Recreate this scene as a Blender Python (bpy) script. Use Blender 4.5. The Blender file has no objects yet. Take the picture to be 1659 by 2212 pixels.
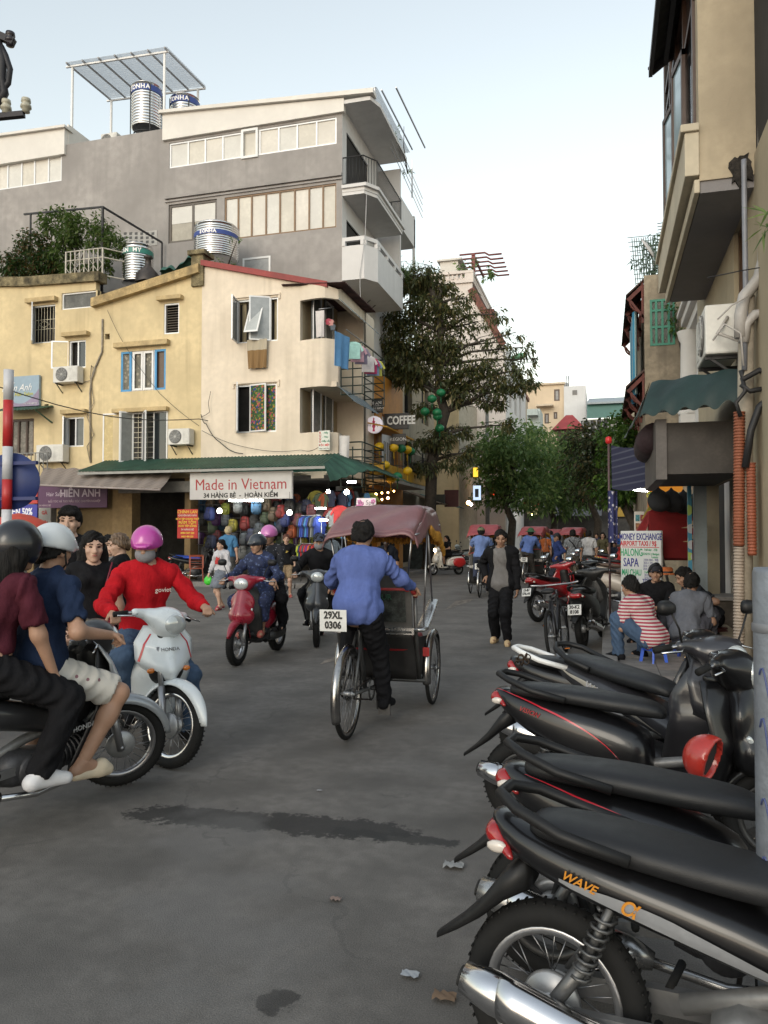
import bpy,math,random
import numpy as np
from mathutils import Vector,Matrix,Euler,noise as mnoise
random.seed(7);rng=np.random.default_rng(7)
R=math.radians
sc=bpy.context.scene
COL=sc.collection
# ------------------------------------------------------------ camera, sky, sun, exposure
YAW,PIT,EYE,FPX=R(16.0),R(1.7),1.6,1659.0
cam=bpy.data.cameras.new('camera');cam.sensor_fit='HORIZONTAL';cam.sensor_width=36;cam.lens=36
cam.clip_start=0.05;cam.clip_end=2000
camo=bpy.data.objects.new('camera',cam);COL.objects.link(camo)
camo.location=(0,0,EYE);camo.rotation_euler=(R(90)+PIT,0,YAW)
sc.camera=camo
SUN_EL,SUN_AZ=R(24),R(188)
w=bpy.data.worlds.new('World');sc.world=w;w.use_nodes=True
nt=w.node_tree;nt.nodes.clear()
sky=nt.nodes.new('ShaderNodeTexSky');sky.sky_type='NISHITA';sky.sun_disc=False
sky.sun_elevation=SUN_EL;sky.sun_rotation=SUN_AZ
sky.air_density=2.1;sky.dust_density=0.6;sky.ozone_density=1.2
bg=nt.nodes.new('ShaderNodeBackground');bg.inputs[1].default_value=0.15
wo=nt.nodes.new('ShaderNodeOutputWorld')
hs=nt.nodes.new('ShaderNodeHueSaturation');hs.inputs['Saturation'].default_value=.44
nt.links.new(sky.outputs[0],hs.inputs['Color']);nt.links.new(hs.outputs[0],bg.inputs[0]);nt.links.new(bg.outputs[0],wo.inputs[0])
sun=bpy.data.lights.new('sun','SUN');sun.energy=0.5;sun.angle=R(25);sun.color=(1.0,0.89,0.75)
suno=bpy.data.objects.new('sun',sun);COL.objects.link(suno)
sd=Vector((math.sin(SUN_AZ)*math.cos(SUN_EL),math.cos(SUN_AZ)*math.cos(SUN_EL),math.sin(SUN_EL)))
suno.rotation_euler=sd.to_track_quat('Z','Y').to_euler()
sc.view_settings.view_transform='Standard';sc.view_settings.look='None'
sc.view_settings.gamma=1;sc.view_settings.use_curve_mapping=False
sc.view_settings.exposure=0.8
sc.cycles.max_bounces=6;sc.cycles.transparent_max_bounces=6
# ------------------------------------------------------------ survey helpers (photo 1659 x 2212 -> place)
_f=Vector((-math.sin(YAW)*math.cos(PIT),math.cos(YAW)*math.cos(PIT),math.sin(PIT)))
_r=Vector((math.cos(YAW),math.sin(YAW),0));_u=_r.cross(_f)
def ray(u,v):return _f+_r*((u-829.5)/FPX)+_u*((1106-v)/FPX)
def gr(u,v,z=0.0):
 d=ray(u,v);return Vector((0,0,EYE))+d*((z-EYE)/d.z)
def aty(u,v,Y):
 d=ray(u,v);return Vector((0,0,EYE))+d*(Y/d.y)
def atx(u,v,X):
 d=ray(u,v);return Vector((0,0,EYE))+d*(X/d.x)
def atf(u,v,F):return Vector((0,0,EYE))+ray(u,v)*F
# ------------------------------------------------------------ materials
_mc={}
def M(col,rough=.6,metal=0,var=.12,vs=5,bump=.0,bs=60,coat=0,emit=0,streak=0,dirt=None,alpha=1,spec=.5,stretch=(1,1,1)):
 key=(col,rough,metal,var,vs,bump,bs,coat,emit,streak,dirt,alpha,spec,stretch)
 if key in _mc:return _mc[key]
 m=bpy.data.materials.new('mat_%d'%len(_mc));m.use_nodes=True
 n,l=m.node_tree.nodes,m.node_tree.links
 b=n['Principled BSDF'];c4=(*col,1)
 b.inputs['Base Color'].default_value=c4;b.inputs['Roughness'].default_value=rough
 b.inputs['Metallic'].default_value=metal;b.inputs['Coat Weight'].default_value=coat
 b.inputs['Specular IOR Level'].default_value=spec;b.inputs['Alpha'].default_value=alpha
 m.diffuse_color=c4
 if emit:
  b.inputs['Emission Color'].default_value=c4;b.inputs['Emission Strength'].default_value=emit
 tc=n.new('ShaderNodeTexCoord');mp=n.new('ShaderNodeMapping');l.new(tc.outputs['Object'],mp.inputs[0])
 mp.inputs['Scale'].default_value=stretch
 out=None
 def noise(sc_,det=4,src=mp):
  t=n.new('ShaderNodeTexNoise');t.inputs['Scale'].default_value=sc_;t.inputs['Detail'].default_value=det
  l.new(src.outputs[0],t.inputs[0]);return t
 def mix(fac,A,B,blend='MIX'):
  x=n.new('ShaderNodeMix');x.data_type='RGBA';x.blend_type=blend
  if isinstance(fac,(int,float)):x.inputs[0].default_value=fac
  else:l.new(fac,x.inputs[0])
  for i,s in((6,A),(7,B)):
   if isinstance(s,tuple):x.inputs[i].default_value=s
   else:l.new(s,x.inputs[i])
  return x.outputs[2]
 def ramp(src,a,b_):
  r_=n.new('ShaderNodeMapRange');r_.inputs[1].default_value=a;r_.inputs[2].default_value=b_
  l.new(src,r_.inputs[0]);return r_.outputs[0]
 if var:
  t=noise(vs);dk=tuple(x*(1-var*1.6)for x in col)+(1,);lt=tuple(min(1,x*(1+var))for x in col)+(1,)
  out=mix(ramp(t.outputs[0],.3,.7),dk,lt)
  t2=noise(vs*7,3);out=mix(ramp(t2.outputs[0],.35,.65),out,mix(.5,out,dk))
 if streak:
  mp2=n.new('ShaderNodeMapping');mp2.inputs['Scale'].default_value=(1,1,.06);l.new(tc.outputs['Object'],mp2.inputs[0])
  t3=noise(3.2,5,mp2);d=dirt or(.06,.055,.045)
  t4=noise(.6,2);mu=n.new('ShaderNodeMath');mu.operation='MULTIPLY'
  l.new(ramp(t3.outputs[0],.5,.78),mu.inputs[0]);l.new(ramp(t4.outputs[0],.3,.65),mu.inputs[1])
  mv=n.new('ShaderNodeMath');mv.operation='MULTIPLY';mv.inputs[1].default_value=streak;l.new(mu.outputs[0],mv.inputs[0])
  out=mix(mv.outputs[0],out or c4,(*d,1))
 if out is not None:l.new(out,b.inputs['Base Color'])
 if bump:
  t5=noise(bs,6);bp=n.new('ShaderNodeBump');bp.inputs['Strength'].default_value=bump;bp.inputs['Distance'].default_value=.02
  l.new(t5.outputs[0],bp.inputs['Height']);l.new(bp.outputs[0],b.inputs['Normal'])
 if metal or coat or rough<.5:
  t6=noise(vs*2,3);mr=n.new('ShaderNodeMapRange');mr.inputs[3].default_value=rough*.75;mr.inputs[4].default_value=min(1,rough*1.35)
  l.new(t6.outputs[0],mr.inputs[0]);l.new(mr.outputs[0],b.inputs['Roughness'])
 _mc[key]=m;return m
def stripes(cols,freq,axis=2,rough=.8,key=None):
 k=('stripe',cols,freq,axis)
 if k in _mc:return _mc[k]
 m=bpy.data.materials.new('stripe_%d'%len(_mc));m.use_nodes=True
 n,l=m.node_tree.nodes,m.node_tree.links;b=n['Principled BSDF'];b.inputs['Roughness'].default_value=rough
 tc=n.new('ShaderNodeTexCoord');sx=n.new('ShaderNodeSeparateXYZ');l.new(tc.outputs['Object'],sx.inputs[0])
 a=n.new('ShaderNodeMath');a.operation='MULTIPLY';a.inputs[1].default_value=freq;l.new(sx.outputs[axis],a.inputs[0])
 f=n.new('ShaderNodeMath');f.operation='FRACT';l.new(a.outputs[0],f.inputs[0])
 r_=n.new('ShaderNodeValToRGB');r_.color_ramp.interpolation='CONSTANT';l.new(f.outputs[0],r_.inputs[0])
 e=r_.color_ramp.elements
 while len(e)<len(cols):e.new(.5)
 for i,c in enumerate(cols):e[i].position=i/len(cols);e[i].color=(*c,1)
 l.new(r_.outputs[0],b.inputs['Base Color']);_mc[k]=m;return m
def pattern(base,cols,scale,thr=.45,rough=.8,kind='VORONOI'):
 k=('pat',base,tuple(cols),scale,thr)
 if k in _mc:return _mc[k]
 m=bpy.data.materials.new('pattern_%d'%len(_mc));m.use_nodes=True
 n,l=m.node_tree.nodes,m.node_tree.links;b=n['Principled BSDF'];b.inputs['Roughness'].default_value=rough
 tc=n.new('ShaderNodeTexCoord');src=(*base,1)
 for i,c in enumerate(cols):
  mp=n.new('ShaderNodeMapping');mp.inputs['Location'].default_value=(i*3.1,i*1.7,i*.9);l.new(tc.outputs['Object'],mp.inputs[0])
  t=n.new('ShaderNodeTexVoronoi');t.inputs['Scale'].default_value=scale*(1+.2*i);l.new(mp.outputs[0],t.inputs[0])
  r_=n.new('ShaderNodeMath');r_.operation='LESS_THAN';r_.inputs[1].default_value=thr;l.new(t.outputs['Distance'],r_.inputs[0])
  x=n.new('ShaderNodeMix');x.data_type='RGBA';l.new(r_.outputs[0],x.inputs[0]);x.inputs[7].default_value=(*c,1)
  if isinstance(src,tuple):x.inputs[6].default_value=src
  else:l.new(src,x.inputs[6])
  src=x.outputs[2]
 l.new(src,b.inputs['Base Color']);_mc[k]=m;return m
def leafmat(c1,c2,c3,rough=.5):
 m=bpy.data.materials.new('leaf');m.use_nodes=True
 n,l=m.node_tree.nodes,m.node_tree.links;b=n['Principled BSDF'];b.inputs['Roughness'].default_value=rough
 g=n.new('ShaderNodeNewGeometry');r_=n.new('ShaderNodeValToRGB');l.new(g.outputs['Random Per Island'],r_.inputs[0])
 e=r_.color_ramp.elements;e[0].color=(*c1,1);e[1].color=(*c3,1);x=e.new(.6);x.color=(*c2,1);e[2].position=1
 tr=n.new('ShaderNodeBsdfTranslucent');l.new(r_.outputs[0],tr.inputs[0]);mx=n.new('ShaderNodeMixShader');mx.inputs[0].default_value=.5
 l.new(r_.outputs[0],b.inputs['Base Color']);l.new(b.outputs[0],mx.inputs[1]);l.new(tr.outputs[0],mx.inputs[2])
 l.new(mx.outputs[0],n['Material Output'].inputs[0]);return m
CH=M((.62,.62,.63),.18,1,.05)
STEEL=M((.35,.35,.36),.35,1,.15)
BLK=M((.006,.006,.007),.3,0,.1,coat=.35,spec=.4)
PLA=M((.009,.009,.0095),.5,0,.15,spec=.35)
RUB=M((.009,.009,.009),.8,0,.2,9,spec=.3)
SEATM=M((.011,.0115,.013),.48,0,.12,7,bump=.15,bs=400,spec=.45)
SKIN=M((.36,.21,.14),.55,0,.08,9)
SKIN2=M((.47,.30,.22),.55,0,.06,9)
SKIN3=M((.27,.15,.095),.55,0,.08,9)
HAIRM=M((.008,.007,.0065),.75,0,.3,30,spec=.25,bump=.8,bs=60,stretch=(1,1,.2))
WHITE=M((.75,.75,.74),.5,0,.05)
DARK=M((.012,.012,.012),.8,0,.2)
IRON=M((.025,.025,.027),.5,.3,.2)
GLASS=M((.02,.025,.028),.06,0,0,spec=.8)
WOOD=M((.16,.09,.045),.6,0,.2,3,stretch=(1,8,8))
# ------------------------------------------------------------ implicit surfaces (people, seats, fairings)
def rot_to(d,up=(0,0,1)):
 d=Vector(d).normalized();u_=Vector(up)
 y=u_.cross(d)
 if y.length<1e-4:y=Vector((0,1,0))
 y.normalize();z=d.cross(y);return Matrix((d,y,z)).transposed()
def C(a,b,ra,rb=None):return('c',np.array(a,float),np.array(b,float),ra,rb if rb is not None else ra)
def E(c,r,Rm=None):return('e',np.array(c,float),np.array(r,float),None if Rm is None else np.array(Rm))
def sdf(prims,vox,k=.03,clips=(),sub=()):
 lo,hi=[],[]
 for p in prims:
  if p[0]=='c':
   rr=max(p[3],p[4]);lo.append(np.minimum(p[1],p[2])-rr);hi.append(np.maximum(p[1],p[2])+rr)
  else:
   rr=p[2].max()if p[3]is not None else p[2];lo.append(p[1]-rr);hi.append(p[1]+rr)
 o=np.min(lo,0)-2.5*vox;h=np.max(hi,0)+2.5*vox
 N=np.ceil((h-o)/vox).astype(int)+1
 f=np.full(N,1.0,np.float32)
 ax=[o[i]+vox*np.arange(N[i])for i in range(3)]
 def ev(p,X,Y,Z):
  if p[0]=='c':
   a,b,ra,rb=p[1:5];d=b-a;L2=max(d@d,1e-9)
   px,py,pz=X-a[0],Y-a[1],Z-a[2]
   t=np.clip((px*d[0]+py*d[1]+pz*d[2])/L2,0,1)
   return np.sqrt((px-t*d[0])**2+(py-t*d[1])**2+(pz-t*d[2])**2)-(ra+(rb-ra)*t)
  c,r=p[1],p[2];px,py,pz=X-c[0],Y-c[1],Z-c[2]
  if p[3]is not None:
   m=p[3];px,py,pz=(px*m[0,i]+py*m[1,i]+pz*m[2,i]for i in range(3))
  k0=np.sqrt((px/r[0])**2+(py/r[1])**2+(pz/r[2])**2)
  k1=np.sqrt((px/r[0]**2)**2+(py/r[1]**2)**2+(pz/r[2]**2)**2)+1e-9
  return k0*(k0-1)/k1
 def sl(p,mg):
  i=prims_all.index(id(p));a=np.maximum(((lo2[i]-mg-o)/vox).astype(int),0);b=np.minimum(((hi2[i]+mg-o)/vox).astype(int)+2,N)
  return a,b
 prims_all=[id(p)for p in prims];lo2,hi2=lo,hi
 for p in prims:
  a,b=sl(p,k+2*vox)
  X=ax[0][a[0]:b[0],None,None];Y=ax[1][None,a[1]:b[1],None];Z=ax[2][None,None,a[2]:b[2]]
  d=ev(p,X,Y,Z).astype(np.float32);g=f[a[0]:b[0],a[1]:b[1],a[2]:b[2]]
  hh=np.clip(.5+.5*(g-d)/k,0,1)
  f[a[0]:b[0],a[1]:b[1],a[2]:b[2]]=g*(1-hh)+d*hh-k*hh*(1-hh)
 XX,YY,ZZ=ax[0][:,None,None],ax[1][None,:,None],ax[2][None,None,:]
 for p in sub:f=np.maximum(f,-ev(p,XX,YY,ZZ).astype(np.float32))
 for pt,nn in clips:
  f=np.maximum(f,((XX-pt[0])*nn[0]+(YY-pt[1])*nn[1]+(ZZ-pt[2])*nn[2]).astype(np.float32))
 return nets(f,o,vox)
def nets(f,o,vox):
 S=f<0;n=np.array(f.shape)-1
 cs=[(i,j,k)for i in(0,1)for j in(0,1)for k in(0,1)]
 def cut(a,c):return a[c[0]:c[0]+n[0],c[1]:c[1]+n[1],c[2]:c[2]+n[2]]
 cnt=sum(cut(S,c).astype(np.int8)for c in cs);act=(cnt>0)&(cnt<8)
 idx=np.argwhere(act);ids=np.full(n,-1,np.int64);ids[act]=np.arange(len(idx))
 val={c:cut(f,c)[act]for c in cs};acc=np.zeros((len(idx),3));wt=np.zeros(len(idx))
 for c in cs:
  for axi in range(3):
   if c[axi]:continue
   c2=list(c);c2[axi]=1;c2=tuple(c2);a,b=val[c],val[c2];x=(a<0)!=(b<0)
   t=np.where(x,a/np.where(x,a-b,1),0)
   p=np.array(c,float)[None]+np.zeros((len(idx),3));p[:,axi]+=t
   acc+=p*x[:,None];wt+=x
 V=o+vox*(idx+acc/wt[:,None]);Fs=[]
 for axi in range(3):
  b1,b2=(axi+1)%3,(axi+2)%3
  s0=[slice(None)]*3;s1=[slice(None)]*3;s0[axi]=slice(0,-1);s1[axi]=slice(1,None)
  A,B=S[tuple(s0)],S[tuple(s1)];e=np.argwhere(A!=B)
  e=e[(e[:,b1]>0)&(e[:,b2]>0)&(e[:,b1]<n[b1])&(e[:,b2]<n[b2])&(e[:,axi]<n[axi])]
  q=[]
  for d1,d2 in((-1,-1),(0,-1),(0,0),(-1,0)):
   g=e.copy();g[:,b1]+=d1;g[:,b2]+=d2;q.append(ids[g[:,0],g[:,1],g[:,2]])
  q=np.stack(q,1);flip=B[e[:,0],e[:,1],e[:,2]];q[flip]=q[flip][:,::-1];Fs.append(q)
 return V,np.concatenate(Fs)
 # ------------------------------------------------------------ mesh builder
class MB:
 def __init__(s):s.V=[];s.F=[];s.I=[];s.S=[]
 def add(s,V,F,m=0,sm=True):
  o=len(s.V);s.V+=[tuple(float(c)for c in v)for v in V]
  for f in F:s.F.append(tuple(int(i)+o for i in f));s.I.append(m);s.S.append(sm)
  return s
 def sdf(s,prims,vox,k=.03,m=0,**kw):
  V,F=sdf(prims,vox,k,**kw);return s.add(V.tolist(),F.tolist(),m)
 def box(s,a,b,m=0):
  x0,y0,z0=a;x1,y1,z1=b
  return s.add([(x0,y0,z0),(x1,y0,z0),(x1,y1,z0),(x0,y1,z0),(x0,y0,z1),(x1,y0,z1),(x1,y1,z1),(x0,y1,z1)],
  [(0,3,2,1),(4,5,6,7),(0,1,5,4),(1,2,6,5),(2,3,7,6),(3,0,4,7)],m,False)
 def obox(s,c,size,Rm=None,m=0):
  Rm=Rm or Matrix.Identity(3);c=Vector(c);h=[x/2 for x in size]
  V=[c+Rm@Vector((i*h[0],j*h[1],k*h[2]))for k in(-1,1)for i,j in((-1,-1),(1,-1),(1,1),(-1,1))]
  return s.add(V,[(0,3,2,1),(4,5,6,7),(0,1,5,4),(1,2,6,5),(2,3,7,6),(3,0,4,7)],m,False)
 def bar(s,a,b,w,h=None,m=0,up=(0,0,1)):
  a,b=Vector(a),Vector(b);Rm=rot_to(b-a,up);return s.obox((a+b)/2,((b-a).length,w,h or w),Rm,m)
 def tube(s,pts,r,n=6,m=0,cap=True):
  P=[Vector(p)for p in pts];L=len(P);rs=r if isinstance(r,(list,tuple))else[r]*L
  o=[];fr=None
  for i in range(L):
   t=(P[min(i+1,L-1)]-P[max(i-1,0)])
   if t.length<1e-9:t=Vector((0,0,1))
   t.normalize()
   if fr is None:
    u_=Vector((0,0,1))if abs(t.z)<.9 else Vector((1,0,0));fr=(u_-t*u_.dot(t)).normalized()
   else:
    fr=fr-t*fr.dot(t);fr=fr.normalized()if fr.length>1e-6 else t.orthogonal().normalized()
   q=t.cross(fr);o+=[P[i]+(fr*math.cos(2*math.pi*j/n)+q*math.sin(2*math.pi*j/n))*rs[i]for j in range(n)]
  F=[(i*n+j,i*n+(j+1)%n,(i+1)*n+(j+1)%n,(i+1)*n+j)for i in range(L-1)for j in range(n)]
  if cap:F+=[tuple(range(n))[::-1],tuple((L-1)*n+j for j in range(n))]
  return s.add(o,F,m)
 def lathe(s,prof,n=24,c=(0,0,0),axis=(0,0,1),m=0,closed=False):
  ax=Vector(axis).normalized();e1=ax.orthogonal().normalized();e2=ax.cross(e1);c=Vector(c);L=len(prof)
  V=[c+ax*z+(e1*math.cos(2*math.pi*j/n)+e2*math.sin(2*math.pi*j/n))*r for r,z in prof for j in range(n)]
  K=L if closed else L-1
  return s.add(V,[(i*n+j,i*n+(j+1)%n,((i+1)%L)*n+(j+1)%n,((i+1)%L)*n+j)for i in range(K)for j in range(n)],m)
 def grid(s,fn,nu,nv,m=0,sm=True):
  V=[fn(i/nu,j/nv)for i in range(nu+1)for j in range(nv+1)]
  return s.add(V,[(i*(nv+1)+j,(i+1)*(nv+1)+j,(i+1)*(nv+1)+j+1,i*(nv+1)+j+1)for i in range(nu)for j in range(nv)],m,sm)
 def slab(s,fn,nu,nv,th,m=0):
  t=Vector(th)
  s.grid(lambda a,b:Vector(fn(a,b)),nu,nv,m);s.grid(lambda a,b:Vector(fn(a,b))+t,nu,nv,m)
  for e in(0,1):
   s.grid(lambda a,b:Vector(fn(a,e))+t*b,nu,1,m,False);s.grid(lambda a,b:Vector(fn(e,a))+t*b,nv,1,m,False)
  return s
 def loft(s,st,n=16,p=2.4,m=0):
  V=[]
  for q in st:
   x,z,hw,hh=q[:4];y=q[4]if len(q)>4 else 0
   for j in range(n):
    a=2*math.pi*j/n;cx,cz=math.cos(a),math.sin(a)
    V.append((x,y+hw*math.copysign(abs(cx)**(2/p),cx),z+hh*math.copysign(abs(cz)**(2/p),cz)))
  L=len(st);F=[(i*n+j,i*n+(j+1)%n,(i+1)*n+(j+1)%n,(i+1)*n+j)for i in range(L-1)for j in range(n)]
  F+=[tuple(range(n))[::-1],tuple((L-1)*n+j for j in range(n))]
  return s.add(V,F,m)
 def prism(s,poly,fn,d0,d1,m=0):
  n=len(poly);V=[fn(a,b,d0)for a,b in poly]+[fn(a,b,d1)for a,b in poly]
  F=[tuple(range(n))[::-1],tuple(range(n,2*n))]+[(i,(i+1)%n,n+(i+1)%n,n+i)for i in range(n)]
  return s.add(V,F,m,False)
 def mesh(s,name,mats):
  me=bpy.data.meshes.new(name);me.from_pydata(s.V,[],s.F)
  mats=mats if isinstance(mats,(list,tuple))else[mats]
  for m in mats:me.materials.append(m)
  if len(mats)>1:me.polygons.foreach_set('material_index',s.I)
  me.polygons.foreach_set('use_smooth',s.S);me.update();return me
 def build(s,name,mats,parent=None,loc=None,solid=0,bev=0,sub=0,stuff=False):
  return put(s.mesh(name,mats),name,parent,loc,solid,bev,sub,stuff)
WC=set()
def put(me,name,parent=None,loc=None,solid=0,bev=0,sub=0,stuff=False,rot=None):
 o=bpy.data.objects.new(name,me);COL.objects.link(o)
 if loc is not None:o.location=loc
 if rot is not None:o.rotation_euler=rot
 if parent is not None:
  o.parent=parent
  if parent.name in WC:o.location=Vector(o.location)-Vector(parent.location)
 if solid:
  q=o.modifiers.new('s','SOLIDIFY');q.thickness=solid;q.offset=0
 if bev:
  q=o.modifiers.new('b','BEVEL');q.width=bev;q.segments=2;q.limit_method='ANGLE'
 if sub:
  q=o.modifiers.new('u','SUBSURF');q.levels=sub;q.render_levels=sub
 if stuff:o['kind']='stuff'
 return o
def tag(o,label,cat,group=None):
 o['label']=label;o['category']=cat
 if group:o['group']=group
 return o
def T(name,label,cat,loc=(0,0,0),rz=0,group=None,wc=False):
 o=bpy.data.objects.new(name,None);COL.objects.link(o);o.location=loc;o.rotation_euler=(0,0,rz)
 o.empty_display_size=.1;tag(o,label,cat,group)
 if wc:WC.add(o.name)
 return o
def struct(o):o['kind']='structure';return o
def copy_tree(o,parent=None):
 c=o.copy();COL.objects.link(c)
 if parent is not None:c.parent=parent
 for ch in list(o.children):copy_tree(ch,c)
 return c
_tc={}
def text_mesh(t,size,bold=0,align='CENTER',ext=.002,sx=1.0,shear=0):
 k=(t,size,bold,align,ext,sx,shear)
 if k in _tc:return _tc[k]
 cu=bpy.data.curves.new('t','FONT');cu.body=t;cu.size=size;cu.align_x=align;cu.align_y='CENTER'
 cu.extrude=ext;cu.offset=bold;cu.resolution_u=2;cu.shear=shear;cu.space_line=.95
 ob=bpy.data.objects.new('t',cu);me=bpy.data.meshes.new_from_object(ob)
 if sx!=1:me.transform(Matrix.Diagonal((sx,1,1,1)))
 bpy.data.objects.remove(ob);bpy.data.curves.remove(cu);_tc[k]=me;return me
def text(t,size,mat_,parent,c,xdir,ydir,name='lettering',**kw):
 me=text_mesh(t,size,**kw).copy();me.materials.clear();me.materials.append(mat_)
 x=Vector(xdir).normalized();y=Vector(ydir).normalized();z=x.cross(y)
 Mx=Matrix((x,y,z)).transposed().to_4x4();Mx.translation=Vector(c);me.transform(Mx);me.name=name
 return put(me,name,parent)
 # ------------------------------------------------------------ ground
def road_mat():
 m=M((.142,.132,.121),.78,0,.26,1.7,bump=.25,bs=170);m=m.copy();n,l=m.node_tree.nodes,m.node_tree.links
 b=n['Principled BSDF'];old=b.inputs['Base Color'].links[0].from_socket
 g=n.new('ShaderNodeNewGeometry');nz=n.new('ShaderNodeTexNoise');nz.inputs['Scale'].default_value=2.2;nz.inputs['Detail'].default_value=7
 l.new(g.outputs['Position'],nz.inputs[0]);src=old;nz2=n.new('ShaderNodeTexNoise');nz2.inputs['Scale'].default_value=11;nz2.inputs['Detail'].default_value=9;nz2.inputs['Roughness'].default_value=.75;l.new(g.outputs['Position'],nz2.inputs[0])
 a,c=gr(300,1755),gr(1010,1825);d=c-a
 for p0,p1,wd,col,thr in((gr(270,1752),gr(900,1800),.19,(.014,.0135,.013),.41),(a+Vector((1.1,.05,0)),c,.11,(.02,.02,.019),.48),(gr(560,2190),gr(640,2140),.12,(.03,.028,.026),.5),(gr(60,1500),gr(200,1800),.9,(.05,.05,.05),.6),(gr(420,1700),gr(500,2300),.8,(.135,.13,.125),.62),(gr(1150,1400),gr(900,1700),.9,(.13,.126,.12),.6)):
  d=p1-p0;L=d.length;d.normalize();nn=Vector((-d.y,d.x,0))
  def dot(v,off):
   x=n.new('ShaderNodeVectorMath');x.operation='DOT_PRODUCT';l.new(g.outputs['Position'],x.inputs[0]);x.inputs[1].default_value=v
   y=n.new('ShaderNodeMath');y.operation='SUBTRACT';l.new(x.outputs['Value'],y.inputs[0]);y.inputs[1].default_value=off;return y.outputs[0]
  def mth(op,p,q):
   x=n.new('ShaderNodeMath');x.operation=op
   for i,s in((0,p),(1,q)):
    if isinstance(s,(int,float)):x.inputs[i].default_value=s
    else:l.new(s,x.inputs[i])
   return x.outputs[0]
  s_=mth('DIVIDE',mth('ABSOLUTE',dot(nn,nn.dot((p0+p1)/2)),0),wd)
  t_=mth('DIVIDE',mth('ABSOLUTE',dot(d,d.dot((p0+p1)/2)),0),L*.55)
  e=mth('SUBTRACT',1.15,mth('POWER',mth('ADD',mth('POWER',s_,2.0),mth('POWER',t_,6.0)),.5))
  v=mth('ADD',mth('MULTIPLY',e,.45),mth('MULTIPLY',(nz2 if wd<.3 else nz).outputs[0],1.0))
  r_=n.new('ShaderNodeMapRange');r_.inputs[1].default_value=thr+(.27 if wd<.3 else .18);r_.inputs[2].default_value=thr+(.33 if wd<.3 else .36);l.new(v,r_.inputs[0])
  x=n.new('ShaderNodeMix');x.data_type='RGBA';l.new(mth('MULTIPLY',r_.outputs[0],.85 if wd<.3 else .5),x.inputs[0]);l.new(src,x.inputs[6]);x.inputs[7].default_value=(*col,1);src=x.outputs[2]
 vo=n.new('ShaderNodeTexVoronoi');vo.feature='DISTANCE_TO_EDGE';vo.inputs['Scale'].default_value=.33;wn=n.new('ShaderNodeTexNoise');wn.inputs['Scale'].default_value=1.5;wn.inputs['Detail'].default_value=8;l.new(g.outputs['Position'],wn.inputs[0])
 va=n.new('ShaderNodeVectorMath');va.operation='MULTIPLY_ADD';l.new(wn.outputs['Color'],va.inputs[0]);va.inputs[1].default_value=(.9,.9,.9);l.new(g.outputs['Position'],va.inputs[2]);l.new(va.outputs[0],vo.inputs['Vector'])
 cr=mth('MULTIPLY',mth('LESS_THAN',vo.outputs['Distance'],.0035),mth('MULTIPLY',mth('GREATER_THAN',nz.outputs[0],.52),.22));gn=n.new('ShaderNodeTexNoise');gn.inputs['Scale'].default_value=170;gn.inputs['Detail'].default_value=2;l.new(g.outputs['Position'],gn.inputs[0])
 gr_=n.new('ShaderNodeMapRange');gr_.inputs[1].default_value=.3;gr_.inputs[2].default_value=.7;gr_.inputs[3].default_value=.72;gr_.inputs[4].default_value=1.25;l.new(gn.outputs[0],gr_.inputs[0])
 x=n.new('ShaderNodeMix');x.data_type='RGBA';l.new(cr,x.inputs[0]);l.new(src,x.inputs[6]);x.inputs[7].default_value=(.03,.03,.03,1);vs=n.new('ShaderNodeVectorMath');vs.operation='SCALE';l.new(x.outputs[2],vs.inputs[0]);l.new(gr_.outputs[0],vs.inputs['Scale'])
 l.new(vs.outputs[0],b.inputs['Base Color']);return m
mb=MB();mb.add([(-400,-60,0),(400,-60,0),(400,700,0),(-400,700,0)],[(0,1,2,3)]);ROAD=struct(mb.build('road',road_mat()))
PAVE=M((.16,.15,.14),.8,0,.2,2,bump=.3,bs=60);KERB=M((.2,.19,.18),.8,0,.2,3,bump=.3)
mb=MB();KX,KY=-7.35,21.3
mb.prism([(-60,KY),(KX-1.5,KY),(KX-.4,KY+.35),(KX,KY+1.4),(KX,120),(-60,120)],lambda a,b,d:(a,b,d),0.001,.12)
PL=struct(mb.build('pavement',PAVE))
def kerb_run(path,parent,wd=.18,step=1.0):
 ks=[]
 for(x0,y0),(x1,y1)in zip(path,path[1:]):
  L=math.hypot(x1-x0,y1-y0);n=max(1,int(L/step))
  for i in range(n):
   a=Vector((x0+(x1-x0)*i/n,y0+(y1-y0)*i/n,.075));b=Vector((x0+(x1-x0)*(i+1)/n,y0+(y1-y0)*(i+1)/n,.075))
   g=(b-a).normalized()*.008;q=MB();q.bar(a+g,b-g,wd,.15);ks.append(q.build('kerbstone',KERB,parent,bev=.012))
 return ks
kerb_run([(-22,KY),(KX-1.5,KY),(KX-.4,KY+.35),(KX,KY+1.4),(KX,48)],PL,step=1.1)
mb=MB();mb.prism([(.05,6.1),(3.2,6.1),(3.2,120),(.05,120)],lambda a,b,d:(a,b,d),0.001,.1);PR=struct(mb.build('pavement',PAVE))
kerb_run([(1.6,6.1),(.05,6.1),(.05,30)],PR)
tm=[]
for i in range(3):
 q=MB();q.box((-.197,-.197,0),(.197,.197,.022));tm.append(q.mesh('tile',M(((.2,.185,.17),(.17,.16,.15),(.23,.2,.18))[i],.75,0,.2,6,bump=.2)))
for i in range(5):
 for j in range(22):
  put(tm[(i*7+j*3+random.randint(0,1))%3],'tile',PR,(.36+i*.4,6.42+j*.4,.094+random.uniform(-.004,.004)))
def mark(pts,name='lane_marking'):
 mb=MB();mb.add([(p.x,p.y,.004)for p in pts],[(0,1,2,3)]);return struct(mb.build(name,M((.22,.19,.16),.8,0,.5,9)))
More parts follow.
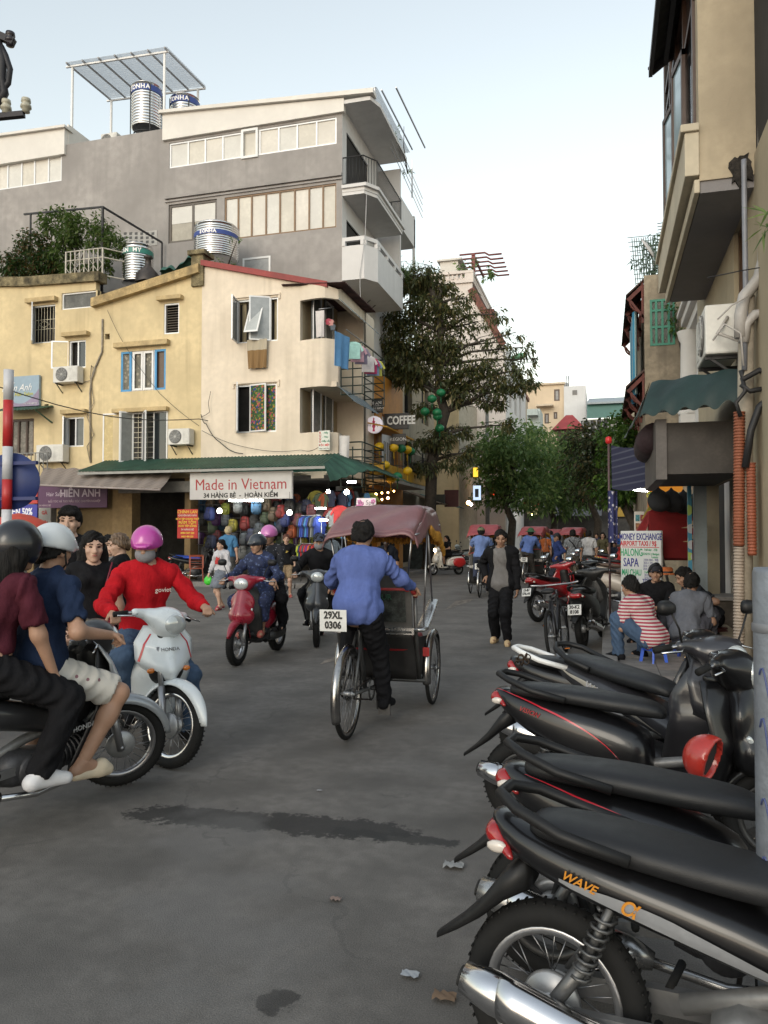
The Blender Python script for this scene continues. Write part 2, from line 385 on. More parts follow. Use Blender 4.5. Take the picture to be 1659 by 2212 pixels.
mark([gr(690,1436),gr(740,1424),gr(740,1416),gr(705,1424)]);mark([gr(1243,1078+166),gr(1283,1243),gr(1280,1236),gr(1250,1236)])
mark([gr(960,1318),gr(1015,1300),gr(1022,1294),gr(985,1298)])
# ------------------------------------------------------------ walls with real openings
class Pl:
 def __init__(s,k,c):s.k,s.c=k,c
 def p(s,a,d,z):
  if s.k=='S':return Vector((a,s.c+d,z))
  if s.k=='E':return Vector((s.c-d,a,z))
  return Vector((s.c+d,a,z))
 def px(s,u,v):
  if s.k=='S':q=aty(u,v,s.c);return q.x,q.z
  q=atx(u,v,s.c);return q.y,q.z
 def rect(s,u0,v0,u1,v1):
  um,vm=(u0+u1)/2,(v0+v1)/2
  a0,a1=s.px(u0,vm)[0],s.px(u1,vm)[0];return min(a0,a1),s.px(um,v1)[1],max(a0,a1),s.px(um,v0)[1]
 def box(s,mb,a0,d0,z0,a1,d1,z1,m=0):
  p,q=s.p(a0,d0,z0),s.p(a1,d1,z1)
  return mb.box([min(p[i],q[i])for i in range(3)],[max(p[i],q[i])for i in range(3)],m)
def wall(pl,a0,a1,z0,top,holes=(),depth=.22,m=0,mb=None,sides=True):
 mb=mb or MB();tops=sorted(top)if isinstance(top,(list,tuple))else[(a0,top),(a1,top)]
 def tz(a):return float(np.interp(a,[t[0]for t in tops],[t[1]for t in tops]))
 xs=sorted({a0,a1,*[t[0]for t in tops if a0<t[0]<a1],*[h[0]for h in holes],*[h[2]for h in holes]})
 for xa,xb in zip(xs,xs[1:]):
  if xb-xa<1e-6:continue
  hs=sorted((h for h in holes if h[0]<=xa+1e-6 and h[2]>=xb-1e-6),key=lambda h:h[1]);z=z0
  for h in hs:
   if h[1]>z:mb.add([pl.p(xa,0,z),pl.p(xb,0,z),pl.p(xb,0,h[1]),pl.p(xa,0,h[1])],[(0,1,2,3)],m,False)
   z=h[3]
  mb.add([pl.p(xa,0,z),pl.p(xb,0,z),pl.p(xb,0,tz(xb)),pl.p(xa,0,tz(xa))],[(0,1,2,3)],m,False)
  mb.add([pl.p(xa,0,tz(xa)),pl.p(xb,0,tz(xb)),pl.p(xb,depth,tz(xb)),pl.p(xa,depth,tz(xa))],[(0,1,2,3)],m,False)
  mb.add([pl.p(xa,depth,z0),pl.p(xb,depth,z0),pl.p(xb,depth,tz(xb)),pl.p(xa,depth,tz(xa))],[(0,1,2,3)],m+1 if m==0 and False else m,False)if not hs else None
 for h in holes:
  b0,c0,b1,c1=h[:4]
  for q in(((b0,c0),(b1,c0)),((b1,c0),(b1,c1)),((b1,c1),(b0,c1)),((b0,c1),(b0,c0))):
   (e,f),(g,i)=q;mb.add([pl.p(e,0,f),pl.p(g,0,i),pl.p(g,depth,i),pl.p(e,depth,f)],[(0,1,2,3)],m,False)
 if sides:
  for a in(a0,a1):mb.add([pl.p(a,0,z0),pl.p(a,depth,z0),pl.p(a,depth,tz(a)),pl.p(a,0,tz(a))],[(0,1,2,3)],m,False)
 return mb
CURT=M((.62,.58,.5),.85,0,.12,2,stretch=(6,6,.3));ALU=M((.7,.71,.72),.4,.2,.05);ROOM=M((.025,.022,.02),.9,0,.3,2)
BLIND=M((.64,.63,.59),.7,0,.08,1.5)
def bars(mb,pl,a0,z0,a1,z1,w,d0,d1,m=0,mulls=(),hm=()):
 pl.box(mb,a0,d0,z0,a1,d1,z0+w,m);pl.box(mb,a0,d0,z1-w,a1,d1,z1,m)
 pl.box(mb,a0,d0,z0+w,a0+w,d1,z1-w,m);pl.box(mb,a1-w,d0,z0+w,a1,d1,z1-w,m)
 for x in mulls:pl.box(mb,x-w/2,d0+.002,z0+w,x+w/2,d1-.002,z1-w,m)
 for z in hm:pl.box(mb,a0+w,d0+.003,z-w/2,a1-w,d1-.003,z+w/2,m)
def window(bld,pl,r,n=2,fm=None,pm=None,w=.05,d=.1,room=.7,mulls=None,hm=(),name='window',behind=None,panes=True):
 a0,z0,a1,z1=r[:4];fm=fm or ALU
 mb=MB();mu=mulls if mulls is not None else[a0+(a1-a0)*i/n for i in range(1,n)]
 bars(mb,pl,a0,z0,a1,z1,w,d-.05,d+.03,0,mu,hm);o=mb.build(name,fm,bld)
 e=[a0]+list(mu)+[a1]
 if panes:
  for i in range(len(e)-1):
   p=pm[i%len(pm)]if isinstance(pm,(list,tuple))else(pm or GLASS)
   if p is None:continue
   q=MB();pl.box(q,e[i]+w/2,d-.004-.001*(i%2),z0+w*.8,e[i+1]-w/2,d+.006,z1-w*.8);q.build('pane',p,o)
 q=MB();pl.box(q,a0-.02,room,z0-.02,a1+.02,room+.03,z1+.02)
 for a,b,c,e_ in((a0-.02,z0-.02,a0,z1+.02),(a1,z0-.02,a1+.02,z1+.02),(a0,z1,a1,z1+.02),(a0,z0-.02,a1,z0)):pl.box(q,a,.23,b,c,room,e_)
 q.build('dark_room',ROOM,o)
 if behind is not None:
  q=MB();q.grid(lambda s,t:pl.p(a0+(a1-a0)*s,d+.12+.025*math.sin(s*40),z0+(z1-z0)*t),40,1);q.build('curtain',behind,o)
 return o
def sash(o,pl,hinge,z0,z1,wd,ang,fm,pm=None,w=.045,d=.03,back=None):
 ca,sa=math.cos(ang),math.sin(ang);P=lambda s,t,e:pl.p(hinge+s*ca+e*sa,d-abs(s)*abs(sa)+e*ca,t)
 def bx(q,s0,t0,s1,t1,e0,e1):q.add([P(s,t,e)for e in(e0,e1)for s,t in((s0,t0),(s1,t0),(s1,t1),(s0,t1))],[(0,3,2,1),(4,5,6,7),(0,1,5,4),(1,2,6,5),(2,3,7,6),(3,0,4,7)],0,False)
 q=MB();bx(q,0,z0,wd,z0+w,-.02,.02);bx(q,0,z1-w,wd,z1,-.02,.02);sg=math.copysign(w,wd)
 bx(q,0,z0+w,sg,z1-w,-.02,.02);bx(q,wd-sg,z0+w,wd,z1-w,-.02,.02);q.build('sash',fm,o)
 q=MB();bx(q,sg,z0+w,wd-sg,z1-w,-.004,.004);q.build('pane',pm or M((.3,.32,.33),.1,0,.1),o)
def lintel(bld,pl,r,mt,proj=.22):
 mb=MB();pl.box(mb,r[0],-proj,r[1],r[2],.01,r[3]);return mb.build('window_hood',mt,bld,bev=.015)
ACW=M((.62,.61,.57),.45,0,.08,3);ACG=M((.16,.16,.16),.6,0,.1)
def ac_unit(pl,r,label,dep=.34,grp='air conditioner units on the facades',square=False,loc=None):
 a0,z0,a1,z1=r;t=T('air_conditioner',label,'air conditioner',pl.p((a0+a1)/2,-dep/2-.05,z0),0,grp,wc=True);t_=t
 mb=MB();pl.box(mb,a0,-dep-.06,z0,a1,-.06,z1);mb.build('casing',ACW,t,bev=.02)
 h=z1-z0;ca=a0+(a1-a0)*.36;cz=(z0+z1)/2;rr=h*.42;c=pl.p(ca,-dep-.066,cz);ax=pl.p(0,-1,0)-pl.p(0,0,0)
 mb=MB();mb.lathe([(0,0),(rr,0),(rr,.012),(rr*.96,.016),(rr*.94,.004),(0,.004)],28,c,ax);mb.build('fan_recess',ACG,t)
 mb=MB();up=Vector((0,0,1));sd=ax.cross(up)
 for i in range(1,6):mb.lathe([(rr*i/6,.012),(rr*i/6+.008,.018),(rr*i/6,.022),(rr*i/6-.008,.018)],24,c,ax,closed=True)
 for i in range(10):
  an=i*math.pi/5;dd=up*math.cos(an)+sd*math.sin(an);mb.tube([c+ax*.017+dd*.03,c+ax*.017+dd*rr],.006,4)
 mb.lathe([(0,.02),(.05,.02),(.05,.01)],12,c,ax);mb.build('fan_guard',M((.45,.45,.43),.5),t)
 mb=MB();pl.box(mb,ca+rr*1.25,-dep-.066,cz-h*.38,a1-.03,-dep-.058,cz+h*.38);mb.build('side_panel',M((.56,.55,.51),.5),t)
 for a in(a0+.08,a1-.12):mb=MB();pl.box(mb,a,-dep-.05,z0-.04,a+.04,0,z0-.002);mb.bar(pl.p(a+.02,-.01,z0-.3),pl.p(a+.02,-dep,z0-.03),.025);mb.build('bracket',IRON,t)
 return t
 # ------------------------------------------------------------ cream and yellow corner houses, grey block behind
YF=23.0;S1=Pl('S',YF);YELLOW=M((.63,.51,.3),.85,0,.13,.7,bump=.25,bs=30,streak=.6,dirt=(.27,.21,.12));CREAM=M((.69,.6,.48),.85,0,.08,.8,bump=.2,bs=30,streak=.55,dirt=(.33,.27,.19))
GREYW=M((.33,.31,.295),.9,0,.16,.5,bump=.3,bs=25,streak=.6,dirt=(.2,.19,.18));WHITEW=M((.64,.63,.62),.85,0,.06,.6,bump=.15,bs=25,streak=.25,dirt=(.3,.29,.27))
MOSS=M((.22,.18,.1),.95,0,.5,4,bump=.6,bs=20,streak=.8,dirt=(.03,.03,.025));HOOD=M((.5,.38,.2),.85,0,.2,3)
def S(u0,v0,u1,v1):return S1.rect(u0,v0,u1,v1)
XJ=S1.px(435,800)[0];XC=S1.px(648,800)[0];XE=S1.px(726,800)[0];XL=XJ-15
yb=T('yellow_house','yellow plastered corner house with white framed windows and mossy parapet','house',(XJ-4,YF,0),wc=True)
W1,W2,W3,W4,W5,W6=S(68,659,119,741),S(149,735,185,795),S(142,901,181,965),S(261,757,358,844),S(257,890,357,999),S(354,655,387,721)
VT,DR,H1,H2=S(133,630,210,666),S(20,905,73,985),S(227,721,237,733),S(96,873,105,884)
pt=lambda u,v:(S1.px(u,v)[0],S1.px(u,v)[1])
tA,tB=S1.px(215,655)[1],S1.px(434,572)[1];xs_=S1.px(207,650)[0];tl=S1.px(100,604)[1]
hl=[W1,W2,W3,W4,W5,W6,VT,DR,H1,H2]
wall(S1,XL,XJ,3.5,[(XL,tl),(xs_,tl),(xs_+.001,tA),(XJ,tB)],hl).build('wall',YELLOW,yb)
mb=MB();S1.box(mb,XL,.23,3.5,XJ,9,9.2);mb.build('house_body',ROOM,yb)
mb=MB();pb=[(S1.px(u,v))for u,v in((-60,619),(55,619),(140,613),(218,607))]
for(a,z),(b,y)in zip(pb,pb[1:]):
 mb.prism([(a,z-.02),(b,y-.02),(b,y+.32),(a,z+.32)],lambda p,q,d:S1.p(p,d,q),-.14,.35)
mb.build('parapet',MOSS,yb)
mb=MB();a,z=S1.px(204,666);b,y=S1.px(435,592);mb.prism([(a,z),(b,y),(b,y+.3),(a,z+.3)],lambda p,q,d:S1.p(p,d,q),-.22,.4);mb.build('sloping_parapet',M((.45,.33,.16),.9,0,.3,3,bump=.5,bs=20,streak=.9),yb)
mb=MB();a,z=S1.px(430,600);S1.box(mb,a-.24,-.1,z-.3,a+.2,.4,z+.75);S1.box(mb,a-.34,-.2,z+.75,a+.3,.5,z+.9);mb.build('chimney_post',MOSS,yb)
for r in((62,645,126,655),(140,719,195,728),(138,886,191,895),(252,739,368,750),(249,882,366,891),(344,641,397,650)):lintel(yb,S1,S(*r),HOOD)
def grille(o,pl,r,n,d=.06,diamond=False,horiz=0):
 a0,z0,a1,z1=r;gm=M((.6,.55,.42),.6)
 for i in range(1,n):MB().tube([pl.p(a0+(a1-a0)*i/n,d,z0),pl.p(a0+(a1-a0)*i/n,d,z1)],.012,4).build('grille_bar',gm,o)
 for i in range(1,horiz+1):z=z0+(z1-z0)*i/(horiz+1);MB().tube([pl.p(a0,d-.015,z),pl.p(a1,d-.015,z)],.012,4).build('grille_bar',gm,o)
 if diamond:
  zc=(z0+z1)/2
  mb=MB()
  for t in(-.17,.17):mb.tube([pl.p(a0,d,zc+t),pl.p(a1,d,zc+t)],.012,4)
  c=(a0+a1)/2;q=[(c-.25,zc),(c,zc+.12),(c+.25,zc),(c,zc-.12),(c-.25,zc)];mb.tube([pl.p(x,d-.01,y)for x,y in q],.012,4);mb.build('grille_ornament',gm,o)
o=window(yb,S1,W1,1,panes=False);grille(o,S1,W1,8,diamond=True);sash(o,S1,W1[0],W1[1],W1[3],.62,R(50),ALU);
o=window(yb,S1,W2,2,pm=[None,GLASS]);sash(o,S1,W2[0],W2[1],W2[3],-.62,R(20),ALU,M((.5,.4,.2),.2))
o=window(yb,S1,W3,2,pm=[None,M((.1,.11,.11),.1)]);sash(o,S1,W3[0],W3[1],W3[3],.35,R(70),ALU)
BLUE=M((.06,.28,.55),.5,0,.08);LACE=pattern((.16,.15,.12),[(.33,.3,.24)],7,.35)
e=[W4[0]+(W4[2]-W4[0])*t for t in(.245,.49,.74)]
o=window(yb,S1,W4,4,fm=WHITE,pm=[LACE,LACE,LACE,M((.1,.055,.03),.2)],mulls=e,w=.07)
for a,b in((W4[0],e[0]-.03),(e[2]+.03,W4[2])):
 mb=MB();bars(mb,S1,a-.01,W4[1]-.01,b+.01,W4[3]+.01,.08,.01,.045);mb.build('sash',BLUE,o)
for a,b in((e[0]+.03,e[1]-.01),(e[1]+.01,e[2]-.03)):
 mb=MB();bars(mb,S1,a,W4[1]+.03,b,W4[3]-.03,.07,.015,.05);mb.build('sash',WHITE,o)
o=window(yb,S1,W5,1,panes=False,behind=M((.14,.13,.12),.9,0,.3,3));grille(o,S1,W5,5,horiz=9)
wq=(W5[2]-W5[0]);sash(o,S1,W5[0],W5[1],W5[3],-.62,R(6),WHITE,M((.5,.38,.16),.25));sash(o,S1,W5[0]+wq*.3,W5[1],W5[3],-.5,R(62),WHITE,M((.22,.23,.22),.1));sash(o,S1,W5[0]+wq*.5,W5[1],W5[3],.52,R(45),WHITE,M((.2,.21,.22),.1));sash(o,S1,W5[0]+wq*.74,W5[1],W5[3],.58,R(5),WHITE,GLASS)
o=window(yb,S1,W6,1,panes=False,d=.08)
for i in range(11):
 z=W6[1]+.06+(W6[3]-W6[1]-.1)*i/11;q=MB();q.bar(S1.p(W6[0]+.05,.12,z),S1.p(W6[2]-.05,.12,z),.1,.008,up=(0,-.5,1));q.build('louvre',M((.28,.24,.2),.3,0,.2),o)
window(yb,S1,VT,1,fm=WHITE,pm=M((.11,.11,.1),.4,0,.4,2),room=.4)
o=window(yb,S1,DR,3,fm=M((.05,.025,.015),.5),pm=M((.16,.14,.12),.15,0,.5,2),name='balcony_door',w=.08)
q=MB();S1.box(q,DR[0]+.1,.3,DR[3]-.2,DR[2]-.1,.34,DR[3]-.12);S1.box(q,DR[0]+.5,.3,DR[3]-.75,DR[2]-.05,.34,DR[3]-.69);q.build('strip_light',M((.95,.95,.9),emit=3,var=0),o)
for r in(H1,H2):
 mb=MB();S1.box(mb,r[0],.2,r[1],r[2],.24,r[3]);mb.build('vent_opening',DARK,yb)
ac_unit(S1,S(131,796,183,830),'air conditioner with dark fan panel below the open upper window of the yellow house')
ac_unit(S1,S(95,963,152,1000),'air conditioner low on the left of the yellow house above the striped awning')
ac_unit(S1,S(376,929,422,963),'air conditioner at the right end of the yellow wall beside the cream house')
mb=MB();mb.tube([S1.p(*(lambda q:(q[0],-.04,q[1]))(S1.px(u,v)))for u,v in((223,690),(222,760),(205,800),(199,820),(196,850),(197,1000))],.035,6)
mb.tube([S1.p(*(lambda q:(q[0],-.06,q[1]))(S1.px(u,v)))for u,v in((183,826),(200,822),(208,800),(200,790),(197,815),(205,870),(190,900),(205,940),(190,965),(197,1000))],.015,5)
tag(mb.build('drain_pipe',M((.3,.26,.2),.7,0,.3)),'grey conduit and loose cable running down the yellow wall between windows','pipe')
cb=T('cream_house','cream corner house with curved balconies and red roof edge','house',((XJ+XE)/2,YF,0),wc=True)
A1,B1=S(511,645,600,739),S(509,830,597,934)
rt=[(XJ,S1.px(437,575)[1]),(XE,S1.px(712,622)[1])]
z_up0,z_up1=S1.px(690,733)[1],S1.px(690,646)[1];z_lo0,z_lo1=S1.px(690,934)[1],S1.px(690,836)[1];zb=3.4
UP,LO=(XC,z_up0,XE,z_up1),(XC,z_lo0,XE,z_lo1)
wall(S1,XJ+.002,XC,zb,[(XJ,rt[0][1]),(XC,rt[0][1]+(rt[1][1]-rt[0][1])*(XC-XJ)/(XE-XJ))],[A1,B1]).build('wall',CREAM,cb)
XB=XE;YE=26.0
def rim(t):
 return Vector((XC+(XE-XC)*t,YF-.12*math.sin(math.pi*min(1,t*.9))+.25*max(0,t-.7)/.3,0))
def band(z0,z1f,name):
 mb=MB();pts=[rim(i/14)for i in range(15)]+[Vector((XE+.01,YF+.45,0)),Vector((XE+.01,YE,0))]
 for off in(0,.15):
  for p,q in zip(pts,pts[1:]):
   o_=Vector((0,off,0))if p.y<YF+.3 and q.y<YF+.3 else Vector((-off,0,0))
   mb.add([p+o_+Vector((0,0,z0)),q+o_+Vector((0,0,z0)),q+o_+Vector((0,0,z1f(q))),p+o_+Vector((0,0,z1f(p)))],[(0,1,2,3)])
 for p,q in zip(pts,pts[1:]):
  o_=Vector((0,.15,0))if p.y<YF+.3 and q.y<YF+.3 else Vector((-.15,0,0))
  for zf in(lambda p:z0,z1f):mb.add([p+Vector((0,0,zf(p))),q+Vector((0,0,zf(q))),q+o_+Vector((0,0,zf(q))),p+o_+Vector((0,0,zf(p)))],[(0,1,2,3)],0,False)
 return mb.build(name,CREAM,cb)
ztop=lambda p:rt[1][1]+.1-(p.y-YF)*.02 if p.y>YF+.3 else rt[0][1]+(rt[1][1]-rt[0][1])*(p.x-XJ)/(XE-XJ)
band(z_up1,ztop,'top_wall')
def corner_parapet(z0,z1):
 mb=MB();pts=[rim(i/14)for i in range(15)]
 for off in(0,.14):mb.grid(lambda s,t:rim(s)+Vector((0,off,z0+(z1-z0)*t)),14,1)
 for zz in(z0,z1):mb.grid(lambda s,t:rim(s)+Vector((0,.14*t,zz)),14,1,0,False)
 mb.box((XE-.02,YF+.25,z0),(XE+.012,YF+.5,z1));mb.build('balcony_parapet',CREAM,cb)
 mb=MB();mb.box((XC,YF+.05,z0),(XE,YE,z0+.16));mb.build('balcony_floor',CREAM,cb)
corner_parapet(z_lo1,z_up0);corner_parapet(zb,z_lo0)
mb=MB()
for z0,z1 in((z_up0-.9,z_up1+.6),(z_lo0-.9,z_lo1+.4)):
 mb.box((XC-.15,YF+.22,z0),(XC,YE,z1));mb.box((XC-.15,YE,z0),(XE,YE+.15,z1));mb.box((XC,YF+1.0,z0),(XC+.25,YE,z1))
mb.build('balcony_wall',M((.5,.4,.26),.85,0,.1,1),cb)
mb=MB();mb.box((XJ,YF+.23,zb),(XC-.2,YE+2,9.3));mb.build('house_body',ROOM,cb)
mb=MB();mb.box((XC-.2,YE-.1,zb),(XE,YE+1.2,9.6));mb.build('side_wall',CREAM,cb)
for z0,h in((z_up0,1.75),(z_lo0,1.75)):
 for i,y in enumerate((YF+.35,YF+1.5)):
  mb=MB();mb.box((XC+.25,y,z0-.6),(XC+.3,y+.8,z0+h));d=mb.build('balcony_door',M((.18,.2,.2),.15,0,.2),cb)
  mb=MB()
  for yy in(y,y+.74):mb.box((XC+.26,yy,z0-.6),(XC+.33,yy+.06,z0+h))
  mb.box((XC+.26,y+.06,z0+h-.06),(XC+.33,y+.74,z0+h));mb.build('frame',ALU,d)
pa,pb_,pc=S1.px(437,566),S1.px(709,613),S1.px(712,622)
RED=M((.26,.035,.03),.6,0,.2,2)
mb=MB();mb.prism([(pa[0],pa[1]-.14),(pb_[0],pb_[1]-.14),(pb_[0],pb_[1]+.05),(pa[0],pa[1]+.05)],lambda p,q,d:S1.p(p,d,q),-.12,.5);mb.build('roof_edge',RED,cb)
mb=MB();n=40
mb.grid(lambda s,t:Vector((XE+.35-2.2*t,YF-.15+3.4*s,pb_[1]+.03*math.sin(s*n*2*math.pi/1.6)+.12*t-.05)),n*3,2);mb.build('corrugated_roof',M((.09,.04,.035),.8,0,.4,3),cb)
def flatwin(r,label_panes,top_open):
 pass
mul=[A1[0]+(A1[2]-A1[0])*t for t in(.34,.67)]
o=window(cb,S1,A1,3,pm=[None,None,None],mulls=mul,behind=M((.36,.3,.19),.9,0,.25,4,stretch=(5,5,.5)))
sash(o,S1,A1[0]+.02,A1[1],A1[3],.7,R(78),ALU);sash(o,S1,A1[2]-.25,A1[1]+.02,A1[3]+.03,-.7,R(28),ALU)
mb=MB();Pq=lambda s,t,e:S1.p(mul[0]+.0+(mul[1]-mul[0])*s,.04-.55*(1-t)+e,A1[1]+.22+(A1[3]-A1[1]-.25)*t)
q=MB()
for s0,t0,s1,t1 in((0,0,1,.05),(0,.95,1,1),(0,.05,.1,.95),(.9,.05,1,.95)):q.add([Pq(s,t,e)for e in(0,.04)for s,t in((s0,t0),(s1,t0),(s1,t1),(s0,t1))],[(0,3,2,1),(4,5,6,7),(0,1,5,4),(1,2,6,5),(2,3,7,6),(3,0,4,7)],0,False)
q.build('sash',WHITE,o);q=MB();q.add([Pq(s,t,.02)for s,t in((.1,.05),(.9,.05),(.9,.95),(.1,.95))],[(0,1,2,3)]);q.build('pane',M((.45,.47,.46),.1),o)
FLOR=pattern((.03,.08,.03),[(.03,.05,.2),(.35,.06,.1),(.42,.16,.04),(.12,.2,.03)],7,.33)
mul=[B1[0]+(B1[2]-B1[0])*t for t in(.34,.67)]
o=window(cb,S1,B1,3,pm=[None,None,FLOR],mulls=mul);sash(o,S1,B1[0]+.02,B1[1],B1[3],.68,R(62),WHITE,FLOR);sash(o,S1,mul[0],B1[1]+.02,B1[3],.66,R(12),WHITE,FLOR)
q=MB();q.lathe([(0,-.09),(.07,-.05),(.09,0),(.07,.05),(0,.09)],12,S1.p(mul[0]-.15,.5,(B1[1]+B1[3])/2+.2));q.build('bulb',M((1,.9,.7),emit=4,var=0),o)
for r in((506,637,606,641),(503,823,604,828)):
 a0,z0,a1,z1=S(*r);mb=MB();S1.box(mb,a0,-.06,z0,a1,.01,z1);S1.box(mb,a0,-.05,z0-.14,a0+.06,.01,z0);S1.box(mb,a1-.06,-.05,z0-.14,a1,.01,z0);mb.build('moulding',CREAM,cb)
mb=MB();mb.box((XJ+.05,YF-.05,3.62),(XC,YF+.02,4.02));mb.box((XC,YF-.16,3.62),(XE,YF-.1,4.0));mb.build('green_skirting',M((.02,.1,.07),.6,0,.3,3),cb)
def rail(z0,z1,name):
 gm=M((.015,.03,.022),.5);mb=MB();mb.tube([(XE+.03,YF+.4,z1),(XE+.75,YF+.4,z1),(XE+.75,YE-.05,z1),(XE+.03,YE-.05,z1)],.024,4);ro=mb.build(name,gm,cb)
 for i in range(6):z=z0+(z1-z0)*i/6;MB().tube([(XE+.03,YF+.4,z),(XE+.75,YF+.4,z),(XE+.75,YE-.05,z),(XE+.03,YE-.05,z)],.02,4).build('rail_bar',gm,ro)
 for y in(YF+.4,YF+1.6,YE-.05):
  for x in(XE+.75,XE+.03):MB().bar((x,y,z0),(x,y,z1),.035).build('rail_post',gm,ro)
rail(z_up0-1.75,z_up0-.1,'balcony_railing');rail(z_lo0-1.75,z_lo0-.3,'balcony_railing')
STRIPE=stripes(((.35,.36,.36),(.05,.12,.16),(.3,.31,.31),(.1,.16,.18)),4.5,1)
for z,nm in((z_up1,'upper'),(z_lo1,'lower')):
 mb=MB();mb.slab(lambda s,t:Vector((XE+.05+.55*t,YF+.1+(YE-YF-.1)*s,z-.0-.52*t+.012*math.sin(s*50))),40,3,(0,0,.012))
 tag(mb.build('awning',STRIPE),'blue and white striped awning over the %s corner balcony of the cream house'%nm,'awning')
 # grey block
YG=26.2;S2=Pl('S',YG);XG=S2.px(739,400)[0];YG2=33.6
gb=T('grey_apartment_block','tall grey rendered apartment block with white street front and balconies','building',(XG-6,YG,0),wc=True)
g2=lambda u,v:S2.px(u,v)
LW=S2.rect(485,404,727,505);LW=(LW[0],g2(605,505)[1],LW[2],g2(605,411)[1]);SW=S2.rect(364,436,468,520);UW=S2.rect(366,282,727,340)
UW=(UW[0],g2(546,337)[1],UW[2],g2(546,281)[1]);LL=S2.rect(-60,349,133,404);LL=(LL[0],g2(36,405)[1],LL[2],g2(36,348)[1])
zt=g2(250,295)[1];zclad=UW[3];XCL=g2(354,300)[0];XLL=g2(143,330)[0];XLend=XG-26
SMW=S2.rect(525,556,585,580)
wall(S2,XLend,XG-.004,6,[(XLend,g2(36,360)[1]),(XLL,g2(140,330)[1]),(XLL+.001,zt),(XCL,zt),(XCL+.001,zclad+.12),(XG-.004,zclad+.12)],[LW,SW,UW,(LL[0],LL[1],LL[2],LL[3])]).build('wall',GREYW,gb)
mb=MB();mb.box((XLend,YG+.24,6),(XG-.05,YG+7,zt-.1));mb.build('block_body',ROOM,gb)
CLAD=M((.66,.63,.58),.5,0,.06,.7,bump=.1,bs=3)
ze=g2(738,216)[1]
mb=MB();mb.prism([(XCL,zclad+.1),(XG+.1,zclad+.1),(XG+.1,ze),(XCL,g2(356,250)[1])],lambda p,q,d:S2.p(p,d,q),-.12,.1);mb.build('cladding',CLAD,gb)
mb=MB();mb.prism([(XCL-.1,g2(356,250)[1]),(XG+1.25,ze-.05),(XG+1.25,ze+.12),(XCL-.1,g2(356,250)[1]+.12)],lambda p,q,d:S2.p(p,d,q),-.25,.2);mb.build('eave_trim',CLAD,gb)
mb=MB();mb.prism([(XLend,g2(0,358)[1]),(XLL,g2(143,335)[1]),(XLL,g2(143,279)[1]),(XLend,g2(-260,330)[1])],lambda p,q,d:S2.p(p,d,q),-.12,.12);mb.build('cladding',CLAD,gb)
mb=MB();mb.prism([(XLend,g2(-260,330)[1]),(XLL+.1,g2(143,281)[1]),(XLL+.1,g2(143,281)[1]+.1),(XLend,g2(-260,330)[1]+.1)],lambda p,q,d:S2.p(p,d,q),-.25,.3)
mb.box((XLL-.05,YG+.1,zt-.3),(XLL+.02,YG+3.2,zt+.9));mb.build('eave_trim',CLAD,gb)
FB=M((.2,.12,.06),.5);PANE=[BLIND,M((.6,.57,.5),.6,0,.1,1.2),M((.64,.61,.55),.65,0,.08,1)]
px_=lambda L:[g2(u,400)[0]for u in L]
window(gb,S2,UW,fm=ALU,pm=PANE,mulls=px_([405,442,480,520,560,601,641,683]),w=.06,d=.08)
q=S2.rect(520,279,559,342);mb=MB();bars(mb,S2,q[0]+.04,q[1],q[2]-.02,q[3],.09,-.06,.03);mb.build('window_sash',WHITE,gb)
window(gb,S2,LW,fm=FB,pm=PANE,mulls=px_([514,543,574,604,636,667,697]),w=.06,d=.08)
o=window(gb,S2,SW,2,fm=M((.09,.075,.06),.4),pm=M((.36,.33,.27),.08,0,.1),w=.09)
q=MB();zc=SW[3]-.75;S2.box(q,SW[0]+.1,.085,zc,SW[2]-.1,.089,SW[3]-.1);q.build('blind',BLIND,o)
window(gb,S2,LL,fm=ALU,pm=PANE,mulls=px_([-40,-5,15,45,73,103]),w=.06,d=.08)
a0,z0,a1,z1=SMW;mb=MB();bars(mb,S2,a0,z0-.4,a1,z1,.07,-.04,.02);o=mb.build('window',WHITE,gb);mb=MB();S2.box(mb,a0+.07,-.02,z0-.4,a1-.07,.01,z1-.07);mb.build('pane',M((.35,.36,.36),.2),o)
zc=g2(560,400)[1]
mb=MB();S2.box(mb,XCL+.1,-.1,zc-.08,XG,.01,zc+.03);S2.box(mb,XCL+.1,-.06,zc-.2,XG,.01,zc-.14);mb.build('cornice',GREYW,gb)
mb=MB();a0,z0,a1,z1=S2.rect(263,502,340,534);S2.box(mb,a0,-.02,z0,a1,.01,z1);vp=mb.build('vent_panel',M((.4,.39,.37),.8),gb)
for i in range(6):
 for j in range(3):
  mb=MB();a,z=g2(268+i*12,508+j*9);S2.box(mb,a,-.03,z,a+.12,-.005,z+.1);mb.build('vent_block',M((.1,.1,.1),.8),vp)
E2=Pl('E',XG)
zb1=atx(760,385,XG+1.0).z
ZS=[11.0,14.3];DO=[]
for z in ZS:DO+=[(YG+.5,z+.05,YG+3.2,z+2.3)]
wall(E2,YG+.005,YG2,3.2,ze-.1,DO).build('street_wall',WHITEW,gb)
for r in DO:window(gb,E2,r,3,fm=M((.03,.03,.03),.4),name='balcony_door',w=.07)
def plan(z0,z1,off=0):
 x1=XG+1.2+off;y0=YG-off;y1=30.4
 return[(XG,y0),(XG+.85+off,y0),(x1,y0+.55),(x1,y1+off),(XG,y1+off)]
zz=lambda a,b,d:(a,b,d)
mb=MB();mb.prism(plan(0,0,.0),zz,14.1,14.22);mb.prism(plan(0,0,.08),zz,14.221,14.34);mb.prism(plan(0,0,-.02),zz,13.98,14.099);mb.build('balcony_slab',WHITEW,gb)
mb=MB();P=plan(0,0,-.06)[:4]+[(XG+.02,30.34)]
for z in(14.42,15.4):mb.tube([(x,y,z)for x,y in P],.025,5)
br=mb.build('balcony_railing',IRON,gb)
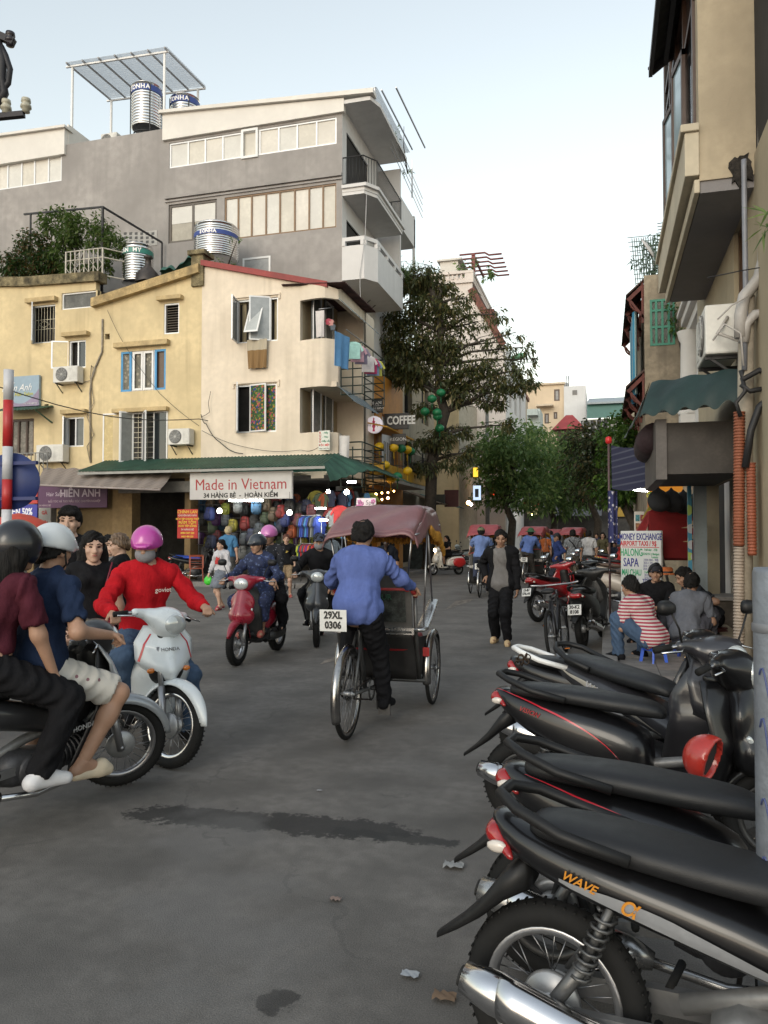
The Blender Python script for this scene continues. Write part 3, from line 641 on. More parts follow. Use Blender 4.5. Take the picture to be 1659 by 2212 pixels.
for(x0,y0),(x1,y1)in zip(P,P[1:]):
 n=max(2,int(math.hypot(x1-x0,y1-y0)/.13))
 for i in range(n):
  q=MB();t=i/n;q.tube([(x0+(x1-x0)*t,y0+(y1-y0)*t,14.34),(x0+(x1-x0)*t,y0+(y1-y0)*t,15.4)],.011,4);q.build('baluster',IRON,br)
mb=MB();mb.prism(plan(0,0),zz,10.85,11.0)
Pp=plan(0,0)
def ring(z0,z1):
 for(x0,y0),(x1,y1)in zip(Pp,Pp[1:]):
  mb.prism([(x0,y0),(x1,y1),(x1-.12 if x1>XG+1 else x1,y1+.12),(x0-.12 if x0>XG+1 else x0,y0+.12)],zz,z0,z1)
ring(11.0,12.1);ring(12.28,12.42)
for i,((x0,y0),(x1,y1))in enumerate(zip(Pp,Pp[1:])):
 for t in((.12,.95)if i!=2 else(.05,.35,.65,.95)):mb.box((x0+(x1-x0)*t-.1,y0+(y1-y0)*t-.02,12.1),(x0+(x1-x0)*t+.02,y0+(y1-y0)*t+.12,12.28))
mb.build('balcony_parapet',WHITEW,gb)
mb=MB();mb.prism([(XG-.2,YG-.1),(XG+1.1,YG-.1),(XG+1.3,YG+.5),(XG+1.25,30.9),(XG-.2,30.9)],zz,ze-.22,ze-.08);mb.build('eave_soffit',WHITEW,gb)
mb=MB();mb.box((XG,30.9,12.6),(XG+.95,31.05,ze-.5));mb.box((XG,30.9,12.6),(XG+.95,YG2,12.75));mb.box((XG+.85,31,14.9),(XG+.95,YG2,15.9));mb.box((XG+.86,33.4,10.9),(XG+.95,YG2,ze-1.5));mb.box((XG,31,14.6),(XG+.95,YG2,14.899));mb.build('terrace_wall',WHITEW,gb)
mb=MB();mb.slab(lambda s,t:Vector((XCL+.3+(XG-1.0-XCL)*s,YG+1.2+3*t,g2(400,244)[1]+(ze-g2(400,244)[1])*s+.35+.02*math.sin(t*90))),4,60,(0,0,.05));mb.build('red_roof',RED,gb)
TRN=M((.7,.74,.76),.25,0,.1,2,alpha=.45)
mb=MB();x0=g2(726,203)[0]
for i in range(5):mb.bar((x0+i*.55,YG+.3,ze+.32),(x0+i*.55,YG+5,ze+.4),.05)
for x,y in((XG+1.15,YG+.3),(XG+1.15,YG+6)):mb.bar((x,y,ze-1.2 if y>YG+1 else ze-.1),(x,y,ze+.45),.05)
for z in(ze-.7,ze-.4,ze-.1,ze+.2):mb.tube([(XG+1.15,YG+2.5,z),(XG+1.15,YG+8,z-.6)],.015,4)
mb.build('roof_frame',STEEL,gb)
mb=MB();mb.slab(lambda s,t:Vector((x0+(XG+1.25-x0)*s,YG+.25+5*t,ze+.42+.012*math.sin(s*80))),60,2,(0,0,.01));mb.build('roof_sheet',TRN,gb)
ac_unit(E2,(28.6,atx(797,660,XG).z,29.5,atx(797,618,XG).z),'air conditioner on the white street wall under the solid white balcony')
# rooftop things
SP=S2.c+1.0
def at2(u,v,Y=SP):return aty(u,v,Y)
rz_=zt-.05
cp=T('rooftop_canopy','clear corrugated canopy on thin white posts above the grey rooftop','canopy',(at2(250,250).x,SP,rz_),wc=True)
c0,c1,c2,c3=aty(141,138,SP),aty(360,104,SP),aty(446,190,SP+4.2),aty(236,217,SP+4.2)
bil=lambda s,t:(c0*(1-s)+c1*s)*(1-t)+(c3*(1-s)+c2*s)*t
mb=MB();mb.slab(lambda s,t:bil(s,t)+Vector((0,0,.06+.012*math.sin(t*70*2))),2,140,(0,0,.008));mb.build('roof_sheet',M((.8,.83,.86),.3,0,.05,2,alpha=.35),cp)
for i in range(7):
 q=MB();q.bar(bil(i/6.2+.02,-.02),bil(i/6.2+.02,1),.05,.07);q.build('rafter',M((.3,.3,.31),.5),cp)
for q in(.04,.97):MB().bar(bil(-.01,q)-Vector((0,0,.07)),bil(1,q)-Vector((0,0,.07)),.07).build('beam',WHITE,cp)
for s,t in((.05,.05),(.96,.05),(.04,.96),(.93,.96)):
 p=bil(s,t);q=MB();q.bar((p.x,p.y,rz_-.2),(p.x,p.y,p.z-.1),.08,up=(0,1,0));q.build('post',WHITE,cp)
STEELT=M((.78,.78,.78),.16,1,.04);
def tank(c,r,h,label,band_col,txt,txc=(.85,.85,.85),zb=.7,legs=True):
 t=T('water_tank',label,'water tank',c,0,'stainless steel water tanks on the roofs')
 pr=[(0,h+r*.28),(r*.5,h+r*.24),(r*.9,h+r*.1),(r,h)]
 n=14
 for i in range(n+1):
  z=h-h*i/n;pr+=[(r,z)]
  if i<n:pr+=[(r,z-h/n*.55),(r-.025,z-h/n*.7),(r-.025,z-h/n*.85)]
 pr+=[(r*.9,-.03),(0,-.03)]
 mb=MB();mb.lathe(pr,40);mb.build('tank_shell',STEELT,t)
 mb=MB();mb.lathe([(r+.006,h*zb-h*.07),(r+.006,h*zb+h*.07)],40);bn=mb.build('name_band',M(band_col,.4,0,.05),t)
 n=len(txt);s=h*.15
 for i,ch in enumerate(txt):
  if ch==' ':continue
  a=-math.pi/2-YAW*0+(i-(n-1)/2)*s*.78/r;p=Vector((math.cos(a),math.sin(a),0))
  text(ch,s,M(txc,.5,var=0),bn,p*(r+.012)+Vector((0,0,h*zb)),(-math.sin(a),math.cos(a),0),(0,0,1),bold=.008)
 if legs:
  mb=MB()
  for i in range(4):
   a=math.pi/4+i*math.pi/2;mb.bar((math.cos(a)*(r+.03),math.sin(a)*(r+.03),-.35),(math.cos(a)*(r+.03),math.sin(a)*(r+.03),h*.95),.03)
  mb.lathe([(r*.85,-.3),(r*.85,-.25),(r*.8,-.25),(r*.8,-.3)],20,closed=True);mb.build('stand',IRON,t)
 return t
def tpx(u0,u1,v0,v1,Y):
 a,b=aty(u0,(v0+v1)/2,Y),aty(u1,(v0+v1)/2,Y);r=(b.x-a.x)/2;zb_=aty((u0+u1)/2,v1,Y).z;return Vector(((a.x+b.x)/2,Y,zb_)),r,aty((u0+u1)/2,v0+8,Y).z-zb_
c,r,h=tpx(289,345,185,280,SP+.6);tank(c,r,h,'steel water tank with blue name band under the clear rooftop canopy',(.03,.06,.25),'SONHA',zb=.87)
tank(c+Vector((1.1,1.2,.0)),r,h,'second steel water tank half hidden behind the canopy post',(.03,.06,.25),'SONHA',zb=.87)
c,r,h=tpx(425,511,488,562,YG-1.5);tank(c,r,h,'wide ribbed steel water tank behind the brick chimney post of the yellow house',(.03,.06,.25),' SONHA',zb=.68,legs=False)
c,r,h=tpx(269,326,528,612,YF+1.3);tank(c,r,h,'steel water tank with green name band beside the roof garden',(.03,.2,.16),'TÂN MỸ',zb=.8,legs=False)
ra=aty(251,287,SP);ac_unit(Pl('S',SP),(ra.x-.45,rz_+.05,ra.x+.3,rz_+.62),'air conditioner standing on the grey rooftop left of the steel tank')
mb=MB();pz=S1.px(218,607)[1]+.3
def pp(u,v,Y):return aty(u,v,Y)
a,b,c,d=pp(52,463,YF+.6),pp(222,447,YF+.6),pp(350,524,YF+3),pp(350,566,YF+3)
mb.bar(a,b,.06);mb.bar(b,c,.06);mb.bar(c,(c.x,c.y,8.3),.05,up=(0,1,0));mb.bar(b,(b.x,b.y,8.3),.07,up=(0,1,0));mb.bar((a.x+.3,a.y,a.z),(a.x+.3,a.y,8.4),.05,up=(0,1,0))
tag(mb.build('pergola_frame',IRON),'rusty dark steel pergola frame over the rooftop garden','frame')
mb=MB();a=aty(143,545,YF+.25);b=aty(222,541,YF+.25);z0=S1.px(180,600)[1]+.02
for z in(a.z,z0+.75,z0+.1):mb.tube([(a.x,a.y,z),(b.x,b.y,z),(b.x+.9,b.y+1.2,z)],.025,5)
for i in range(9):x=a.x+(b.x-a.x)*i/8;mb.bar((x,a.y,z0),(x,a.y,a.z),.03 if i%4 else .05,up=(0,1,0))
for i in range(4):x=a.x+(b.x-a.x)*(i+.5)/4;mb.tube([(x-.2,a.y-.01,z0+.5),(x,a.y-.01,z0+.75),(x+.2,a.y-.01,z0+.5),(x,a.y-.01,z0+.25),(x-.2,a.y-.01,z0+.5)],.015,4)
tag(mb.build('roof_railing',M((.5,.47,.4),.6,0,.2)),'pale metal railing with diamond pattern in front of rooftop garden','railing')
# ------------------------------------------------------------ foliage
def leaves(mb_pts,dirs,size,ratio,droop=.4):
 n=len(mb_pts);P=np.asarray(mb_pts);D=np.asarray(dirs);D=D/(np.linalg.norm(D,axis=1,keepdims=True)+1e-9)
 up=rng.normal(size=(n,3))*.6+np.array([0,0,1.]);Sd=np.cross(D,up);Sd/=np.linalg.norm(Sd,axis=1,keepdims=True)+1e-9;Nn=np.cross(Sd,D)
 s=size*rng.uniform(.6,1.25,(n,1));w_=s*ratio*.5
 tip=P+D*s-np.array([0,0,1.])*s*droop;mid=P+D*s*.45-np.array([0,0,1.])*s*droop*.3
 V=np.stack([P,mid-Sd*w_+Nn*w_*.35,tip,mid+Sd*w_+Nn*w_*.35],1).reshape(-1,3)
 F=np.stack([np.arange(n)*4+k for k in range(4)],1)
 return V,F
def quick_mesh(name,V,F,mats):
 me=bpy.data.meshes.new(name);me.vertices.add(len(V));me.vertices.foreach_set('co',np.asarray(V,np.float32).ravel())
 k=F.shape[1];me.loops.add(F.size);me.loops.foreach_set('vertex_index',F.ravel().astype(np.int32));me.polygons.add(len(F))
 me.polygons.foreach_set('loop_start',np.arange(len(F),dtype=np.int32)*k);me.polygons.foreach_set('loop_total',np.full(len(F),k,np.int32))
 me.materials.append(mats);me.update(calc_edges=True);return me
def clump_leaves(blobs,per,size,ratio,droop=.4,out=.5):
 P,D=[],[]
 for c,r,n in blobs:
  n=int(n*per);d=rng.normal(size=(n,3));d/=np.linalg.norm(d,axis=1,keepdims=True);q=rng.uniform(.25,1,(n,1))**.6
  rr=np.array(r)if hasattr(r,'__len__')else np.array([r]*3)
  nt_=max(3,n//14);tw=rng.normal(size=(nt_,3));tw/=np.linalg.norm(tw,axis=1,keepdims=True);tw*=rng.uniform(.2,1,(nt_,1))**.5
  k=rng.integers(0,nt_,n);pos=tw[k]+rng.normal(size=(n,3))*.16
  P.append(np.array(c)+pos*rr);D.append(pos*out+rng.normal(size=(n,3))*.6)
 return leaves(np.concatenate(P),np.concatenate(D),size,ratio,droop)
LF_MAIN=leafmat((.058,.075,.03),(.11,.13,.05),(.2,.16,.055));LF_FAR=leafmat((.065,.125,.036),(.125,.21,.06),(.22,.29,.09));LF_BR=leafmat((.03,.07,.012),(.06,.13,.02),(.13,.22,.04));BARK=M((.06,.05,.04),.9,0,.3,6,bump=.5)
def plant(name,label,cat,base,blobs,n,size,ratio=.45,lm=None,stems=True,group=None,droop=.35):
 t=T(name,label,cat,base,0,group,wc=True);V,F=clump_leaves(blobs,n,size,ratio,droop);put(quick_mesh('foliage',V,F,lm or LF_FAR),'foliage',t,stuff=True)
 if stems:
  mb=MB()
  for c,r,k in blobs:
   b=Vector(base);c=Vector(c);mb.tube([b,b.lerp(c,.5)+Vector((random.uniform(-.1,.1),random.uniform(-.1,.1),.1)),c],[.03,.02,.01],5)
  mb.build('stem',BARK,t)
 return t
def bl(u,v,Y,r,n):return(tuple(aty(u,v,Y)),r,n)
Yp=YF+.8
plant('shrub','dense flowering shrub spilling over the mossy parapet at far left','shrub',tuple(aty(70,600,Yp)),[bl(30,570,Yp,.55,1),bl(70,530,Yp,.6,1.2),bl(50,585,Yp,.5,1),bl(100,560,Yp,.6,1.2),bl(85,595,Yp,.45,1),bl(120,585,Yp,.4,.8),bl(20,595,Yp,.4,.8)],900,.15,lm=leafmat((.025,.055,.015),(.05,.1,.025),(.14,.07,.03)))
plant('climbing_vine','bushy green vine spread over the steel pergola of the roof garden','vine',tuple(aty(160,600,Yp)),[bl(120,480,Yp,.55,1),bl(165,490,Yp,.6,1.2),bl(210,505,Yp,.6,1.2),bl(150,515,Yp,.5,.8),bl(245,530,Yp,.4,.7),bl(190,580,Yp-.2,.35,.5),bl(150,585,Yp,.4,.5),bl(225,575,Yp,.35,.4),bl(135,550,Yp,.5,.8)],850,.15,lm=leafmat((.045,.085,.015),(.085,.15,.03),(.16,.2,.06)))
plant('balcony_plant','spiky green plants growing over the white terrace of the grey block','plant',(XG+.9,32,12.75),[((XG+.9,31.6,13.2),.5,1),((XG+1.1,32.6,12.9),.6,1.2),((XG+1.3,33.2,12.4),.5,1)],260,.35,.12)
plant('weed','thin weeds sprouting beside the wide ribbed steel tank','plant',tuple(aty(490,580,YF+1)),[bl(478,570,YF+1,.25,1),bl(500,575,YF+1,.22,1),bl(512,520,YF+1,.2,.5),bl(440,580,YF+1,.15,.6)],60,.14,.3)
plant('rooftop_creeper','wispy creeper on the wire frame at the grey block roof corner','plant',(XG+1.2,YG+5,ze-.6),[((XG+1.25,YG+3,ze-.2),.3,.6),((XG+1.2,YG+5,ze-.5),.3,.8),((XG+1.3,YG+4,ze+.9),.25,.3)],50,.13,.4)
# tarp, hood etc on the cream roof line
mb=MB();a,b=aty(345,590,YF+.6),aty(418,575,YF+.6)
mb.grid(lambda s,t:Vector((a.x+(b.x-a.x)*s,YF+.5+.6*t,a.z-.35+(b.z-a.z+.55)*s*.6+.55*math.sin(math.pi*min(1,t+.25))*(.75+.2*math.sin(s*9)+.1*math.sin(s*23)))),30,10)
tag(mb.build('tarpaulin',M((.03,.1,.075),.6,0,.2,4,bump=.4,bs=12)),'crumpled dark green tarpaulin on the sloping roof beside the chimney post','tarpaulin')
a=aty(320,590,YF+.7);mb=MB();mb.lathe([(.45,-.35),(.42,-.05),(.12,.25),(.1,.5),(.16,.52),(.16,.6),(0,.62)],6,a);tag(mb.build('roof_vent',M((.06,.05,.045),.5,.3,.3)),'dark sheet metal roof vent hood in front of green banded tank','vent')
# pole with insulators at the top left corner, street lamp
pz_=T('insulator_arm','black utility pole arms with porcelain insulators at the top left corner','utility arm',tuple(atf(-20,240,9)),wc=True);F0=9
mb=MB();mb.bar(atf(-60,258,F0),atf(52,247,F0),.07,.06);mb.bar(atf(-40,60,F0),atf(30,92,F0),.08);mb.bar(atf(-30,-40,F0),atf(-30,330,F0),.16,up=(0,1,0));mb.build('steel_arm',M((.012,.01,.016),.6),pz_)
for u,v,cc in((13,246,(.4,.38,.3)),(56,243,(.4,.38,.3)),(22,100,(.02,.015,.02))):
 mb=MB();mb.lathe([(0,.14),(.05,.13),(.055,.09),(.04,.08),(.06,.05),(.062,.02),(.04,.01),(.045,-.03),(0,-.04)],14,atf(u,v-6,F0));mb.build('insulator',M(cc,.35),pz_)
mb=MB();mb.tube([atf(u,v,F0)for u,v in((2,100),(12,120),(22,150),(18,180),(5,195),(0,215))],.035,6);mb.tube([atf(u,v,F0)for u,v in((-4,90),(6,130),(4,170),(10,200),(-5,230))],.05,6);mb.build('cable',M((.01,.01,.014),.6),pz_)
# ------------------------------------------------------------ ground floor shops of the corner houses
GRN=M((.03,.09,.06),.5,.2,.25,3)
def corr(mb,fn,amp,waves,nu,nv,axis='s'):
 mb.slab(lambda s,t:Vector(fn(s,t))+Vector((0,0,amp*math.sin((s if axis=='s' else t)*waves*2*math.pi))),nu,nv,(0,0,.012));return mb
zA,zB=aty(550,986,22.95).z,aty(550,1009,21.5).z;xl,xr=aty(190,1000,22).x,-8.0
t=T('metal_awning','green corrugated metal awning wrapped round the cream corner house','awning',(-9,22,zB),wc=True)
corr(MB(),lambda s,q:(xl+(xr-xl)*s,22.95-1.5*q,zA+(zB-zA)*q),.018,70,420,1).build('front_sheet',GRN,t)
corr(MB(),lambda s,q:(-8.0+1.3*q*min(1,.15+s*4),21.45+.0*q+5.6*s,zB+.42+(-.5-.15*s)*q-.42*(1-min(1,s*6))),.018,26,180,4).build('side_sheet',GRN,t)
mb=MB();mb.bar((xl,21.5,zB-.06),(xr,21.5,zB-.06),.05,.08);mb.build('beam',M((.3,.3,.28),.6),t)
mb=MB();ka,kb,kc,kd=aty(95,1012,22.5),aty(376,1014,22.5),aty(346,1057,20.6),aty(72,1046,20.6)
mb.slab(lambda s,q:(ka*(1-s)+kb*s)*(1-q)+(kd*(1-s)+kc*s)*q+Vector((0,0,.02*math.sin(s*60)-.07*math.sin(q*math.pi))),90,8,(0,0,.015))
tag(mb.build('awning',stripes(((.27,.22,.18),(.2,.16,.14),(.3,.26,.22),(.18,.14,.13)),5.5,0)),'faded brown striped awning over the hair salon front','awning')
mb=MB();mb.tube([kd-Vector((0,0,.02)),kc-Vector((0,0,.02))],.03,6);tag(mb.build('awning_bar',M((.35,.3,.28),.5)),'round front bar along the faded striped salon awning','awning bar')
# shop interior: back wall, floor walls
OCH=M((.22,.15,.07),.9,0,.25,1.5,streak=.5);xs0,xs1=aty(292,1150,23).x,aty(405,1150,23).x
sh=T('corner_shop','dark open shop bays under the corner houses with ochre piers','shop',(-11,23,0),wc=True)
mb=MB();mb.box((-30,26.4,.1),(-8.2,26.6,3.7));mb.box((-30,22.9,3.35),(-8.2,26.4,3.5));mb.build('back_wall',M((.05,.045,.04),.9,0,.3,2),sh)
for a,b in((68,82),(130,165),(250,292),(405,418)):
 x0,x1=aty(a,1150,22.9).x,aty(b,1150,22.9).x;mb=MB();mb.box((x0,22.7,.1),(x1,23.2,3.5));mb.build('pier',OCH,sh,bev=.01)
mb=MB();mb.box((aty(172,1,23).x,23.0,.1),(aty(262,1,23).x,23.1,3.4));mb.build('salon_wall',OCH,sh)
mb=MB();mb.box((aty(255,1,22).x,22.3,3.0),(aty(412,1,22).x,22.5,3.35));mb.build('shutter_box',M((.16,.155,.14),.6,0,.2),sh)
mb=MB();mb.box((XE-.05,25.9,0.1),(XE+.02,26.2,3.6));mb.build('pier',OCH,sh)
def board(name,label,cat,pl,r,d,th,mt,group=None,wcx=True):
 a0,z0,a1,z1=r;t=T(name,label,cat,pl.p((a0+a1)/2,d,z0),0,group,wc=True)
 mb=MB();pl.box(mb,a0,d,z0,a1,d+th,z1);mb.build('panel',mt,t,bev=.006);return t
def wr(t,pl,txt,size,col,u,v,d,em=0,**kw):
 a,z=pl.px(u,v);X={'S':(1,0,0),'E':(0,1,0),'W':(0,-1,0)}[pl.k]
 return text(txt,size,M(col,.5,var=0,emit=em),t,pl.p(a,d-.004,z)-(Vector(t.location)if t.name in WC and 0 else Vector((0,0,0))),X,(0,0,1),**kw)
S0=Pl('S',21.75)
t=board('shop_sign','white shop sign with red lettering Made in Vietnam','sign',S0,S0.rect(410,1019,630,1078),0,.12,M((.5,.49,.48),.5,0,.08,1))
wr(t,S0,'Made in Vietnam',.5,(.3,.015,.02),519,1047,0,sx=.93,bold=0);wr(t,S0,'34 HÀNG BÈ  -  HOÀN KIẾM',.2,(.01,.01,.01),519,1070,0,sx=1.02,bold=.006)
for L_ in('M','V'):pass
S0b=Pl('S',22.55)
t=board('salon_banner','purple hair salon banner with pale lettering HIEN ANH','banner',S0b,S0b.rect(82,1048,231,1097),0,.04,M((.075,.02,.075),.5,0,.1,1))
wr(t,S0b,'HIỀN ANH',.36,(.5,.42,.5),173,1066,0,bold=.008,sx=.95);wr(t,S0b,'Hair Salon',.2,(.5,.42,.5),120,1068,0,sx=.9);wr(t,S0b,'NỐI TÓC VÀ TẠO MẪU TÓC CHUYÊN NGHIỆP',.1,(.45,.35,.4),160,1083,0);wr(t,S0b,'34 HÀNG BÈ',.09,(.45,.35,.4),97,1092,0)
S0c=Pl('S',21.3)
t=board('red_banner','red fabric banner with yellow lettering CHINH LAN hung by shop','banner',S0c,S0c.rect(383,1100,427,1163),0,.02,M((.4,.025,.02),.7,0,.1,2))
for i,(s_,z,c_)in enumerate((('CHÍNH LAN',.13,1),('CHUYÊN BÁO BÁN',.075,0),('MẮM TÉP CHƯNG THỊT',.075,1),('MẮM TÔM',.13,1),('MẮM TÉP SỐNG',.09,1),('34 HÀNG BÈ',.08,0),('0984 507 220',.085,1),('0423 480 225',.075,1))):wr(t,S0c,s_,z,(.6,.38,.03)if c_ else(.5,.35,.3),405,1106+i*7.6,0,bold=.003)
t=board('salon_sign','pale blue hair salon sign high on the yellow wall at left','sign',S1,S1.rect(18,814,90,879),-.14,.1,M((.25,.34,.42),.4,0,.08,1))
mb=MB();r=S1.rect(18,814,90,879);mb.grid(lambda s,q:Vector((r[0]+(r[2]-r[0])*s,YF-.143,r[1]+q*(.1+.42*(2*s-.9)**2))),24,1);mb.build('purple_wave',M((.25,.2,.3),.5),t)
wr(t,S1,'Hiền Anh',.36,(.75,.75,.75),42,840,-.148,shear=.4,sx=.9);wr(t,S1,'Hair Salon',.19,(.55,.5,.06),57,853,-.148,shear=.35);wr(t,S1,'Tel: 0943 388 222',.08,(.6,.6,.6),72,873,-.148)
mb=MB();a0,z0,a1,z1=S1.rect(20,880,116,892);mb.slab(lambda s,q:(a0+(a1-a0)*s,YF-.02-.9*q,z1-.25*q+.015*math.sin(s*80)),90,1,(0,0,.02));mb.bar((a1-.05,YF-.85,z1-.27),(a1-.05,YF,z1-.6),.04);tag(mb.build('door_canopy',GRN),'small green sheet canopy over the balcony door at left','canopy')
mb=MB()
for i in range(12):x=aty(30,1,22.5).x+i*.17;mb.bar((x,22.3,3.55),(x,22.3,4.45),.025)
for z in(3.6,4.45):mb.bar((aty(30,1,22.5).x,22.3,z),(aty(30,1,22.5).x+1.9,22.3,z),.035)
tag(mb.build('balcony_rail',M((.2,.2,.19),.6)),'grey bar balcony rail beside the lower left air conditioner','railing')
t=board('wine_sign','small white paper sign RUOU on the lower curved cream balcony','sign',Pl('S',YF-.16),Pl('S',YF-.16).rect(688,930,712.5,972),0,.015,M((.62,.64,.58),.6,0,.05));Sw=Pl('S',YF-.16)
for i,ch in enumerate('RƯỢU'):wr(t,Sw,ch,.1,(.4,.05,.04),691.5,935+i*6.5,0,bold=.004)
for i,ch in enumerate(('- Nếp','- Tăm','- Nếp Lẩu')):wr(t,Sw,ch,.075,(.03,.2,.12),703,935+i*9,0,bold=.002)
wr(t,Sw,'ĐẶC BIỆT',.08,(.5,.04,.04),700.5,961.5,0,bold=.003);wr(t,Sw,'Tầng 2 Gõ Đường',.045,(.05,.05,.05),700.5,968.5,0)
S0d=Pl('S',20.6)
t=board('sale_sign','blue sale sign DEN 50% at the far left shop','sign',S0d,S0d.rect(8,1090,80,1120),0,.04,M((.03,.035,.3),.4,0,.1));wr(t,S0d,'ĐẾN 50%',.3,(.7,.7,.75),43,1106,0,bold=.01,sx=.8)
t=board('notice_sign','red panel sign KHAU above the blue sale sign','sign',S0d,S0d.rect(38,1048,80,1088),.02,.04,M((.45,.03,.03),.4,0,.1));wr(t,S0d,'KHẨU',.14,(.7,.7,.7),66,1076,.02,bold=.004)
t=board('vertical_sign','white upright sign with red letters at the salon edge','sign',Pl('S',21.6),Pl('S',21.6).rect(83,1097,109,1170),0,.04,M((.42,.4,.36),.5,0,.1))
for i,s_ in enumerate(('GÀ','RÔI','XÔI')):wr(t,Pl('S',21.6),s_,.16,(.45,.04,.04),96,1108+i*22,0,bold=.006)
mb=MB();c=aty(40,1135,18);mb.lathe([(0,.35),(.35,.28),(.7,.12),(.95,-.05),(.97,-.15)],24,c);tag(mb.build('parasol',M((.5,.06,.04),.6,0,.1)),'red street parasol behind the helmeted couple at left','parasol')
# goods
ORD='first second third fourth fifth sixth seventh eighth ninth tenth eleventh twelfth'.split()
def add_box_soft(mb,c,sx,sy,sz,m=0):
 mb.add(*(lambda q:(q.V,q.F))(MB().loft([(-sy,0,sx*.8,sz*.85),(-sy*.6,0,sx,sz),(sy*.5,0,sx,sz),(sy,0,sx*.9,sz*.93)],14,3.2)),m);
 for i in range(len(mb.V)-56,len(mb.V)):x,y,z=mb.V[i];mb.V[i]=(c[0]+y,c[1]+x,c[2]+z)
_bp={}
def backpack_meshes():
 a=MB();add_box_soft(a,(0,0,0),.155,.1,.22);body=a
 b=MB();add_box_soft(b,(0,-.12,-.07),.12,.05,.11);c=MB()
 for x in(-.09,.09):c.tube([(x,-.1,.2),(x,-.125,.05),(x,-.1,-.2)],.008,4)
 c.tube([(-.13,-.1,.1),(0,-.155,.13),(.13,-.1,.1)],.006,4);c.tube([(-.05,0,.21),(-.03,.02,.27),(.03,.02,.27),(.05,0,.21)],.01,5)
 return body,b,c
_b=backpack_meshes()
def backpack(p,col,label,scale=1,rz=0,tagc=None):
 t=T('backpack',label,'backpack',p,rz,'backpacks hanging in the bag shop');t.scale=(scale,)*3
 k=col;col=tuple(q*.55+.012 for q in col)
 if k not in _bp:
  dk=tuple(x*.55 for x in col);_bp[k]=(_b[0].mesh('body',M(col,.7,0,.12,9)),_b[1].mesh('front_pocket',M(dk,.7,0,.12,9)),_b[2].mesh('straps',M((.02,.02,.022),.6)))
 for me,n_ in zip(_bp[k],('body','front_pocket','straps')):put(me,n_,t)
 return t
zq=lambda x,y,Y:aty(378+x*.2604,1080+y*.2604,Y)
BC={'blue':(.03,.06,.3),'lime':(.35,.4,.03),'black':(.02,.02,.022),'tan':(.2,.14,.08),'red':(.4,.03,.03),'green':(.09,.14,.07),'slate':(.06,.08,.1),'yellow':(.4,.35,.03),'grey':(.2,.21,.21),'orange':(.5,.1,.02),'purple':(.12,.02,.2),'navy':(.02,.03,.09),'sky':(.05,.2,.4),'maroon':(.18,.02,.03)}
bps=[(290,115,'blue'),(420,75,'lime'),(575,80,'black'),(675,60,'sky'),(765,45,'tan'),(845,60,'black'),(885,95,'red'),(1030,85,'black'),(310,230,'green'),(300,350,'navy'),(480,210,'yellow'),(583,195,'red'),(575,325,'slate'),(568,440,'grey'),(865,165,'sky'),(915,168,'blue'),(880,215,'navy'),(960,195,'tan'),(1025,168,'maroon'),(975,262,'orange'),(660,180,'black'),(700,250,'slate'),(1090,50,'navy'),(340,160,'purple'),(520,60,'grey'),(745,150,'green'),(800,210,'black'),(640,300,'navy'),(640,410,'slate'),(350,300,'maroon'),(950,60,'black'),(820,120,'tan'),(1000,220,'red'),(725,330,'black'),(480,330,'black'),(500,440,'navy'),(1130,90,'maroon'),(420,170,'slate'),(990,120,'purple'),(260,440,'black'),(380,440,'black')]
place=('in the upper row','in the middle row','low on the display')
nb=['left of the white bulb','between the two bulbs','near the right bulb','next to jacket rack']
seen={}
for i,(x,y,c_)in enumerate(bps):
 row=place[0 if y<125 else 1 if y<240 else 2];nbr=nb[0 if x<400 else 1 if x<780 else 2 if x<970 else 3]
 k=(c_,row,nbr);seen[k]=seen.get(k,0)+1;extra=('',' partly hidden',' furthest back')[min(2,seen[k]-1)]
 backpack(zq(x,y,22.4+(i%3)*.25),BC[c_],'%s backpack%s %s %s'%(c_,extra,row,nbr),random.uniform(.9,1.12),random.uniform(-.5,.5))
ck_=list(BC);r3=random.Random(5);sn2={}
for i in range(66):
 x,y=215+(i%22)*44+r3.uniform(-12,12),10+(i//22)*165+r3.uniform(-30,60);c_=ck_[r3.randrange(len(ck_))];nb_='behind the %s backpacks, %s third'%(('upper','middle','lower')[i//22],('left','centre','right')[min(2,(i%22)//8)])
 sn2[c_,nb_]=sn2.get((c_,nb_),0)+1;backpack(zq(x,y,23.3+r3.uniform(0,.5)),tuple(q*.9 for q in BC[c_]),'%s%s bag hung %s'%(('','another ','a third ','a fourth ')[min(3,sn2[c_,nb_]-1)],c_,nb_),r3.uniform(.85,1.15),r3.uniform(-.6,.6))
mb=MB()
for i in range(5):mb.tube([zq(180+0,40+i*110,22.9),zq(1150,40+i*110,22.9)],.012,4)
for i in range(9):a=zq(200+i*115,0,22.92);mb.tube([a,(a.x,a.y,.2)],.012,4)
tag(mb.build('display_grid',STEEL),'steel display grid that carries the backpacks in the bag shop','rack')
def garment_mesh(w_=.24,h=.62,sl=.2,th=.05):
 mb=MB();pr=[(-.07,0),(.07,0),(.09,-.005),(w_*.95,-.07),(w_+sl*.6,-.3),(w_+sl*.25,-.36),(w_*.95,-.2),(w_*.97,-h),(-w_*.97,-h),(-w_*.95,-.2),(-w_-sl*.25,-.36),(-w_-sl*.6,-.3),(-w_*.95,-.07),(-.09,-.005)]
 def f(a,b,d):return(a,d+.02*math.sin(a*22+b*9),b)
 mb.prism(pr,f,-th/2,th/2);return mb
GM=garment_mesh();GL=garment_mesh(.25,.68,.1,.07);_gc={}
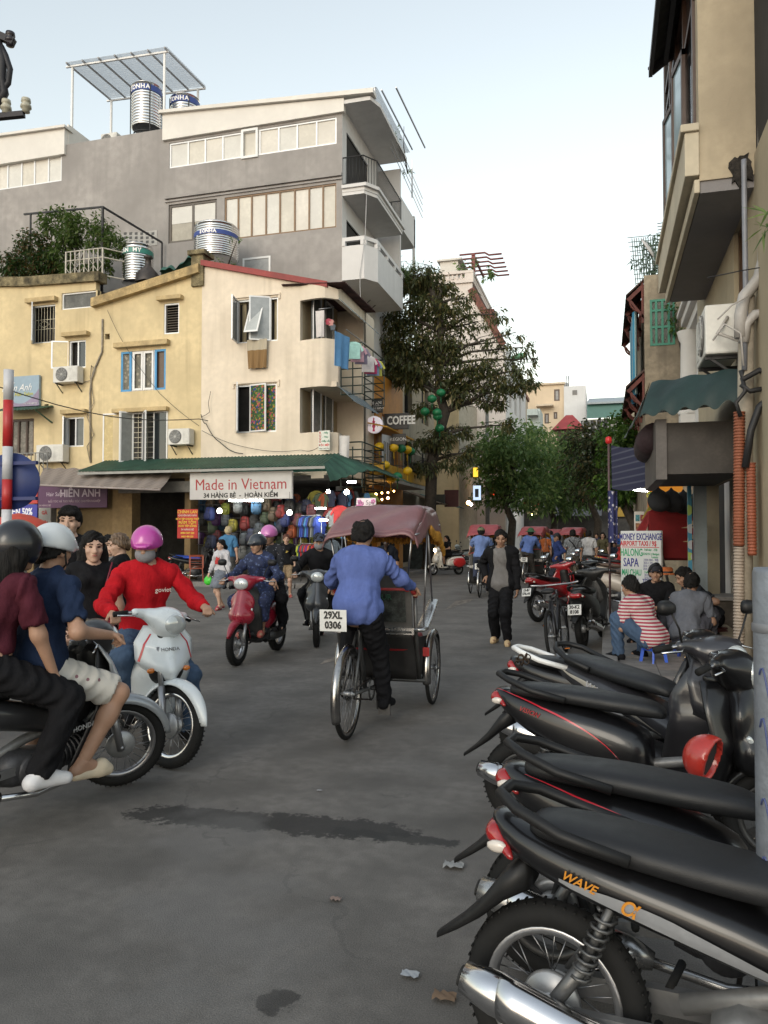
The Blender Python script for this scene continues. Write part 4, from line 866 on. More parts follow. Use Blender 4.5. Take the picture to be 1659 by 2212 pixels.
def garment(p,col,label,cat='jacket',rz=0,sc_=1,group=None,mbk=GM,mt=None,nm=None):
 k=(col,id(mbk));
 if k not in _gc:_gc[k]=mbk.mesh(nm or cat,mt or M(col,.8,0,.12,6,bump=.2,bs=14))
 o=put(_gc[k],nm or cat.replace(' ','_'),None,p,rot=(0,0,rz),bev=0);o.scale=(sc_,)*3;return tag(o,label,cat,group)
jc=['black','blue','blue','navy','sky','blue','black','grey','slate','blue']
for i,c_ in enumerate(jc):garment(zq(1062+i*15,135,22.2),BC[c_],'%s padded jacket, %s from left on the upper rack'%(c_,ORD[i]),'jacket',R(70),.95,'jackets on the upper rack',GL)
for i,c_ in enumerate(['lime','navy','red','slate','red','purple','orange','black','red']):garment(zq(1045+i*15,368,22.1),BC[c_],'%s garment, %s from left on the lower rack'%(c_,ORD[i]),'jacket',R(70),.7,'clothes on the lower rack',GL)
for i,(x,y,c_)in enumerate(((1330,75,'grey'),(1240,250,'black'),(1400,130,'maroon'),(1430,170,'sky'),(1370,45,'red'),(1300,330,'slate'))):garment(zq(x,y,22.6),BC[c_],'%s T-shirt hung in the right part of the bag shop'%c_,'t-shirt',R(10),.9,'shirts on hangers in the shop',nm='t_shirt')
mb=MB();a,b=zq(1045,128,22.2),zq(1215,128,22.2);mb.tube([a,b],.014,6);mb.tube([a,(a.x,a.y,.15)],.014,6);mb.tube([b,(b.x,b.y,.15)],.014,6);c,d=zq(1035,362,22.1),zq(1185,362,22.1);mb.tube([c,d],.014,6);tag(mb.build('clothes_rack',STEEL),'two tier chrome clothes rail in front of the bag shop','clothes rail')
LAMP=M((1,.93,.8),emit=30,var=0);TUBE=M((.95,1,.97),emit=26,var=0);WARM=M((1,.55,.18),emit=16,var=0)
def bulb(p,label,r=.09,m=None,grp='bare bulbs under the shop awning'):
 t=T('light_bulb',label,'light bulb',p,0,grp);mb=MB();mb.lathe([(0,-r),(r*.75,-r*.66),(r,0),(r*.75,r*.66),(r*.35,r),(0,r)],14);mb.build('glass',m or LAMP,t)
 mb=MB();mb.tube([(0,0,r),(0,0,r*1.7)],r*.35,8);mb.tube([(0,0,r*1.7),(0,0,r*1.7+.5)],.006,4);mb.build('socket',PLA,t);return t
bulb(zq(370,92,21.7),'glowing white bulb left of the lime backpack',.08);bulb(zq(950,105,21.7),'glowing white bulb near the red backpack',.08);bulb(aty(749,1063,21.9),'large glowing bulb beside the orchid spa banner',.08);bulb(aty(561,1153,22),'small dim bulb under green shade in dark doorway',.04)
bulb(aty(709,1062,21.8),'glowing bulb under the corner of the green awning',.06)
for(x0,x1,y,lb)in((450,730,5,'long strip light under the Made in Vietnam sign'),(1165,1250,70,'short strip light above jacket rack'),(1200,1265,168,'short strip light beside grey T-shirt'),(1430,1500,-150,'strip light under the green awning edge')):
 mb=MB();mb.tube([zq(x0,y,22),zq(x1,y,22)],.028,8);tag(mb.build('strip_light',TUBE),lb,'strip light','strip lights in the bag shop')
 # laundry on the cream balconies
TW=lambda c_,b=.3:M(c_,.85,0,.08,5,bump=b,bs=10)
def cloth(label,cat,c,w_,h,mt,rz=0,fold=3,group=None,nm=None):
 mb=MB();mb.slab(lambda s,q:(w_*(s-.5)*(1-.1*q),.035*math.sin(s*math.pi*fold*2+q)*(.3+q),-h*q),24,8,(0,.012,0));o=put(mb.mesh('cloth',mt),nm or cat.replace(' ','_'),None,c,rot=(0,0,rz));return tag(o,label,cat,group)
cloth('two tone beige and brown cloth hanging out of the upper cream window','cloth',aty(555,733,YF-.15),.72,.95,stripes(((.22,.13,.05),(.22,.13,.05),(.42,.37,.28)),1/1.05,2),0,3)
cloth('white towel hanging on the corner balcony of cream house','towel',aty(691,671,YF-.1),.3,.85,TW((.6,.56,.54)),0,1)
cloth('white towel draped on the lower balcony railing','towel',aty(744,941,YF+.1),.33,.9,TW((.6,.58,.56)),.5,1)
cloth('sky blue sheet hung over upper balcony railing','sheet',atx(740,722,XE+.8),.9,1.0,TW((.12,.3,.55)),R(80),2)
for i,(u,v,c_,lb)in enumerate(((764,738,(.35,.6,.55),'mint green blouse on the balcony drying rail'),(772,745,(.6,.35,.42),'pink shirt on balcony drying rail'),(780,750,(.25,.22,.3),'striped dark shirt on balcony drying rail'),(795,768,(.62,.58,.58),'white T-shirt drying at the end of the rail'),(801,772,(.5,.05,.15),'red T-shirt behind the white drying T-shirt'),(806,776,(.25,.35,.55),'pale blue T-shirt drying at rail end'),(812,778,(.5,.5,.1),'yellow T-shirt last on the drying rail'))):
 garment(atx(u,v,XE+.95+i*.03),c_,lb,'t-shirt',R(25),.85,'laundry on the cream balcony',nm='t_shirt')
for i,(u,v,c_,lb)in enumerate(((709,688,(.35,.05,.08),'small red garment on hanging clip ring'),(715,690,(.5,.25,.22),'small pink garment on hanging clip ring'),(719,700,(.08,.1,.12),'small dark sock on hanging clip ring'))):garment(aty(u,v,YF),c_,lb,'laundry',0,.32,'laundry on the clip ring')
mb=MB();mb.tube([atx(748,712,XE+.8),atx(770,728,XE+.95),atx(816,765,XE+1.15)],.018,5);mb.tube([aty(688,668,YF-.1),aty(722,664,YF+.2)],.015,5);tag(mb.build('drying_rail',STEEL),'metal drying rail for laundry on the upper cream balcony','drying rail')
r4=random.Random(9);sn3={}
for i in range(34):
 c_=ck_[r4.randrange(len(ck_))];x,y=1170+(i%12)*42+r4.uniform(-12,12),-70+(i//12)*130+r4.uniform(-15,15);pl_=('upper','middle','lower')[i//12]+' line, '+('left','centre','right')[(i%12)//4]+' part of shop corner'
 sn3[c_,pl_]=sn3.get((c_,pl_),0)+1;garment(zq(x,y,23+r4.uniform(0,.8)),tuple(q*.5+.015 for q in BC[c_]),'%s%s shirt on the %s'%(('','other ','third ','fourth ')[min(3,sn3[c_,pl_]-1)],c_,pl_),'t-shirt',R(r4.uniform(-50,50)),.85,'shirts hung in the shop corner',nm='t_shirt')
 # ------------------------------------------------------------ coffee house and the left street front
XS=-8.75;ES=Pl('E',XS);ORA=M((.5,.2,.02),.7,0,.15,2,streak=.4)
cf=T('coffee_house','orange coffee house front squeezed under the white apartment block','cafe',(XS,29,0),wc=True)
wall(ES,26.3,33.6,.1,8.2,[(26.8,.3,29.5,2.9),(30,.3,33,2.9),(27,4.2,29.3,6.6),(30.2,4.2,32.8,6.6)],mb=MB()).build('wall',ORA,cf)
mb=MB();mb.box((XS-.9,26.4,.2),(XS-.7,33.5,8));mb.build('inner_wall',ROOM,cf)
mb=MB();mb.box((XS,26.5,3.6),(XS+1.1,33.4,3.75));mb.build('balcony_slab',M((.4,.38,.34),.8),cf)
mb=MB();mb.box((XS+.3,26.6,3.76),(XS+1.12,33.4,4.2));mb.build('planter',M((.55,.3,.02),.6,0,.15),cf)
for y in np.arange(26.7,33.4,.22):
 q=MB();q.bar((XS+1.1,y,4.2),(XS+1.1,y,5.0),.025);q.build('baluster',IRON,cf)
mb=MB();mb.slab(lambda s,q:(XS+1.3*q,26.4+4*s,5.75-.3*q),8,1,(0,0,.05));mb.build('yellow_canopy',M((.6,.3,.02),.6),cf)
def psign(u0,v0,u1,v1,Y):return Pl('S',Y),Pl('S',Y).rect(u0,v0,u1,v1)
p_,r=psign(830,878,882,927,27.6);r=(r[0],Pl('S',27.6).px(850,927)[1],r[2],Pl('S',27.6).px(850,893)[1])
t=board('coffee_sign','black sign with white lettering #1 COFFEE','sign',p_,r,0,.15,M((.015,.015,.016),.5));wr(t,p_,'#1 COFFEE',.44,(.55,.55,.53),854,909,0,sx=.72,bold=.012)
t=board('roastery_sign','dark sign HOI AN ROASTERY above the round spa sign','sign',Pl('S',26.9),Pl('S',26.9).rect(790,862,826,892),0,.08,M((.02,.018,.017),.6));wr(t,Pl('S',26.9),'HOI AN\nROASTERY',.17,(.5,.48,.45),808,876,0,sx=.95,bold=.004);wr(t,Pl('S',26.9),'Specialty & Coffee House',.05,(.4,.4,.38),808,886,0)
t=board('region_sign','small black sign ending in GION under the coffee sign','sign',Pl('S',27.4),Pl('S',27.4).rect(846,937,876,960),0,.06,M((.015,.015,.015),.5));wr(t,Pl('S',27.4),'REGION',.17,(.5,.5,.48),860,949,0)
sp=T('spa_sign','round white spa sign with pink dancing figure','sign',aty(808.5,917.5,26.5));c=Vector((0,0,0));rr=.31
mb=MB();mb.lathe([(0,-.04),(rr*.95,-.04),(rr,-.02),(rr,.08),(0,.08)],36,c,(0,-1,0));
q=MB();q.lathe([(0,.06),(rr*.96,.06),(rr,.04),(rr,-.08),(0,-.08)],36,c,(0,-1,0));q.build('disc',M((.75,.68,.72),.4,emit=.25,var=0),sp)
text('Vu    Spa',.17,M((.1,.08,.1),var=0),sp,(0,-.065,-.01),(1,0,0),(0,0,1),sx=.85);PK=M((.6,.02,.12),.5,var=0)
q=MB();q.prism([(-.02,.26),(.03,.22),(.01,.15),(.06,.1),(.02,.02),(.07,-.05),(.03,-.15),(.05,-.25),(-.05,-.25),(-.03,-.15),(-.07,-.05),(-.02,.02),(-.06,.1),(-.03,.15)],lambda a,b,d:(a,d,b),-.068,-.062);q.build('figure',PK,sp)
def lantern(p,r,col,label,em=.0):
 t=T('lantern',label,'lantern',p,0,'silk lanterns in front of the coffee house');n=12;mb=MB()
 V=[];
 for i in range(9):
  ph=math.pi*i/8;
  for j in range(n*2):a=math.pi*j/n;q=r*math.sin(ph)*(1-(.04 if j%2 else 0));V.append((q*math.cos(a),q*math.sin(a),.82*r*math.cos(ph)))
 mb.add(V,[(i*24+j,i*24+(j+1)%24,(i+1)*24+(j+1)%24,(i+1)*24+j)for i in range(8)for j in range(24)]);mb.build('shade',M(col,.45,0,.08,8,emit=em),t)
 mb=MB();mb.lathe([(r*.3,.84*r),(r*.3,.74*r),(0,.74*r)],12);mb.lathe([(r*.3,-.84*r),(r*.3,-.74*r),(0,-.74*r)],12);mb.tube([(0,0,-.8*r),(0,0,-2.3*r)],r*.1,5);mb.tube([(0,0,.8*r),(0,0,2.2*r)],.006,4);mb.build('tassel',M(tuple(x*.8 for x in col),.7),t);return t
z5=lambda x,y,Y:aty(756+x*.2767,540+y*.2767,Y);YL,GL_=(.6,.38,.01),(.01,.16,.06)
for x,y,c_,lb,Y in((230,1535,YL,'yellow silk lantern leftmost under the spa sign',27),(342,1543,YL,'yellow silk lantern right of the leftmost one',27.5),(447,1560,YL,'yellow silk lantern overlapping two green ones',28.5),(275,1680,YL,'yellow silk lantern low over the orange planter',26.8),(450,1725,YL,'yellow lantern lowest near the tree trunk',28.6),(265,1755,YL,'yellow lantern over the string of bulbs',27.1),(320,1790,YL,'lower yellow lantern over the string of bulbs',27.1),(400,1550,GL_,'green silk lantern in row with yellow lanterns',28),(470,1572,GL_,'green lantern at right end of the yellow row',29),(640,1162,GL_,'green lantern high in the tree at left',30.5),(710,1115,GL_,'highest green lantern in the tree',31),(585,1262,GL_,'green lantern half hidden left of the trunk',30.5),(680,1270,GL_,'green lantern in front of trunk',30.6),(684,1300,GL_,'green lantern touching the one above in front of trunk',30.7),(700,1392,GL_,'lowest green lantern in the tree',31),(370,1770,GL_,'green lantern beside the string bulbs',27.3)):
 lantern(z5(x,y,Y),.19 if c_==YL else .2,c_,lb)
for i in range(11):bulb(aty(786+(i%6)*13,1058+(i*37)%26,26.6+(i%3)*.5),'warm string bulb, %s in the coffee house string'%ORD[i],.035+.015*(i%4==0),WARM,'warm string bulbs of the coffee house')
t=board('orchid_banner','white spa banner with pink orchids behind the cyclo canopy','banner',Pl('S',22.6),Pl('S',22.6).rect(770,1076,812,1110),0,.03,M((.6,.52,.56),.6));text('Vu Spa',.2,M((.1,.08,.1),var=0),t,Pl('S',22.6).p(*(lambda q:(q[0],-.006,q[1]))(Pl('S',22.6).px(790,1086))),(1,0,0),(0,0,1));q=MB()
for u,v in((777,1084),(781,1089),(806,1083),(774,1094)):
 a,z=Pl('S',22.6).px(u,v)
 for k in range(5):an=k*1.257;q.lathe([(0,.006),(.03,.004),(.035,0)],8,(a+.045*math.cos(an),22.6,z+.045*math.sin(an)),(0,-1,0))
q.build('orchid_print',M((.45,.12,.3),.6),t)
# more houses down the left side
BRN=M((.13,.05,.035),.8,0,.3,3)
hb=T('awning_house','narrow house with a rusty corrugated roof terrace left of the tree','house',(-9,36,0),wc=True)
wall(Pl('E',-8.9),33.7,41,.1,10.5,[(34.2,.3,36.6,2.8),(37.2,.3,40.4,2.8),(34.5,4,36,6),(38,4,39.6,6),(34.5,7.3,36,9.2),(38,7.3,39.6,9.2)]).build('wall',M((.33,.28,.2),.85,0,.15,.7,streak=.6),hb)
mb=MB();mb.box((-9.8,33.8,.1),(-9.5,41,10.4));mb.box((-13,33.75,10.2),(-9.1,33.95,13.2));mb.build('inner_wall',ROOM,hb)
corr(MB(),lambda s,q:(-9.2+2.0*q,33.8+5*s,14.1-1.5*q),.03,22,150,1).build('corrugated_roof',BRN,hb)
mb=MB()
for y in(34,36,38.6):mb.bar((-9,y,12.2),(-7.3,y,12.6),.07);mb.bar((-9,y,11.2),(-7.6,y,12.5),.06);mb.bar((-9,y,10.4),(-9,y,14),.08,up=(0,1,0))
mb.build('roof_bracket',BRN,hb)
for i,(y0,c_)in enumerate(((33.9,(.12,.07,.03)),(37.4,(.03,.12,.11)))):
 mb=MB();mb.slab(lambda s,q:(-8.85+1.7*q,y0+3*s,3.6-.6*q+.03*math.sin(s*12)),20,2,(0,0,.03));tag(mb.build('street_awning',M(c_,.7,0,.2)),'%s shop awning on the left street front'%('brown','teal')[i],'awning')
YD=52;SD=Pl('S',YD);PINK=M((.68,.61,.56),.85,0,.06,.5,streak=.25,dirt=(.3,.24,.2))
hd=T('gabled_white_house','tall pale pink house with red tiled gable edge and roof balustrade','house',(SD.px(1000,700)[0],YD,0),wc=True)
cc=[SD.px(u,v)for u,v in((900,1150),(1092,1150),(1092,820),(1084,742),(1020,632),(1020,600),(900,600))]
mb=MB();mb.prism([(a,max(z,.1))for a,z in cc],lambda a,b,d:SD.p(a,d,b),0,.3);mb.build('gable_wall',PINK,hb and hd)
a1=SD.px(1092,900)[0];ztopD=SD.px(1000,600)[1];a2=SD.px(1020,600)[0]
mb=MB();wall(Pl('E',a1),YD+.35,66,.1,SD.px(1090,742)[1],[(54+3.4*i,4+3.3*j,55.5+3.4*i,6+3.3*j)for i in range(3)for j in range(3)],mb=mb);mb.build('street_wall',WHITEW,hd);mb=MB();mb.box((a1-1,YD+.4,.1),(a1-.7,66,13));mb.build('inner_wall',ROOM,hd)
mb=MB();(g0,h0),(g1,h1)=SD.px(1017,625),SD.px(1088,746);mb.bar(SD.p(g0,-.1,h0),SD.p(g1,-.1,h1),.45,.15,up=(0,1,0));mb.build('gable_verge',M((.19,.075,.055),.8,0,.3,4),hd)
mb=MB();mb.slab(lambda s,q:SD.p(g0+(g1-g0)*s,.35+8*q,h0+(h1-h0)*s+.05*math.sin(q*90)),2,100,(0,0,.08));mb.build('tiled_roof',M((.19,.075,.055),.8,0,.3,4),hd)
mb=MB();q_=SD.rect(1040,657,1062,690);mb.box((q_[0],YD+1.2,q_[1]-1),(q_[2],YD+3,q_[3]));mb.build('dormer',M((.19,.075,.055),.8,0,.3,4),hd)
mb=MB();bz0,bz1=SD.px(1000,609)[1],SD.px(1000,586)[1];b0=SD.px(930,600)[0]
SD.box(mb,b0,-.15,bz1-.18,a2+.1,.25,bz1);SD.box(mb,b0,-.15,bz0-.1,a2+.1,.25,bz0+.1);SD.box(mb,a2-.5,-.12,bz0+.1,a2+.1,.3,bz1-.18);mb.box((a2-.1,YD+.3,bz0-.1),(a2+.1,YD+9,bz0+.1));mb.box((a2-.1,YD+.3,bz1-.18),(a2+.1,YD+9,bz1));mb.build('balustrade_rail',PINK,hd)
bm=MB();bm.lathe([(.07,0),(.05,.08),(.13,.28),(.05,.5),(.08,.6)],10);bme=bm.mesh('baluster',PINK)
for i in range(9):put(bme,'baluster',hd,(a2-.75-i*.3,YD,bz0+.08)).scale=(1,1,(bz1-bz0-.25)/.6)
for i in range(16):put(bme,'baluster',hd,(a2,YD+.7+i*.5,bz0+.08)).scale=(1,1,(bz1-bz0-.25)/.6)
mb=MB();w0,w1=SD.px(938,580)[0],SD.px(978,580)[0];mb.box((w0,YD+2,ztopD-.5),(w1,YD+5,SD.px(960,543)[1]));mb.box((w0-.2,YD+1.8,SD.px(960,543)[1]),(w1+.3,YD+5.2,SD.px(960,539)[1]));mb.build('penthouse',M((.6,.57,.52),.6,0,.08),hd)
mb=MB();z=SD.px(1010,560)[1]
for i in range(6):
 y=YD+1.5+i*.9;MB().tube([(w1+.2,y,z+.9),(w1+2.0,y,z+.9),(w1+2.3,y,z+.7),(w1+3.2,y,z+.7)],.07,4).build('pergola_slat',M((.2,.05,.045),.6,0,.2),hd)
mb.bar((w1+1.2,YD+1.5,ztopD-.2),(w1+1.2,YD+1.5,z+.9),.25,up=(0,1,0));mb.bar((w1+1.2,YD+1.3,z+.8),(w1+1.2,YD+6.3,z+.8),.14);mb.build('roof_pergola',M((.2,.05,.045),.6,0,.2),hd)
plant('roof_plant','potted shrubs under the red pergola on the pink house','plant',(w1+1,YD+1,ztopD),[((w1+.8,YD+1,ztopD+.8),.8,1),((w1+2.2,YD+1,ztopD+.6),.5,.6)],130,.3)
cm=T('cream_side_house','cream plastered house with brown window right behind the tree trunk','house',(-7.6,45,0),wc=True)
wall(Pl('S',45),-13,-8.3,.1,aty(900,930,45).z+2.4,[(-11,6,-10,8)]).build('wall',M((.55,.42,.24),.85,0,.1,.8,streak=.3),cm)
mb=MB();mb.box((-12.8,45.3,.1),(-8.3,52,aty(900,930,45).z+2.3));mb.build('house_body',M((.45,.4,.32),.9,0,.15),cm)
ac_unit(Pl('S',45),(-8.9,7.2,-8.1,7.8),'air conditioner on the cream house right of tree trunk')
for i in range(4):
 pass
t=board('lit_screen','tilted bright advertising screen on left street front','sign',Pl('S',40),Pl('S',40).rect(1022,1049,1038,1080),0,.12,M((.5,.62,.8),emit=.7,var=0))
q=MB();r=Pl('S',40).rect(1026,1056,1034,1074);Pl('S',40).box(q,r[0],-.01,r[1],r[2],-.004,r[3]);q.build('picture',M((.05,.06,.08),.4),t)
t=board('brown_sign','brown shop sign with hanging frame right of the tree trunk','sign',Pl('S',36),Pl('S',36).rect(960,1058,990,1095),0,.1,M((.1,.03,.03),.6))
t=board('menu_board','dark box sign board on post beside brown shop sign','sign',Pl('S',35.5),Pl('S',35.5).rect(938,1068,960,1090),0,.2,M((.06,.065,.06),.6))
t=board('yellow_lit_sign','small yellow lit sign high beside the lamp post','sign',Pl('S',44),Pl('S',44).rect(1022,1010,1032,1030),0,.1,M((.9,.55,.05),emit=.8,var=0))
t=board('red_lit_sign','red neon sign behind the lamp post','sign',Pl('S',50),Pl('S',50).rect(1056,1054,1069,1070),0,.1,M((.8,.06,.02),emit=.8,var=0))
for i,(u,v,Y)in enumerate(((1058,1044,49),(1066,1050,50),(1090,1078,52),(1145,1092,58),(1187,1078,60),(1018,1090,42),(1012,1086,42),(1086,1112,56),(1150,1112,60))):bulb(aty(u,v,Y),'far glowing shop light, %s from left under street trees'%ORD[i],.07+.05*(i%3==0),LAMP if i%2 else WARM,'far shop lights under trees')
lp=T('street_lamp','tall grey street lamp post with green lamp head among the tree','street lamp',(-6.9,46.5,0));zt_=atf(1053,850,46.8).z;lx=aty(1053,1100,46.5).x-(-6.9)
mb=MB();mb.tube([(lx,0,0),(lx,0,zt_),(lx+.5,-.2,zt_+1.2),(lx+1.7,-.5,zt_+1.9)],[.14,.1,.06,.05],8);mb.build('post',M((.3,.31,.31),.5,.3),lp)
mb=MB();mb.lathe([(0,-.55),(.16,-.45),(.2,0),(.14,.4),(0,.5)],12,(lx+2.0,-.55,zt_+2.0),(1,0,.25));mb.build('lamp_head',M((.1,.3,.16),.4),lp)
# ------------------------------------------------------------ far end of the street
fe=T('far_cream_block','far cream apartment block closing the street above the trees','building',(aty(1180,900,88).x,88,0),wc=True);SE=Pl('S',88)
WN=[SE.rect(1197,841,1209,866),SE.rect(1176,893,1186,915),SE.rect(1150,905,1160,925),SE.rect(1196,890,1204,905)]
wall(SE,SE.px(1120,900)[0],SE.px(1219,900)[0],0,SE.px(1180,830)[1],WN).build('wall',M((.62,.5,.36),.85,0,.06,.4,streak=.2),fe)
for r in WN:window(fe,SE,r,1,fm=M((.08,.05,.04),.5),pm=M((.2,.2,.2),.2),w=.15)
mb=MB();SE.box(mb,SE.px(1120,900)[0],-.3,SE.px(1180,832)[1],SE.px(1221,900)[0],.4,SE.px(1180,828)[1]);SE.box(mb,SE.px(1160,900)[0],-1.2,SE.px(1180,880)[1],SE.px(1196,900)[0],.3,SE.px(1180,876)[1]);mb.build('cornice',M((.6,.5,.38),.8),fe)
mb=MB();SE.box(mb,SE.px(1219,900)[0],-.6,0,SE.px(1266,900)[0],8,SE.px(1240,836)[1]);mb.build('white_wing',M((.62,.62,.62),.85,0,.06,.4,streak=.4,dirt=(.3,.3,.3)),fe)
q=MB();r=SE.rect(1237,845,1247,855);SE.box(q,r[0],-.66,r[1],r[2],-.61,r[3]);q.build('window',M((.08,.08,.08),.3),fe)
c,r,h=tpx(1217,1229,820,838,90);tank(c,r,h,'far steel water tank on the roof of the cream block',(.5,.5,.5),'',legs=False)
mb=MB();
for u in(1223,1228):mb.tube([aty(u,840,89),aty(u,812,89)],.06,4)
tag(mb.build('antenna',STEEL),'thin antenna masts on the far cream block','antenna')
wh=T('green_roofed_shed','far long building with green sheet roof at right of the white wing','building',(aty(1310,900,86).x,86,0),wc=True);SG=Pl('S',86)
mb=MB();SG.box(mb,SG.px(1266,900)[0],0,0,SG.px(1372,900)[0],8,SG.px(1300,905)[1]);mb.build('wall',M((.42,.4,.37),.85,0,.1,.4),wh)
corr(MB(),lambda s,q:SG.p(SG.px(1268,900)[0]+(SG.px(1372,900)[0]-SG.px(1268,900)[0])*s,-.4+.3*q,SG.px(1300,904)[1]+(SG.px(1300,872)[1]-SG.px(1300,904)[1])*q),.0,10,60,1).build('green_wall',M((.04,.14,.12),.5,0,.15,.5),wh)
mb=MB();mb.slab(lambda s,q:SG.p(SG.px(1268+4*q,900)[0]+(SG.px(1372,900)[0]-SG.px(1268,900)[0])*s,-.6+4*q,SG.px(1300,874)[1]+q*1.1),2,2,(0,0,.2));mb.build('roof',M((.3,.34,.36),.6),wh)
pg=T('red_roof_pavilion','far dark timber pavilion with red hipped roof among the trees','pavilion',(aty(1228,950,70).x,70,0),wc=True);SP_=Pl('S',70);x0,x1=SP_.px(1203,930)[0],SP_.px(1255,930)[0];zr=SP_.px(1228,928)[1];zp=SP_.px(1228,893)[1]
mb=MB();xm=(x0+x1)/2;mb.add([(x0-.4,69.5,zr),(x1+.4,69.5,zr),(x1+.4,73,zr),(x0-.4,73,zr),(xm-.3,71,zp),(xm+.3,71,zp)],[(0,1,5,4),(1,2,5),(2,3,4,5),(3,0,4),(0,3,2,1)],0,False);mb.build('hipped_roof',M((.32,.05,.05),.6,0,.15,2),pg)
mb=MB();mb.box((x0,70,0),(x1,72.8,zr));mb.build('timber_body',M((.09,.05,.04),.7,0,.3),pg)
dk=T('dark_lattice_house','far dark framed house right of the red roof pavilion','house',(aty(1280,950,75).x,75,0),wc=True);S75=Pl('S',75);mb=MB();S75.box(mb,S75.px(1255,930)[0],0,0,S75.px(1320,930)[0],5,S75.px(1280,908)[1]);mb.build('wall',M((.05,.05,.055),.7,0,.3),dk);mb=MB()
for i in range(5):a=S75.px(1257+i*14,930)[0];S75.box(mb,a,-.12,0,a+.2,-.01,S75.px(1280,908)[1])
mb.build('frame',M((.3,.3,.3),.6),dk)
ll=T('left_far_house','narrow far house with white balcony left of the cream block','house',(aty(1120,900,75).x,75,0),wc=True);mb=MB();S75.box(mb,S75.px(1060,930)[0],0,0,S75.px(1128,930)[0],6,S75.px(1110,848)[1]);mb.build('wall',M((.5,.42,.32),.85,0,.1,.5),ll)
mb=MB();S75.box(mb,S75.px(1140,930)[0],-.8,S75.px(1110,932)[1],S75.px(1168,930)[0],3,S75.px(1110,888)[1]);S75.box(mb,S75.px(1143,930)[0],-2,S75.px(1110,905)[1],S75.px(1165,930)[0],-.8,S75.px(1110,893)[1]);mb.build('balcony',M((.5,.56,.53),.7,0,.1),ll)
mb=MB();S75.box(mb,S75.px(1058,930)[0],-.5,S75.px(1110,846)[1],S75.px(1131,930)[0],6.4,S75.px(1110,838)[1]);mb.build('roof',M((.25,.12,.08),.8,0,.2),ll)
# ground floor shops at the street end
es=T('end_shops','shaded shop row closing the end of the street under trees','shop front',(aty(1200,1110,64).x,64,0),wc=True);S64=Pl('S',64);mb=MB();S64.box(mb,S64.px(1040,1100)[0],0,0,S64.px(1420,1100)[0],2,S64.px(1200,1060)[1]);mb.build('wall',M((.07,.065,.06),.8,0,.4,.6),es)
for u0,u1,v0,v1,c_,em,tx in((1120,1166,1084,1096,(.5,.05,.03),.3,''),(1172,1180,1088,1110,(.5,.5,.5),.2,''),(1140,1164,1096,1112,(.3,.28,.15),.3,'CHÈ'),(1225,1290,1074,1092,(.14,.14,.13),0,'BÁNH MÌ'),(1345,1372,1060,1072,(.45,.35,.05),.3,''),(1330,1372,1096,1116,(.4,.25,.03),0,'')):
 r=S64.rect(u0,v0,u1,v1);q=MB();S64.box(q,r[0],-.3,r[1],r[2],-.1,r[3]);o=q.build('fascia_board',M(c_,.6,0,.1,emit=em),es)
 if tx:text(tx,.5,M((.4,.1,.05),var=0),o,S64.p((r[0]+r[2])/2,-.31,(r[1]+r[3])/2),(1,0,0),(0,0,1))
mb=MB();r=S64.rect(1195,1092,1300,1100);mb.slab(lambda s,q:S64.p(r[0]+(r[2]-r[0])*s,-.2-2*q,r[3]-.9*q),6,1,(0,0,.05));mb.build('canopy',M((.12,.12,.13),.7),es)
# ------------------------------------------------------------ trees
def tree(label,base,trunk,limbs,blobs,per,size,ratio,lm,r0=.2,droop=.5,group='street trees',twig=True):
 t=T('street_tree',label,'tree',base,0,group,wc=True);mb=MB();P=[Vector(base)]+[Vector(p)for p in trunk];n=len(P)
 mb.tube(P,[r0*(1-.5*i/(n-1))for i in range(n)],9)
 for c,r,k in blobs:
  c=Vector(c);s=min(P[1:],key=lambda p:(p-c).length-(0 if p.z<c.z else-3));m1=s.lerp(c,.45)+Vector((random.uniform(-.25,.25),random.uniform(-.2,.2),random.uniform(.05,.45)))
  ls=(c-s).length;mb.tube([s,m1,c],[r0*.34,r0*.2,r0*.07],6)
  if twig:
   rr=r if not hasattr(r,'__len__')else sum(r)/3
   for i in range(6):d=Vector(rng.normal(size=3)).normalized()*rr*random.uniform(.7,1.15);st=m1.lerp(c,random.uniform(.3,1));mb.tube([st,st+d*.5+Vector((0,0,.06)),c+d],[r0*.08,r0*.05,.006],4)
 mb.build('trunk',BARK,t);V,F=clump_leaves(blobs,per,size,ratio,droop);put(quick_mesh('crown',V,F,lm),'crown',t,stuff=True);return t
YT=31.8
tb=lambda x,y,r,n,dy=0:(tuple(z5(x,y,YT+dy)),(r,r*.9,r*.62),n)
